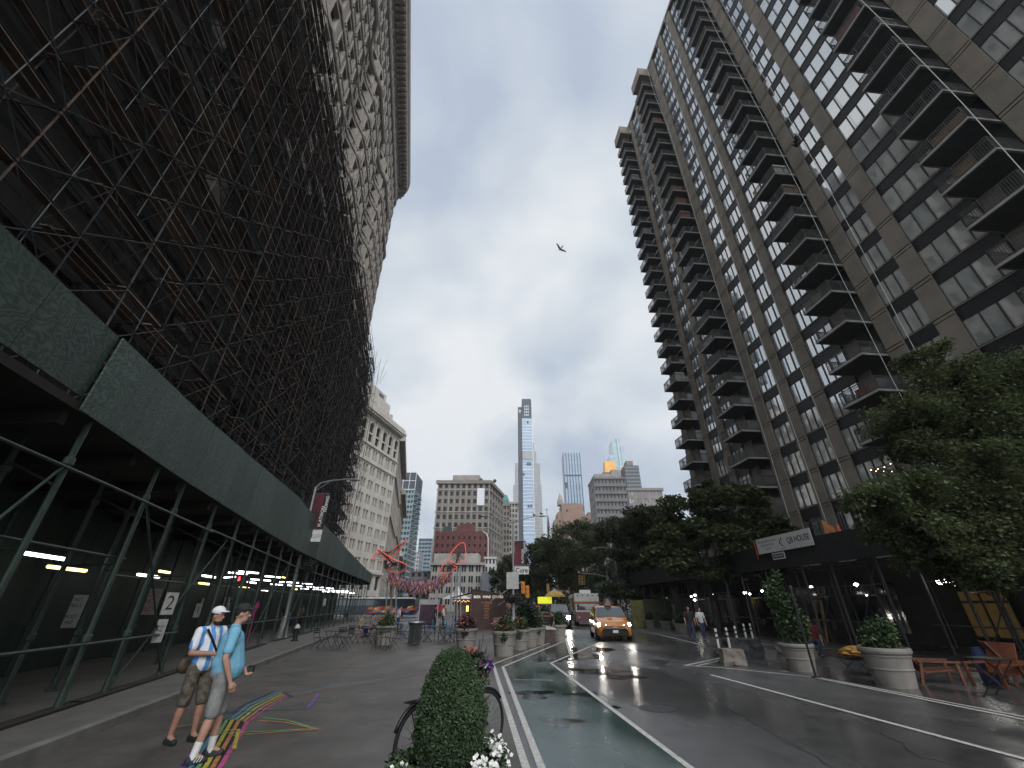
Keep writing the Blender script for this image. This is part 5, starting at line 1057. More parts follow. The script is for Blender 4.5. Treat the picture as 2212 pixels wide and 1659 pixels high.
b = MB(); b.tube([(0, 0, 8.5), (.3, 0, 8.85), (.9, 0, 9.0), (2.0, -.1, 9.08), (2.5, -.1, 9.06)], [.06, .055, .05, .045, .04], 8); b.tube([(0, 0, 8.3), (.9, 0, 8.97)], .025, 6); b.build('arm', grey_pole, t)
b = MB(); b.ball((2.6, -.1, 9.02), .3, 10, 6, (1.2, .5, .25)); b.build('lamp_head', steel, t)
banner(t, .12, 5.9, .95, 2.2, None, None)
b = MB(); b.box(.1, -.02, 5.15, 1.05, .02, 5.85); b.build('sponsor_panel', ban_w, t); text('lettering', 'GFP', .34, M('grey_ink', (.25, .25, .25), .7), t, (.75, -.025, 5.45), (PI / 2, 0, 0), .002)
b = MB(); b.bar((.2, -.024, 5.35), (.42, -.024, 5.6), .07, .006, (0, 1, 0)); b.bar((.24, -.024, 5.62), (.45, -.024, 5.62), .07, .006, (0, 1, 0)); b.bar((.44, -.025, 5.63), (.44, -.025, 5.38), .07, .006, (0, 1, 0)); b.bar((.2, -.023, 5.28), (.4, -.023, 5.28), .05, .006, (0, 1, 0)); b.build('emblem', ink, t)
mb = MB(); rnd = random.Random(2); bq = Vector((lx + .75, ly, 3.85)); leaves(mb, [(tuple(bq), (.5, .45, .4))], 500, .13, rnd, .2, .3); o = tag(mb.build('hanging_basket', leaf_e), 'trailing flower basket hanging on the lamp beside the green shed', 'hanging basket'); b = MB(); b.lathe([(.05, -.3), (.28, -.05), (.3, .05), (.2, .06)], 10, tuple(bq)); b.tube([bq + Vector((0, 0, .05)), bq + Vector((-.7, 0, .5))], .012, 5); b.build('basket', bark, o, True)
# centre lamp with twin arms
cxm, cym = 1.0, 37.5
t = thing('street_lamp', 'twin armed street lamp with banner, Cure sign and signal box at the plaza edge', 'street lamp', (cxm - .9, cym, 0))
b = MB(); b.lathe([(.22, 0), (.2, .8), (.11, 1.0), (.09, 3), (.065, 8.4)], 12); b.build('pole', grey_pole, t)
for s in (-1, 1): b = MB(); b.tube([(0, 0, 8.1), (s * .5, 0, 8.35), (s * 1.2, 0, 8.55), (s * 2.3, 0, 8.75)], [.05, .045, .04, .035], 7); b.build('arm', grey_pole, t); b = MB(); b.ball((s * 2.6, 0, 8.72), .3, 10, 6, (1.2, .5, .22)); b.build('lamp_head', steel, t)
banner(t, .12, 4.75, .95, 1.9, None, None)
b = MB(); b.box(.1, -.025, 4.05, 1.3, .02, 4.65); b.build('sign_panel', ban_w, t); text('lettering', 'Cure', .5, ink, t, (.7, -.03, 4.33), (PI / 2, 0, 0), .002, bold=.01)
b = MB(); b.box(-.55, -.14, 2.95, .45, -.09, 4.2); b.build('sign_back', M('sign_back', (.42, .42, .41), .6, .15, 3), t)
b = MB(); b.tube([(-1.8, 0, 2.1), (-.1, 0, 3.1), (.7, .1, 3.5)], .045, 6); b.tube([(-1.2, 0, 1.8), (0, 0, 2.5)], .03, 6); b.build('mast_arm', grey_pole, t)
amber = M('signal_amber', (.4, .15, .02), .5, .2, 6, emis=.08, ecol=(1, .3, .02))
for i, (x, z) in enumerate(((.8, 3.05), (1.15, 2.75))):
    b = MB(); b.extrude([(x - .15, -.13, z - .45), (x + .15, -.13, z - .45), (x + .15, -.13, z + .45), (x - .15, -.13, z + .45)], (0, 0, 0), (0, .26, 0)); o = b.build('signal_head', amber, t)
    b = MB(); [b.tube([(x, -.131, z - .29 + .29 * q), (x, -.26, z - .29 + .29 * q)], .11, 10) for q in range(3)]; b.build('visor', amber, o)
mb = MB(); leaves(mb, [((.0, -.25, 2.25), (.75, .5, .35))], 600, .14, random.Random(4), .2, .3); mb.build('flower_basket', leaf_p, t)
bird_m = M('bird_feathers', (.03, .03, .035), .8, .3, 8)
def bird_perched(label, loc):
    t = thing('bird', label, 'bird', loc, .6, 'birds on the street lamp'); b = blob('body', [('e', (0, 0, .12), (.07, .13, .07)), ('c', (0, .08, .16), (0, .12, .23), .045, .04), ('c', (0, -.1, .1), (0, -.3, .03), .04, .015), ('c', (0, .12, .23), (0, .19, .22), .015, .004), ('c', (.02, 0, .06), (.02, .02, 0), .01, .008), ('c', (-.02, 0, .06), (-.02, .02, 0), .01, .008)], .012, bird_m, t, 2); return t
bird_perched('left of two dark birds perched on the right lamp arm', (cxm - .9 + 1.85, cym, 8.7)); bird_perched('right of two dark birds perched on the right lamp arm', (cxm - .9 + 2.5, cym, 8.82))
def bird_fly(label, loc, rz, s=1.0, roll=0.0):
    t = thing('bird', label, 'bird', loc, rz); t.scale = (s,) * 3; t.rotation_euler = (0, roll, rz)
    b = blob('body', [('e', (0, 0, 0), (.06, .2, .06)), ('c', (0, .15, .02), (0, .24, .04), .05, .04), ('c', (0, .26, .04), (0, .31, .03), .015, .005), ('c', (0, -.15, 0), (0, -.34, -.02), .05, .03), ('e', (0, -.36, -.02), (.08, .1, .012))] + [q for s_ in (-1, 1) for q in (('e', (s_ * .18, .03, .08), (.16, .11, .03)), ('e', (s_ * .4, -.02, .17), (.2, .08, .025)), ('c', (s_ * .5, -.03, .2), (s_ * .66, -.14, .23), .03, .006))], .016, bird_m, t, 3); return t
bird_fly('dark bird gliding in open sky between the two towers', (5.7, 35, 38.8), .5, 1.25, .5); bird_fly('dark bird flapping in front of the brick tower balconies', (20.2, 17.5, 30.6), .9, 1.1, -.2)
# right side lamp, signals and street sign
t = thing('street_lamp', 'tall curved arm street lamp in front of the park trees right of the taxi', 'street lamp', (13.0, 56, 0))
b = MB(); b.tube([(0, 0, 0), (0, 0, 1), (0, 0, 8.0)], [.16, .1, .07], 8); b.build('pole', grey_pole, t); b = MB(); b.tube([(0, 0, 7.7), (-.4, 0, 8.1), (-1.4, 0, 8.3), (-2.2, 0, 8.25)], .05, 7); b.build('arm', grey_pole, t); b = MB(); b.ball((-2.4, 0, 8.2), .3, 8, 6, (1.2, .5, .25)); b.build('lamp_head', steel, t)
t = thing('traffic_signal', 'mast arm traffic signal with two yellow heads and green street sign before the park', 'traffic light', (12.2, 58, 0))
b = MB(); b.tube([(0, 0, 0), (0, 0, 5.6)], [.12, .08], 8); b.build('pole', grey_pole, t); b = MB(); b.tube([(0, 0, 5.0), (-1.5, 0, 5.3), (-3.6, 0, 5.45)], .05, 7); b.build('mast_arm', grey_pole, t)
sy = M('signal_yellow', (.34, .2, .05), .5, .2, 4)
for x in (-3.5, -3.05):
    b = MB(); b.box(x - .18, -.14, 4.1, x + .18, .14, 5.15); [b.lathe([(.12, 0), (.13, .12)], 8, (x, -.2, 4.2 + .33 * k)) for k in range(0)]; o = b.build('signal_head', sy, t); b = MB(); [b.ball((x, -.16, 4.28 + .34 * k), .1, 8, 6, (1, .4, 1)) for k in range(3)]; b.build('lens', M('signal_lens', (.03, .03, .03), .3), o)
b = MB(); b.box(-1.9, -.03, 3.75, -.2, .0, 4.25); b.build('sign_panel', M('sign_green', (.02, .1, .05), .5), t); text('lettering', 'E 23 St', .3, ban_w, t, (-1.05, -.035, 4.0), (PI / 2, 0, 0), .002)
b = MB(); b.box(-.18, -.16, 3.4, .18, -.1, 5.1); b.build('sign_back', steel, t); b = MB(); b.box(.35, -.1, 3.9, .8, .02, 5.0); b.build('sign_board', dark_metal, t)
t = thing('traffic_signal', 'slim yellow traffic signal on pole above the yellow food cart', 'traffic light', (5.2, 66, 0)); b = MB(); b.tube([(0, 0, 0), (0, 0, 4.6)], .07, 7); b.build('pole', grey_pole, t); b = MB(); b.box(-.2, -.2, 3.4, .2, .1, 4.5); b.build('signal_head', M('signal_yellow_b', (.5, .27, .05), .5), t)
# kiosk
brown = M('brown_steel', (.055, .026, .022), .55, .25, 1.5)
KX, KY = -3.55, 40.6
t = thing('kiosk', 'dark brown drinks kiosk with lit BEER WINE COFFEE lettering', 'kiosk', (KX, KY, 0), rad(3))
b = MB(); W = 3.05
b.extrude([(0, 0, 0), (W, 0, 0), (W, 0, 2.55), (0, 0, 3.0)], (0, 0, 0), (0, 2.6, 0)); b.build('wall', brown, t); b = MB(); b.hexa([(-.08, -.06, 3.003), (W + .08, -.06, 2.54), (W + .08, 2.7, 2.54), (-.08, 2.7, 3.003), (-.08, -.06, 3.08), (W + .08, -.06, 2.62), (W + .08, 2.7, 2.62), (-.08, 2.7, 3.08)]); b.build('roof', brown, t)
litw = M('lit_letters', (.9, .88, .75), .5, emis=.5, ecol=(1, .95, .75)); lito = M('lit_menu', (.4, .16, .04), .5, .3, 5, emis=.06, ecol=(1, .5, .12))
for s, x in (('BEER', .48), ('WINE', 1.33), ('COFFEE', 2.3)): text('lettering', s, .28, litw, t, (x, -.02, 2.42), (PI / 2, 0, 0), .012, bold=.0)
b = MB(); b.box(.93, -.02, .1, .95, -.005, 2.15); b.box(.97, -.02, 2.12, 2.0, -.005, 2.15); b.build('door_trim', dark_metal, t)
for i, s in enumerate(['A DRINK', 'BEER', 'WINE', 'TEA', 'ICED', 'HOT']): text('lettering', s, .24 if i == 0 else .2, lito, t, (1.35, -.016, 1.98 - i * .23), (PI / 2, 0, 0), .004)
b = MB(); b.box(1.95, -.025, .2, 2.35, -.003, .85); b.build('menu_board', M('menu_grey', (.2, .2, .2), .5), t)
b = MB(); b.box(-1.6, .35, .85, -.02, 2.3, 1.0); b.box(-1.5, .5, 0, -.02, 2.2, .845); b.build('counter', brown, t); b = MB(); b.hexa([(-1.75, .1, 2.35), (-.02, .1, 2.75), (-.02, 2.5, 2.75), (-1.75, 2.5, 2.35), (-1.75, .1, 2.4), (-.02, .1, 2.8), (-.02, 2.5, 2.8), (-1.75, 2.5, 2.4)]); b.build('awning', brown, t)
b = MB(); b.box(-1.5, 1.6, 1.02, -.1, 1.7, 2.3); b.build('back_shelf', M('bar_shelf', (.2, .15, .14), .6, .8, 7), t)
b = MB(); rnd = random.Random(1)
for i in range(12): b.ball((-1.55 + i * .12, .35 + .1 * (i % 3), 2.1 + .06 * math.sin(i * 2)), .04, 6, 4)
b.box(-.45, .5, 1.3, -.25, .55, 1.75); b.build('warm_light', M('kiosk_warm', (1, .5, .15), .5, emis=2.5, ecol=(1, .5, .12)), t)
t = thing('canopy_tent', 'small white peaked canopy behind the brown kiosk', 'tent', (-5.6, 47, 0)); b = MB(); b.lathe([(1.5, 2.35), (.5, 2.85), (.1, 3.5), (0, 3.55)], 4); b.build('roof', white_paint, t); b = MB(); [b.tube([(x, y, 0), (x, y, 2.35)], .03, 5) for x, y in ((1.45, 0), (-1.45, 0), (0, 1.45), (0, -1.45))]; b.build('frame', steel, t)
# bus across the far street
t = thing('bus', 'long dark tour bus with white roof and bright painted flank behind the cafe tables', 'bus', (-24, 82, 0))
busb = M('bus_body', (.012, .016, .03), .3, .3, 1.0, spec=.6)
b = MB(); b.extrude([(-7, -1.25, .35), (6.9, -1.25, .35), (7.3, -1.25, 1.0), (7.1, -1.25, 2.7), (6.6, -1.25, 2.85), (-7, -1.25, 2.85)], (0, 0, 0), (0, 2.5, 0)); b.build('body', busb, t)
b = MB(); b.box(-7.0, -1.35, 2.855, 6.7, 1.3, 3.02); b.build('roof', white_paint, t); b = MB(); b.box(-6.6, -1.262, 1.75, 6.4, -1.253, 2.65); b.build('window', win_dark, t)
b = MB(); rnd = random.Random(6); art = [M('bus_art_%s' % n, c, .5, .4, 2) for n, c in (('orange', (.5, .13, .02)), ('red', (.35, .03, .03)), ('blue', (.03, .12, .4)), ('yellow', (.55, .35, .03)))]
for i in range(22): x = -1 + i * .36; b.m = i % 4; z = rnd.uniform(.6, 1.3); b.face([(x, -1.256 - .0005 * i, z), (x + rnd.uniform(.5, 1.2), -1.256 - .0005 * i, z + rnd.uniform(-.1, .2)), (x + rnd.uniform(.6, 1.4), -1.256 - .0005 * i, z + .5), (x + .2, -1.256 - .0005 * i, z + .35)])
b.build('painted_flank', art, t); b = MB(); [b.tube([(x, -1.3, .5), (x, -.9, .5)], .5, 14) for x in (-4.5, 4.8)]; b.build('wheel', rubber, t)
t = thing('van', 'orange and red van half hidden behind the sculpture poles', 'van', (-14.2, 84, 0)); b = MB(); b.extrude([(-2, -1, .4), (2.3, -1, .4), (2.3, -1, 1.3), (1.5, -1, 2.0), (-2, -1, 2.2)], (0, 0, 0), (0, 2, 0)); b.build('body', art[1], t); b = MB(); b.box(-1.9, -1.02, 1.5, .8, -1.003, 2.0); b.build('window', art[0], t); b = MB(); [b.tube([(x, -1.05, .38), (x, -.7, .38)], .36, 12) for x in (-1.3, 1.4)]; b.build('wheel', rubber, t)
# red neon wing sculptures joined by a hanging garland
neon = M('red_neon', (.7, .12, .1), .4, emis=.3, ecol=(1, .13, .09)); wing_mesh = M('rusty_mesh', (.1, .055, .05), .8, .4, 4); twig = M('brown_limb', (.05, .04, .035), .8)
def wings(label, loops, hub, poles, Y):
    t = thing('neon_sculpture', label, 'sculpture', (hub.x, Y, 0), 0, 'red neon wing sculptures')
    for L_, th in loops:
        P0_ = [PT(u, v, Y + dy) for u, v, dy in L_]; n_ = len(P0_); P = []
        for i in range(n_):
            a_, b_, c_, d_ = P0_[i - 1], P0_[i], P0_[(i + 1) % n_], P0_[(i + 2) % n_]
            for q in (0, .25, .5, .75): P.append(b_.lerp(c_, q) + ((c_ - a_) * .12 * q * (1 - q) ** 2 * 4 - (d_ - b_) * .12 * q * q * (1 - q) * 4))
        b = MB(); b.tube(P + [P[0]], .045, 6, False); b.build('neon_tube', neon, t, True)
        c = sum(P, Vector()) / len(P); b = MB()
        for i in range(len(P)):
            for f in (.35, .7): b.tube([P[i].lerp(c, f), P[(i + 1) % len(P)].lerp(c, f)], .018, 4, False)
            b.tube([P[i], c], .02, 4, False)
            pass
        b.build('mesh_web', wing_mesh, t, True); b = MB(); b.tube([hub, (hub + c) / 2 + Vector((0, 0, .15)), c], [.1, .07, .03], 6); b.build('limb', twig, t, True)
    for (u0, v0, u1, v1, dy) in poles: b = MB(); a = PT(u0, v0, Y + dy); z = Vector((a.x, a.y, 0)); q = PT(u1, v1, Y + dy); b.tube([z, q], [.07, .05], 7); b.build('pole', steel, t, True)
    return t
YS = 40
h1 = PT(832, 1228, YS); h2 = PT(985, 1218, YS)
wings('left red neon winged sculpture on thin poles above the cafe tables', [([(805, 1208, 0), (815, 1190, .6), (830, 1198, .4), (880, 1165, -.3), (862, 1188, .2), (840, 1206, .5)], 0), ([(815, 1186, -.6), (850, 1208, -.8), (878, 1220, -.5), (866, 1236, .2), (836, 1232, .4), (846, 1220, .3)], 0)], h1, [(828, 1390, 838, 1228, 0), (838, 1390, 848, 1232, .6), (850, 1390, 858, 1236, -.4), (846, 1390, 842, 1240, 1.2)], YS)
wings('right red neon winged sculpture with tall rounded loop beside the kiosk', [([(970, 1204, 0), (982, 1185, .3), (995, 1173, .4), (1004, 1176, .3), (1006, 1204, -.2), (998, 1214, -.4), (984, 1218, -.3)], 0), ([(950, 1235, .2), (966, 1212, .4), (982, 1222, -.2), (986, 1226, -.5), (972, 1238, -.2)], 0)], h2, [(970, 1395, 976, 1235, 0), (985, 1395, 988, 1222, .5), (978, 1395, 984, 1240, -.4), (994, 1390, 994, 1224, .9)], YS)
gm = [M('garland_' + n, c, .7, .2, 6, isl=.4) for n, c in (('pink', (.36, .12, .16)), ('orange', (.42, .17, .07)), ('purple', (.15, .08, .2)), ('pale', (.4, .33, .33)))]
b = MB(); rnd = random.Random(14)
for i in range(1500):
    f = rnd.random(); u = 836 + (975 - 836) * f; vt = 1232 + 22 * math.sin(PI * f) ** .8; th = 15 + 10 * math.sin(PI * f)
    p = PT(u, vt + rnd.random() * th, YS + rnd.uniform(-.7, .7)); b.m = rnd.randrange(4); b.bar(p, p + Vector((rnd.uniform(-.04, .04), 0, -rnd.uniform(.12, .3))), .05, .05)
for j in range(7):
    P = [PT(836 + 139 * f / 12, 1230 + 22 * math.sin(PI * f / 12) ** .8 + j * 2.5, YS + .7 - j * .2) for f in range(13)]; b.m = 2; b.tube(P, .012, 4, False)
tag(b.build('garland', gm), 'drooping net of pink and orange tassels strung between the red sculptures', 'garland')
# trash can, hydrant, bins
t = thing('trash_can', 'dark slatted metal litter bin among the cafe tables', 'trash can', (-4.98, 24.6, 0)); b = MB()
for i in range(24): a = i * 2 * PI / 24; b.tube([(.3 * math.cos(a), .3 * math.sin(a), .06), (.31 * math.cos(a), .31 * math.sin(a), .85), (.36 * math.cos(a), .36 * math.sin(a), .98)], .022, 5)
b.lathe([(.3, .05), (.33, .06), (.33, .1), (.3, .1)], 24); b.build('slats', M('bin_steel', (.08, .085, .085), .45, .3, 5, metal=.5), t); b = MB(); b.lathe([(.36, .97), (.39, .98), (.37, 1.03), (.3, 1.03)], 24); b.build('rim', steel, t); b = MB(); b.lathe([(0, .05), (.26, .05), (.27, .92), (0, .9)], 20); b.build('liner', black_paint, t)
t = thing('fire_hydrant', 'dark hydrant with pale cap on the kerb by the lamp base', 'hydrant', (-11.35, 25.2, .13)); b = MB(); b.lathe([(.17, 0), (.17, .06), (.12, .1), (.12, .5), (.16, .52), (.16, .57)], 12); b.tube([(-.22, 0, .4), (.22, 0, .4)], .055, 8); b.build('barrel', black_paint, t); b = MB(); b.lathe([(.14, .575), (.12, .68), (.05, .74), (.0, .78)], 12); b.build('cap', M('silver_paint', (.4, .4, .4), .5), t)
t = thing('waste_bin', 'big black bin with orange lid edge behind the tub row', 'trash can', (1.75, 29.5, 0)); b = MB(); b.hexa([(-.8, -.5, 0), (.8, -.5, 0), (.8, .5, 0), (-.8, .5, 0), (-.9, -.55, 1.15), (.9, -.55, 1.15), (.9, .55, 1.15), (-.9, .55, 1.15)]); b.build('body', black_paint, t); b = MB(); b.box(-.95, -.6, 1.152, .95, .6, 1.23); b.build('lid', M('orange_lid', (.25, .075, .045), .6), t); b = MB(); b.box(-1.4, -.7, 1.3, 1.6, .7, 1.36); b.build('shade_top', dark_metal, t)
t = thing('crate', 'brown wooden crate under a pale plastic sheet at end of the tub row', 'crate', (1.85, 26.0, 0)); b = MB(); b.box(-.45, -.45, 0, .45, .45, .62); b.build('box', M('crate_wood', (.07, .05, .045), .8, .3, 4), t); b = MB(); b.hexa([(-.5, -.5, .625), (.55, -.5, .625), (.5, .5, .625), (-.5, .5, .625), (-.3, -.2, .86), (.45, -.35, .7), (.4, .3, .72), (-.35, .3, .84)]); b.build('sheet', M('plastic_sheet', (.35, .34, .33), .4, .2, 5), t)
# cafe set
caf = M('black_cafe_steel', (.018, .018, .019), .5); blue_c = M('blue_cafe_steel', (.03, .17, .32), .5)
def chair(label, x, y, rz, m, group):
    t = thing('bistro_chair', label, 'chair', (x, y, 0), rz, group); b = MB()
    for i in range(7): b.box(-.2, -.19 + i * .058, .44, .2, -.15 + i * .058, .455)
    b.build('seat', m, t); b = MB()
    for z in (.62, .7, .78): b.box(-.2, .225, z, .2, .24, z + .045)
    b.build('backrest', m, t)
    for s in (-.2, .2): b = MB(); b.tube([(s, -.24, 0), (s, .19, .45), (s, .235, .86)], .012, 6); b.build('leg', m, t); b = MB(); b.tube([(s * .9, .26, 0), (s * .9, -.18, .44)], .012, 6); b.build('leg', m, t)
    return t
def table(label, x, y, rz, m, group):
    t = thing('bistro_table', label, 'table', (x, y, 0), rz, group); b = MB(); b.box(-.31, -.31, .71, .31, .31, .73); b.build('table_top', m, t)
    for s in (-.27, .27): b = MB(); b.tube([(s, -.3, 0), (s, .25, .7)], .012, 6); b.build('leg', m, t); b = MB(); b.tube([(s * .92, .3, 0), (s * .92, -.25, .7)], .012, 6); b.build('leg', m, t)
    return t
CH = None; TB = None
cset = [(-8.3, 22.3, 0, 'near the kerb at far left'), (-6.0, 22.0, 0, 'just in front of the slatted bin'), (-4.0, 26.4, 0, 'right of the slatted bin'), (-7.7, 25.2, 0, 'behind the left beige tub'), (-3.0, 25.4, 0, 'beside the flower tub at centre'), (-5.6, 27.6, 0, 'directly behind the slatted bin')]
rr = random.Random(21)
for i, (x, y, _, lab) in enumerate(cset):
    a = rr.uniform(-.4, .4); L1_ = 'black folding table ' + lab
    if TB is None: TB = table(L1_, x, y, a, caf, 'black cafe tables on the plaza')
    else: dup(TB, (x, y), a, L1_)
    for j, (dx, dy, rz) in enumerate([(-.62, .05, PI / 2), (.62, -.05, -PI / 2), (.05, .65, 0)]):
        lab2 = 'black folding chair %s of the table %s' % (('left', 'right', 'behind')[j], lab)
        if i == 1 and j == 0: continue
        if CH is None: CH = chair(lab2, x + dx, y + dy, rz + a, caf, 'black cafe chairs on the plaza')
        else: dup(CH, (x + dx, y + dy), rz + a + rr.uniform(-.3, .3), lab2)
BC = None; BT = None
for i, (x, y, lab) in enumerate([(-7.9, 32.5, 'left, in front of the bus'), (-6.5, 34.0, 'middle, by the bus door'), (-3.9, 33.0, 'right, beside the sculpture poles'), (-5.2, 36, 'rearmost, near the kiosk')]):
    if BT is None: BT = table('blue cafe table ' + lab, x, y, .2, blue_c, 'blue cafe tables')
    else: dup(BT, (x, y), .1 * i, 'blue cafe table ' + lab)
    for j, (dx, rz) in enumerate([(-.6, PI / 2), (.6, -PI / 2)]):
        l3 = 'blue cafe chair, %s seat of the table %s' % (('left', 'right')[j], lab)
        if BC is None: BC = chair(l3, x + dx, y, rz, blue_c, 'blue cafe chairs')
        else: dup(BC, (x + dx, y), rz + .1 * i, l3)
t = thing('poster_stand', 'tall white framed poster stand in front of the bus', 'sign', (-8.2, 46, 0)); b = MB(); [b.box(x, -.05, 0, x + .1, .05, 2.3) for x in (-.95, .85)]; b.box(-.85, -.05, 1.85, .85, .05, 2.3); b.build('frame', M('pale_frame', (.4, .4, .42), .5), t); b = MB(); b.box(-.845, -.02, .1, .845, .02, 1.84); b.build('poster', M('poster_art', (.035, .03, .06), .6, .8, 2.5, col2=(.1, .05, .07)), t)
# right hand side: stone blocks, posts, tables
rock = M('granite_block', (.16, .14, .12), .85, .35, 4, 1.0, 7); rock_d = M('dark_granite', (.035, .036, .038), .85, .6, 4, 1.0, 7)
def stone_block(label, x, y, rz, sx, sy, sz, m):
    rnd = random.Random(int(x * 10)); t = bpy.data.meshes.new('stone_block'); bm = bmesh.new(); bmesh.ops.create_cube(bm, size=1); bmesh.ops.subdivide_edges(bm, edges=bm.edges[:], cuts=7, use_grid_fill=True)
    from mathutils import noise
    for v in bm.verts: n = noise.noise_vector(v.co * 3.1 + Vector((x, y, 0))); k = .09 if v.co.z < .45 else .03; v.co += n * k; v.co.x *= sx * (1 - .08 * v.co.z); v.co.y *= sy; v.co.z = max(0, (v.co.z + .5)) * sz
    bm.to_mesh(t); bm.free(); t.materials.append(m); o = link('stone_block', t); o.location = (x, y, 0); o.rotation_euler = (0, 0, rz); tag(o, label, 'stone block', 'rough stone blocks on the right'); return o
stone_block('pale rough stone block by the road tip, nearest the delineators', 7.45, 16.6, -.15, .72, .6, .46, rock); stone_block('dark speckled stone block behind the delineators', 8.9, 18.8, -.2, 1.25, .8, .62, rock_d); stone_block('low stone block half hidden behind the tall bush tub', 10.6, 18.2, .3, 1.2, .7, .5, rock)
dl = None
for i, (u, v) in enumerate([(1559, 1430), (1582, 1424), (1600, 1416), (1618, 1404), (1632, 1402)]):
    x, y = G(u * K, v * K); lab = ['leftmost', 'second from left', 'middle', 'second from right', 'rightmost'][i] + ' white delineator post with dark bands by the stone blocks'
    if dl is None:
        dl = t = thing('delineator', lab, 'bollard', (x, y, 0), 0, 'white delineator posts'); b = MB(); b.lathe([(.045, 0), (.045, .98), (.03, 1.02), (0, 1.02)], 10); b.build('post', M('delineator_white', (.5, .49, .45), .6, .15, 5), t); b = MB(); b.lathe([(.047, .70), (.0475, .70), (.0475, .76), (.047, .76)], 10); b.lathe([(.047, .85), (.0475, .85), (.0475, .91), (.047, .91)], 10); b.build('band', black_paint, t); b = MB(); b.lathe([(.1, .0), (.1, .03), (.046, .05)], 10); b.build('base', rubber, t)
    else: dup(dl, (x, y), .3 * i, lab)
x, y = 10.2, 14.2
heap_t = dup(TB, (10.0, 14.4), .2, 'black folding table carrying the yellow heap, left of two', (1, 1, .55), 'tables under the yellow heap'); dup(TB, (10.65, 14.3), .15, 'black folding table carrying the yellow heap, right of two', (1, 1, .55), 'tables under the yellow heap')
bm = bmesh.new(); bmesh.ops.create_icosphere(bm, subdivisions=5, radius=1); from mathutils import noise as _n
for v in bm.verts: n = _n.noise(Vector((v.co.x * 3, v.co.y * 7, v.co.z * 9))) * .28; v.co *= (1 + n); v.co.x *= .78; v.co.y *= .4; v.co.z = (v.co.z * .2 if v.co.z > 0 else v.co.z * .09) - (.32 * max(0, v.co.x - .3))
me = bpy.data.meshes.new('cover'); bm.to_mesh(me); bm.free(); me.materials.append(M('yellow_tarp', (.42, .22, .03), .6, .5, 3, col2=(.1, .05, .015), stretch=(1, 5, 7)))
for p in me.polygons: p.use_smooth = True
o = link('folded_parasol', me); o.location = (10.35, 14.2, .52); tag(o, 'crumpled yellow and brown cover heaped on low black tables', 'cover')
orange = M('orange_slats', (.12, .038, .016), .6, .3, 4)
def deckchair(label, x, y, rz):
    t = thing('lounge_chair', label, 'chair', (x, y, 0), rz, 'orange lounge chairs'); b = MB(); b.hexa([(-.3, -.35, .3), (.3, -.35, .3), (.3, .35, .22), (-.3, .35, .22), (-.3, -.35, .34), (.3, -.35, .34), (.3, .35, .26), (-.3, .35, .26)]); b.build('seat', orange, t); b = MB(); b.hexa([(-.3, .33, .24), (.3, .33, .24), (.3, .37, .24), (-.3, .37, .24), (-.3, .68, .92), (.3, .68, .92), (.3, .72, .92), (-.3, .72, .92)]); b.build('backrest', orange, t)
    for s in (-.33, .33): b = MB(); b.box(s - .05, -.42, .46, s + .05, .45, .5); b.build('armrest', orange, t); b = MB(); b.bar((s, -.35, 0), (s, -.35, .459), .06); b.build('leg', orange, t); b = MB(); b.bar((s, .5, 0), (s, .38, .459), .06); b.build('leg', orange, t)
for i, (x, y, rz, lab) in enumerate([(11.1, 13.0, 1.2, 'behind the largest tub'), (11.9, 12.3, -1.3, 'middle of three, beside the blue bag'), (13.0, 12.4, 1.0, 'at the right edge of the picture')]): deckchair('orange slatted lounge chair ' + lab, x, y, rz)
b = MB(); b.tube([(12.35, 12.9, .0), (12.4, 12.9, .35), (12.35, 12.95, .78)], [.2, .24, .1], 10); tag(b.build('bag', M('blue_bag', (.02, .035, .1), .7, .3, 4)), 'blue bag propped beside the orange lounge chairs', 'bag')
for i, (x, y) in enumerate([(10.6, 10.9), (12.2, 11.2)]): dup(TB, (x, y), .4 + i, 'black folding table in front of the orange lounge chairs, ' + ('left one', 'right one')[i], group='tables by the orange chairs')
t = thing('sign_post', 'thin dark sign post leaning beside the tub with the tall bush', 'post', (8.42, 13.85, 0)); b = MB(); b.tube([(0, 0, 0), (0, 0, 2.3)], .03, 7); b.lathe([(.12, 0), (.12, .02), (.04, .04)], 8); b.build('pole', black_paint, t); b = MB(); b.box(-.04, -.04, 2.2, .04, .04, 2.28); b.build('clamp', dark_metal, t)
t = thing('hoarding', 'olive green site hoarding with pale panel right of the taxi', 'fence', (12.8, 44, 0)); b = MB(); b.box(-1.6, 0, 0, -.4, .1, 2.2); b.build('pale_panel', M('olive_panel', (.16, .15, .05), .7, .4, 2), t); b = MB(); b.box(-.38, .02, 0, 2.0, .1, 2.3); b.build('panel', M('dark_olive', (.05, .055, .03), .8, .3, 2), t)
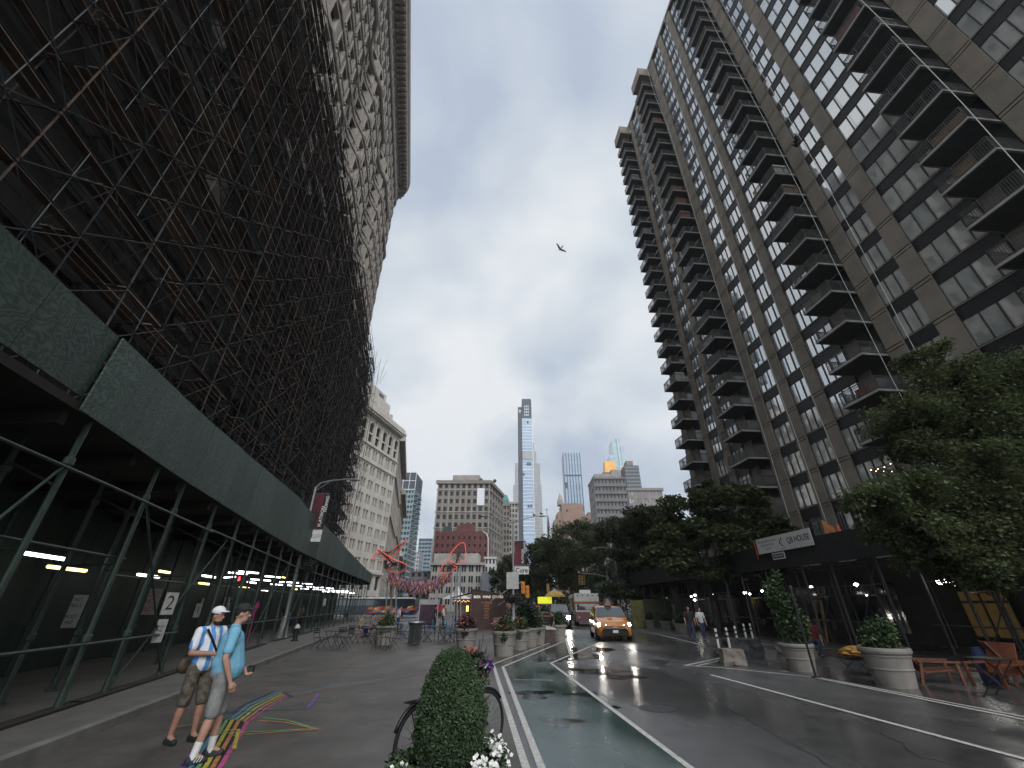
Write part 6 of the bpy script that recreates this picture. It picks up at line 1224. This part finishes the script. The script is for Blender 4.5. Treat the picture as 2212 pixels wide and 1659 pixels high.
# food cart
t = thing('food_cart', 'bright yellow street food cart under a yellow umbrella', 'food cart', (5.4, 60, 0)); b = MB(); b.box(-1.9, -.6, .4, -.2, .6, 1.1); b.box(-1.9, -.6, 1.9, -.2, .6, 2.0); b.build('counter', steel, t); b = MB(); b.box(-2.1, -.65, 2.0, -.3, -.6, 2.75); b.build('lit_sign', M('lit_yellow_sign', (.9, .8, .03), .5, emis=.6, ecol=(.9, .95, .05)), t); b = MB(); b.lathe([(1.35, 2.75), (1.2, 3.0), (.7, 3.35), (0, 3.5)], 12, (.2, 0, 0)); b.build('umbrella', M('yellow_cloth', (.55, .36, .1), .7, .3, 2), t); b = MB(); b.tube([(.2, 0, 0), (.2, 0, 3.4)], .03, 6); b.build('umbrella_pole', steel, t); b = MB(); b.lathe([(.5, 2.5), (.4, 2.8), (0, 3.1)], 8, (2.4, 0, 0)); b.box(2.05, -.3, 1.1, 2.75, .3, 2.49); b.build('glass_case', M('cart_case', (.35, .26, .2), .4, .4, 3), t); b = MB(); [b.tube([(x, -.55, .28), (x, -.4, .28)], .28, 10) for x in (-1.5, -.5)]; b.build('wheel', rubber, t)
# low flower bed and fence line behind tubs
t = thing('low_fence', 'low dark rail fence with orange flowers behind the tub row', 'fence', (1, 46, 0)); b = MB(); b.box(-3.5, 0, .9, 4.5, .06, .98); b.box(-3.5, 0, .4, 4.5, .06, .46); [b.box(-3.5 + i * .8, -.002, 0, -3.44 + i * .8, .062, 1.0) for i in range(11)]; b.build('rail', black_paint, t); mb = MB(); leaves(mb, [((x, .5, 1.3), (.8, .4, .5)) for x in (-3, -2, -1, 0, 1, 2, 3, 4)], 1200, .2, random.Random(3)); mb.build('foliage', leaf_d, t); mb = MB(); leaves(mb, [((x, .4, 1.6), (.8, .4, .3)) for x in (-3, -2, -1, 0, 1, 2, 3, 4)], 300, .16, random.Random(4)); mb.build('blossom', flowers['coral'], t)
# ------------------------------------------------------------------ vehicles
def loft(stations, m_close=True):
    """stations: list of (y, [(x,z)...half section from bottom centre to top centre])"""
    mb = MB(); mb.smooth = True; rows = []
    for y, sec in stations: rows.append([(x, y, z) for x, z in sec] + [(-x, y, z) for x, z in reversed(sec)])
    n = len(rows[0]); vs = [p for r in rows for p in r]; fs = []
    for i in range(len(rows) - 1):
        for j in range(n): fs.append((i * n + j, i * n + (j + 1) % n, (i + 1) * n + (j + 1) % n, (i + 1) * n + j))
    fs.append(tuple(range(n))); fs.append(tuple((len(rows) - 1) * n + j for j in reversed(range(n)))); mb.raw(vs, fs); return mb
def wheel(t, x, y, r, w_=.22):
    b = MB(); s = 1 if x > 0 else -1; b.smooth = True; prof = [(r * .62, -w_ / 2), (r * .9, -w_ / 2), (r, -w_ * .35), (r, w_ * .35), (r * .9, w_ / 2), (r * .62, w_ / 2)]; b.lathe(prof, 20); rt = Matrix.Translation((x, y, r)) @ Matrix.Rotation(PI / 2, 4, 'Y'); b.xform(rt); o = b.build('wheel', rubber, t)
    b = MB(); b.lathe([(0, -w_ * .3), (r * .6, -w_ * .42), (r * .61, w_ * .42), (0, w_ * .3)], 16); b.xform(rt); b.build('rim', steel, o)
carglass = glass('car_glass', (.03, .04, .045), .05, .1, 1.0); headl = M('headlight_lit', (1, 1, 1), .3, emis=130.0, ecol=(1, .96, .86))
taxi_p = M('taxi_orange', (.5, .19, .045), .25, .08, 2, spec=.6, coat=.6)
def van(name, label, cat, loc, rz, L_, W, Hh, paint, kind):
    t = thing(name, label, cat, loc, rz); h = W / 2; s = Hh / 1.75
    # front at y=0, tail at y=L_
    def sec(w0, zb, zm, wt, zt): return [(0.001, zb), (w0 * .9, zb), (w0, zb + .12), (w0, zm - .12), (w0 * .97, zm), (wt, zt - .06), (wt * .93, zt), (.001, zt + .02)]
    st = [(.0, sec(h * .72, .3, .55, h * .6, .66)), (.08, sec(h * .86, .24, .62, h * .74, .82)), (.3, sec(h * .96, .22, .72, h * .86, .96)), (.75, sec(h, .22, .85, h * .9, 1.04)), (1.05, sec(h, .22, .92, h * .9, 1.1)), (1.12, sec(h, .22, .96, h * .89, 1.14)), (1.95, sec(h, .22, 1.02, h * .76, Hh - .08)), (2.5, sec(h, .22, 1.03, h * .78, Hh)), (L_ - 1.0, sec(h, .22, 1.03, h * .78, Hh - .02)), (L_ - .2, sec(h * .97, .25, 1.0, h * .74, Hh - .12)), (L_, sec(h * .9, .32, .95, h * .66, Hh - .5))]
    if kind == 'suv': st = [(.0, sec(h * .8, .35, .75, h * .75, .98)), (.08, sec(h * .94, .32, .8, h * .88, 1.04)), (.4, sec(h, .32, .85, h * .9, 1.08)), (1.1, sec(h, .32, .95, h * .9, 1.14)), (1.25, sec(h, .32, 1.0, h * .88, 1.18)), (1.75, sec(h, .32, 1.05, h * .74, Hh - .04)), (2.2, sec(h, .32, 1.05, h * .74, Hh)), (L_ - .4, sec(h, .32, 1.05, h * .74, Hh)), (L_, sec(h * .96, .4, 1.0, h * .7, Hh - .1))]
    loft(st).build('body', paint, t)
    y0, y1, zb, zt, wb, wt = (1.15, 1.93, 1.16, Hh - .1, h * .86, h * .74) if kind != 'suv' else (1.28, 1.73, 1.2, Hh - .08, h * .84, h * .72)
    b = MB(); n = Vector((0, -(zt - zb), (y1 - y0))).normalized() * .03
    b.face([Vector((-wb, y0, zb)) + n, Vector((wb, y0, zb)) + n, Vector((wt, y1, zt)) + n, Vector((-wt, y1, zt)) + n]); b.build('windscreen', carglass, t)
    for sgn in (-1, 1):
        b = MB(); P = [(sgn * (h * .985), 1.7, 1.07), (sgn * (h * .985), L_ - .5, 1.07), (sgn * (h * .8 + .012), L_ - .6, Hh - .16), (sgn * (h * .8 + .012), 2.15, Hh - .16)]; b.face(P if sgn > 0 else P[::-1]); b.build('side_window', carglass, t)
        b = MB(); b.ball((sgn * (h + .1), 1.55, 1.12), .11, 8, 6, (1, .7, .8)); b.build('mirror', black_paint, t)
        b = MB(); b.hexa([(sgn * h * .5, .04, .70), (sgn * h * .93, .22, .74), (sgn * h * .93, .3, .74), (sgn * h * .5, .12, .70), (sgn * h * .5, .06, .8), (sgn * h * .92, .25, .9), (sgn * h * .92, .33, .9), (sgn * h * .5, .14, .8)]) if kind != 'suv' else b.ball((sgn * h * .72, .0, .86), .15, 10, 8, (1, .5, 1)); b.build('headlight', headl, t)
        for y in (.95, L_ - 1.0): wheel(t, sgn * (h - .1), y, .35 if kind != 'suv' else .4)
    b = MB(); b.extrude([(-h * .5, -.03, .6), (h * .5, -.03, .6), (h * .62, .03, .74), (-h * .62, .03, .74)] if kind != 'suv' else [(-h * .55, -.02, .68), (h * .55, -.02, .68), (h * .55, -.02, .96), (-h * .55, -.02, .96)], (0, 0, 0), (0, .06, 0)); b.build('grille', black_paint, t)
    b = MB(); b.extrude([(-h * .72, -.035, .3), (h * .72, -.035, .3), (h * .62, -.045, .54), (-h * .62, -.045, .54)], (0, 0, 0), (0, .1, 0)); b.build('bumper_grille', rubber, t)
    b = MB(); b.box(-.15, -.075, .42, .15, -.05, .56); b.build('licence_plate', M('plate', (.5, .48, .4), .5, .2, 20), t)
    return t
TXr = rad(-4)
t = van('taxi', 'orange yellow taxi van with lit headlights driving on the wet road', 'taxi', (5.75, 26.6, 0), TXr, 5.1, 1.98, 1.74, taxi_p, 'van')
b = MB(); b.hexa([(-.16, 1.9, 1.75), (.16, 1.9, 1.75), (.16, 3.1, 1.78), (-.16, 3.1, 1.78), (-.02, 1.95, 2.15), (.02, 1.95, 2.15), (.02, 3.05, 2.18), (-.02, 3.05, 2.18)]); b.xform(Matrix.Scale(1.3, 4, (1, 0, 0))); b.build('roof_sign', M('roof_sign', (.14, .09, .085), .5), t)
b = MB(); b.box(-.1, -.06, .66, .1, -.035, .7); b.build('badge', steel, t)
van('off_road_car', 'black boxy off road car with lit headlights behind the taxi', 'car', (4.15, 40.5, 0), rad(-4), 4.4, 1.9, 1.85, M('black_car_paint', (.012, .013, .014), .3, .1, 2, spec=.6, coat=.5), 'suv')
t = thing('camper_truck', 'boxy white and dark red truck with roof vent behind the taxi', 'truck', (7.4, 46, 0), rad(-5)); trw = M('truck_white', (.5, .5, .48), .4, .1, 2); trr = M('truck_red', (.1, .012, .014), .35, .15, 2)
b = MB(); b.box(-1.2, .0, 1.9, 1.2, 1.0, 2.85); b.box(-1.2, 1.001, .95, 1.2, 6.0, 2.8); b.build('box_body', trw, t); b = MB(); b.extrude([(-1.15, -.25, .4), (1.15, -.25, .4), (1.15, -.15, 1.2), (-1.15, -.15, 1.2)], (0, 0, 0), (0, 1.2, 0)); b.box(-1.18, 1.0, .45, 1.18, 6.0, .945); b.build('lower_body', trr, t)
b = MB(); b.box(-1.13, -.1, 1.21, 1.13, .95, 1.895); b.build('cab', trw, t); b = MB(); b.box(-1.0, -.13, 1.38, 1.0, -.103, 1.88); b.build('windscreen', carglass, t); b = MB(); b.box(-1.22, -.02, 1.9, 1.22, -.003, 2.12); b.build('stripe', M('truck_orange', (.3, .08, .03), .5), t)
b = MB(); b.box(-.55, 1.2, 2.86, .55, 2.2, 3.18); b.build('roof_vent', white_paint, t); b = MB(); [b.box(-.95 + i * .5, -.03, 2.6, -.8 + i * .5, -.004, 2.68) for i in range(5)]; b.build('marker_light', black_paint, t)
b = MB(); [b.box(-1.215, 1.5 + i * 1.1, 1.4, -1.203, 2.3 + i * 1.1, 2.5) for i in range(4)]; b.build('side_panel', M('truck_art', (.2, .16, .14), .6, .7, 2, col2=(.06, .05, .06)), t)
for sgn in (-1, 1):
    b = MB(); b.ball((sgn * .85, -.27, .75), .1, 8, 6, (1, .4, 1)); b.build('headlight', M('headlamp_off', (.4, .4, .4), .2), t)
    for y in (.6, 4.6): wheel(t, sgn * 1.0, y, .4)
# bicycle behind the topiary
t = thing('bicycle', 'black city bicycle standing behind the clipped topiary', 'bicycle', (-.72, 6.62, 0), math.atan2(.80, .70)); bk_ = M('bike_black', (.012, .012, .014), .35); rr_ = .35
for nm, x in (('rear', -.54), ('front', .54)):
    b = MB(); b.smooth = True; b.tube([(x + rr_ * math.cos(a), 0, rr_ + rr_ * math.sin(a)) for a in [i * 2 * PI / 36 for i in range(37)]], .019 if nm == 'front' else .024, 8, False); o = b.build('wheel', rubber, t)
    b = MB(); [b.tube([(x, 0, rr_), (x + (rr_ - .02) * math.cos(a), 0, rr_ + (rr_ - .02) * math.sin(a))], .002, 3, False) for a in [i * 2 * PI / 20 for i in range(20)]]; b.tube([(x, -.05, rr_), (x, .05, rr_)], .02, 8); b.build('spokes', steel, o)
    b = MB(); b.smooth = True; b.tube([(x + (rr_ + .04) * math.cos(a), 0, rr_ + (rr_ + .04) * math.sin(a)) for a in [rad(10 if nm == 'rear' else 40) + i * rad(150) / 14 for i in range(15)]], .022, 6); b.build('mudguard', bk_, t)
b = MB()
for a, c in (((-.1, 0, .3), (-.2, 0, .85)), ((-.1, 0, .3), (.38, 0, .72)), ((-.18, 0, .75), (.36, 0, .82)), ((-.54, .05, .35), (-.1, 0, .3)), ((-.54, .05, .35), (-.19, 0, .78)), ((-.54, -.05, .35), (-.1, 0, .3)), ((-.54, -.05, .35), (-.19, 0, .78)), ((.38, 0, .66), (.35, 0, .98)), ((.38, .05, .66), (.54, .05, .35)), ((.38, -.05, .66), (.54, -.05, .35))): b.tube([a, c], .016, 7)
b.build('frame', bk_, t); b = MB(); b.ball((-.22, 0, .9), .13, 10, 6, (1.1, .7, .35)); b.build('saddle', bk_, t)
b = MB(); b.smooth = True; b.tube([(.2, -.3, 1.02), (.3, -.26, 1.05), (.36, -.1, 1.02), (.35, 0, 1.0), (.36, .1, 1.02), (.3, .26, 1.05), (.2, .3, 1.02)], .013, 8); b.build('handlebar', steel, t); b = MB(); b.smooth = True; b.tube([(.3, -.05, 1.0), (.42, -.05, 1.12), (.5, 0, 1.13), (.5, .05, 1.08)], .012, 6); b.build('cable', bk_, t)
b = MB(); [b.tube([(-.78, y, .74), (-.3, y, .74)], .008, 5) for y in (-.06, 0, .06)]; [b.tube([(-.78, -.06, .74 - i * 0), (-.78, .06, .74)], .008, 5) for i in range(1)]; b.tube([(-.7, .06, .74), (-.54, .06, .37)], .008, 5); b.tube([(-.7, -.06, .74), (-.54, -.06, .37)], .008, 5); b.build('rack', bk_, t)
# ------------------------------------------------------------------ people
def stripes(name, c1, c2, per):
    m = M(name, c1, .8, .05, 3); N = m.node_tree.nodes; L = m.node_tree.links; tc = N['Texture Coordinate']; s = N.new('ShaderNodeSeparateXYZ'); L.new(tc.outputs['Object'], s.inputs[0])
    a = N.new('ShaderNodeMath'); a.operation = 'MULTIPLY'; a.inputs[1].default_value = 2 * PI / per; L.new(s.outputs[0], a.inputs[0]); b_ = N.new('ShaderNodeMath'); b_.operation = 'SINE'; L.new(a.outputs[0], b_.inputs[0])
    g_ = N.new('ShaderNodeMath'); g_.operation = 'GREATER_THAN'; g_.inputs[1].default_value = .1; L.new(b_.outputs[0], g_.inputs[0]); mx_ = N.new('ShaderNodeMix'); mx_.data_type = 'RGBA'; mx_.inputs[6].default_value = (*c1, 1); mx_.inputs[7].default_value = (*c2, 1); L.new(g_.outputs[0], mx_.inputs[0]); L.new(mx_.outputs[2], N['Principled BSDF'].inputs['Base Color']); return m
skin_a = M('skin', (.32, .17, .115), .55, .08, 6); skin_b = M('skin_light', (.38, .22, .16), .55, .08, 6); hair_m = M('dark_hair', (.015, .012, .01), .7)
def person(label, loc, rz, shirt, pants, shoe, skin=skin_a, h=1.75, armL=None, armR=None, feet=((-.1, .02), (.1, -.02)), head=0.0, cap=None, hair=True, belly=0.0, shorts=True, vox=.011, sit=False, socks=None, sleeve=.5, group=None, name='person', beard=False):
    """local axes: faces +y, right hand at +x; arms = (elbow, hand) points"""
    t = thing(name, label, 'person', loc, rz, group); k = h / 1.75; t.scale = (k, k, k)
    hz = .5 if sit else .93
    hips = [Vector((-.095, 0, hz)), Vector((.095, 0, hz))]; dz = hz - .93
    kn, an = [], []
    for i, s in enumerate((-1, 1)):
        f = feet[i]
        if sit: kn.append(Vector((s * .13, .42, .5))); an.append(Vector((s * .13, .4, .09)))
        else: kn.append(Vector((hips[i].x * .55 + f[0] * .5, f[1] * .5 + .035, .5))); an.append(Vector((f[0], f[1], .09)))
    sh = [Vector((-.19, 0, 1.42 + dz)), Vector((.19, 0, 1.42 + dz))]
    arms = [armL or (Vector((-.27, -.02, 1.13 + dz)), Vector((-.27, .08, .87 + dz))), armR or (Vector((.27, -.02, 1.13 + dz)), Vector((.27, .08, .87 + dz)))]
    arms = [(Vector(a), Vector(b)) for a, b in arms]
    ch, sh_ = math.cos(head), math.sin(head); HD = Vector((0, .035, 1.635 + dz)); hr_ = lambda x, y, z: HD + Vector((x * ch - y * sh_, x * sh_ + y * ch, z)); RM = Matrix.Rotation(head, 3, 'Z')
    S_ = [('e', (0, 0, hz + .03), (.155, .11, .12)), ('c', (0, belly * .4, hz + .12), (0, 0, 1.3 + dz), .12 + belly * .5, .13), ('e', (0, .01, 1.3 + dz), (.17, .105, .15)), ('c', sh[0], sh[1], .068, .068), ('c', (0, -.01, 1.42 + dz), (0, .02, 1.56 + dz), .06, .052),
          ('e', HD + Vector((0, 0, .025)), (.075, .093, .105), RM), ('e', hr_(0, .03, -.055), (.056, .06, .06), RM), ('c', hr_(0, .085, .015), hr_(0, .108, -.018), .012, .017), ('e', hr_(0, .075, -.062), (.026, .02, .012), RM), ('e', hr_(-.076, 0, .0), (.012, .02, .032), RM), ('e', hr_(.076, 0, .0), (.012, .02, .032), RM), ('e', hr_(0, .07, .038), (.055, .02, .012), RM)]
    for i in range(2):
        S_ += [('c', hips[i], kn[i], .085, .056), ('c', kn[i], kn[i].lerp(an[i], .35), .054, .06), ('c', kn[i].lerp(an[i], .3), an[i], .06, .036), ('c', an[i], an[i] + Vector((0, .11, -.045)), .038, .032)]
        el, ha = arms[i]; S_ += [('c', sh[i], el, .052, .042), ('c', el, el.lerp(ha, .4), .042, .042), ('c', el.lerp(ha, .35), ha, .042, .026)]
        d = (ha - el).normalized(); side = d.cross(Vector((0, 1, 0) if abs(d.y) < .8 else (0, 0, 1))).normalized(); up_ = side.cross(d).normalized(); sg = -1 if i == 0 else 1
        pc = ha + d * .05; S_.append(('c', ha + d * .015, pc + d * .015, .026, .034)); S_.append(('c', pc - up_ * .022, pc + up_ * .026, .019, .018))
        for j in range(4):
            o_ = up_ * (.033 - j * .022); l_ = (.07, .08, .074, .056)[j]; b0 = pc + d * .035 + o_; b1 = b0 + d * l_ * .5 + side * sg * -.008; b2 = b1 + d * l_ * .4 + side * sg * -.028; S_ += [('c', b0, b1, .0095, .009), ('c', b1, b2, .009, .0075)]
        th = pc - d * .02 + up_ * .035; S_ += [('c', th, th + d * .04 + up_ * .02 - side * sg * .015, .011, .0095), ('c', th + d * .04 + up_ * .02 - side * sg * .015, th + d * .07 + up_ * .018 - side * sg * .03, .0095, .0075)]
    body = blob('body', S_, vox, skin, t, 4)
    C_ = [('c', (0, belly * .45, hz + .06), (0, 0, 1.32 + dz), .148 + belly * .62, .15), ('e', (0, .0, hz + .12), (.175, .13 + belly * .6, .14)), ('e', (0, .01, 1.3 + dz), (.188, .125, .155)), ('c', sh[0], sh[1], .08, .08), ('c', (0, 0, 1.4 + dz), (0, .0, 1.475 + dz), .085, .07)]
    for i in range(2): el, ha = arms[i]; C_.append(('c', sh[i], sh[i].lerp(el, min(1, sleeve * 1.4)), .074, .068)); (sleeve > 1 and C_.append(('c', el, el.lerp(ha, .85), .06, .045)))
    blob('shirt', C_, vox * 1.1, shirt, t, 5)
    P_ = [('e', (0, -.005, hz + .0), (.172, .132 + belly * .3, .11))]
    for i in range(2):
        e_ = kn[i] + (kn[i] - hips[i]) * -.02; P_.append(('c', hips[i], e_, .102, .088 if shorts else .07))
        if shorts: P_.append(('c', e_.lerp(hips[i], .1), e_, .09, .086))
        else: P_.append(('c', kn[i], an[i], .07, .052))
    blob('shorts' if shorts else 'trousers', P_, vox * 1.1, pants, t, 4)
    for i in range(2):
        a = an[i]; blob('shoe', [('c', a + Vector((0, -.045, -.045)), a + Vector((0, .13, -.052)), .043, .04), ('e', a + Vector((0, .03, -.075)), (.046, .145, .018)), ('c', a + Vector((0, -.02, -.03)), a + Vector((0, .05, -.03)), .043, .038)], vox, shoe, t, 3)
        if socks: blob('sock', [('c', a + Vector((0, -.005, -.03)), a.lerp(kn[i], .3), .044, .05)], vox, socks, t, 2)
    for s in (-1, 1): b = MB(); p = hr_(s * .03, .089, .02); b.ball(p, .008, 6, 5); b.build('eye', black_paint, t)
    if hair: blob('hair', [('e', hr_(0, -.012, .045), (.083, .098, .098), RM)] + ([('e', hr_(0, .02, -.085), (.058, .075, .045), RM)] if beard else []), vox, hair_m, t, 2)
    if cap:
        blob('cap', [('e', hr_(0, -.005, .075), (.089, .106, .082), RM), ('e', hr_(0, .11, .068), (.07, .075, .013), RM)], vox * .9, cap, t, 3)
    return t
arg = stripes('striped_shirt', (.66, .68, .72), (.1, .28, .6), .14); camo = M('camo_shorts', (.14, .12, .09), .85, .4, 14, col2=(.045, .04, .03)); sky_t = M('sky_blue_tee', (.16, .38, .52), .8, .1, 4, .2, 12); gry = M('grey_denim', (.2, .2, .195), .85, .25, 9); capw = M('white_cap', (.66, .66, .68), .7, .06, 5); shoe_d = M('dark_trainer', (.015, .02, .022), .6, .4, 12)
p1 = person('man in white cap and blue striped football shirt holding a phone by the shed', (-4.82, 7.68, 0), rad(-112), arg, camo, shoe_d, skin_a, 1.71, ((-.26, .04, 1.15), (-.06, .3, 1.1)), ((.25, .02, 1.14), (.02, .29, 1.12)), ((-.13, .08), (.12, -.06)), .35, capw, True, 0.02, True, .0105, beard=True)
b = MB(); b.box(-.04, .33, 1.13, .03, .345, 1.26); b.xform(Matrix.Translation((0, .06, -.02))); b.build('phone', black_paint, p1)
b = MB(); b.tube([(.15, .1, 1.46), (.05, .155, 1.3), (-.12, .15, 1.08), (-.2, .02, .98)], .018, 6); b.tube([(.15, .05, 1.47), (.05, -.15, 1.3), (-.15, -.13, 1.05), (-.2, .0, .98)], .018, 6); b.build('strap', black_paint, p1)
o = blob('waist_bag', [('e', (.12, -.2, .95), (.13, .07, .1)), ('e', (.16, -.2, 1.0), (.07, .06, .06))], .012, M('brown_bag', (.06, .045, .03), .8, .4, 12), p1, 2)
p2 = person('man in light blue tee, grey shorts and dark cap seen from behind', (-4.0, 6.9, 0), rad(-58), sky_t, gry, shoe_d, skin_b, 1.75, ((-.27, .04, 1.14), (-.12, .24, .96)), ((.265, -.03, 1.12), (.25, .1, .85)), ((-.12, .1), (.12, -.08)), -.15, M('dark_cap', (.018, .018, .02), .75, .3, 8), True, .09, True, .0105, socks=M('white_sock', (.6, .6, .58), .85))
b = MB(); b.box(-.17, .28, .88, -.06, .36, .97); b.lathe([(.04, 0), (.045, .09)], 10, (-.11, .34, .9)); b.build('camera', black_paint, p2)
for i, a in enumerate(((-.12, .1), (.12, -.08))):
    for j in range(3): b = MB(); s = 1 if i else -1; b.bar((a[0] + s * .044, a[1] + .02 + j * .03, .03), (a[0] + s * .036, a[1] + .045 + j * .03, .075), .011, .006, (0, 1, 0)); b.build('shoe_stripe', white_paint, p2)
dk_c = [M('cloth_%s' % n, c, .85, .15, 6) for n, c in (('black', (.02, .02, .022)), ('navy', (.03, .04, .08)), ('white', (.5, .5, .48)), ('red', (.1, .015, .018)), ('tan', (.25, .19, .13)), ('grey', (.14, .14, .14)))]
gp = 'people in the background'
person('pedestrian in black walking on the right under the trees', (10.25, 27.3, 0), rad(170), dk_c[0], dk_c[1], dk_c[0], skin_b, 1.72, shorts=False, vox=.024, feet=((-.1, .16), (.1, -.14)), group=gp)
person('pedestrian in a white top walking right of the one in black', (10.85, 27.2, 0), rad(185), dk_c[2], dk_c[1], dk_c[0], skin_b, 1.66, shorts=False, vox=.024, feet=((-.1, -.14), (.1, .16)), group=gp)
person('person in dark clothes and white shoes standing behind the crate', (2.25, 26.35, 0), rad(100), dk_c[0], dk_c[1], dk_c[2], skin_a, 1.45, shorts=False, vox=.024, group=gp)
person('person in white shirt standing by the blue cafe chairs', (-8.9, 37, 0), rad(-60), dk_c[2], dk_c[1], dk_c[0], skin_b, 1.7, shorts=False, vox=.026, group=gp)
person('person in tan shirt seated left of the sculpture poles', (-9.9, 31.2, 0), rad(-90), dk_c[4], dk_c[0], dk_c[0], skin_b, 1.75, shorts=False, vox=.026, sit=True, group=gp)
person('person in grey seated behind the left beige tub', (-8.9, 30.2, 0), rad(90), dk_c[5], dk_c[1], dk_c[0], skin_a, 1.75, shorts=False, vox=.026, sit=True, group=gp)
person('customer in white patterned top at the kiosk counter', (-5.9, 40.4, 0), rad(-90), dk_c[2], dk_c[0], dk_c[0], skin_a, 1.78, shorts=False, vox=.026, group=gp)
person('customer in black waiting behind the one in white at the kiosk', (-6.7, 41.0, 0), rad(-80), dk_c[0], dk_c[0], dk_c[0], skin_b, 1.74, shorts=False, vox=.026, group=gp)
person('person in red top sitting deep in shade behind the tall bush', (12.0, 19.2, 0), rad(150), dk_c[3], dk_c[1], dk_c[0], skin_a, 1.75, shorts=False, vox=.024, sit=True, group=gp)
person('pedestrian in dark clothes under the far end of the green shed', (*shp(33, 2), .13), rad(10), dk_c[0], dk_c[5], dk_c[0], skin_b, 1.75, shorts=False, vox=.026, group=gp)
person('pedestrian in tan jacket deep under the green shed', (*shp(40, 2.6), .13), rad(190), dk_c[4], dk_c[0], dk_c[0], skin_b, 1.7, shorts=False, vox=.028, group=gp)
# ------------------------------------------------------------------ thin wet air
b = MB(); b.box(-1503, -303, -1, 1503, 1403, 430); o = tag(b.build('haze', []), kind='stuff')
hm = bpy.data.materials.new('haze'); hm.use_nodes = True; N = hm.node_tree.nodes; L = hm.node_tree.links
N.remove(N['Principled BSDF']); pv = N.new('ShaderNodeVolumePrincipled'); pv.inputs['Color'].default_value = (.82, .88, .95, 1); pv.inputs['Density'].default_value = .00027; pv.inputs['Anisotropy'].default_value = .2
L.new(pv.outputs[0], N['Material Output'].inputs['Volume']); o.data.materials.append(hm)
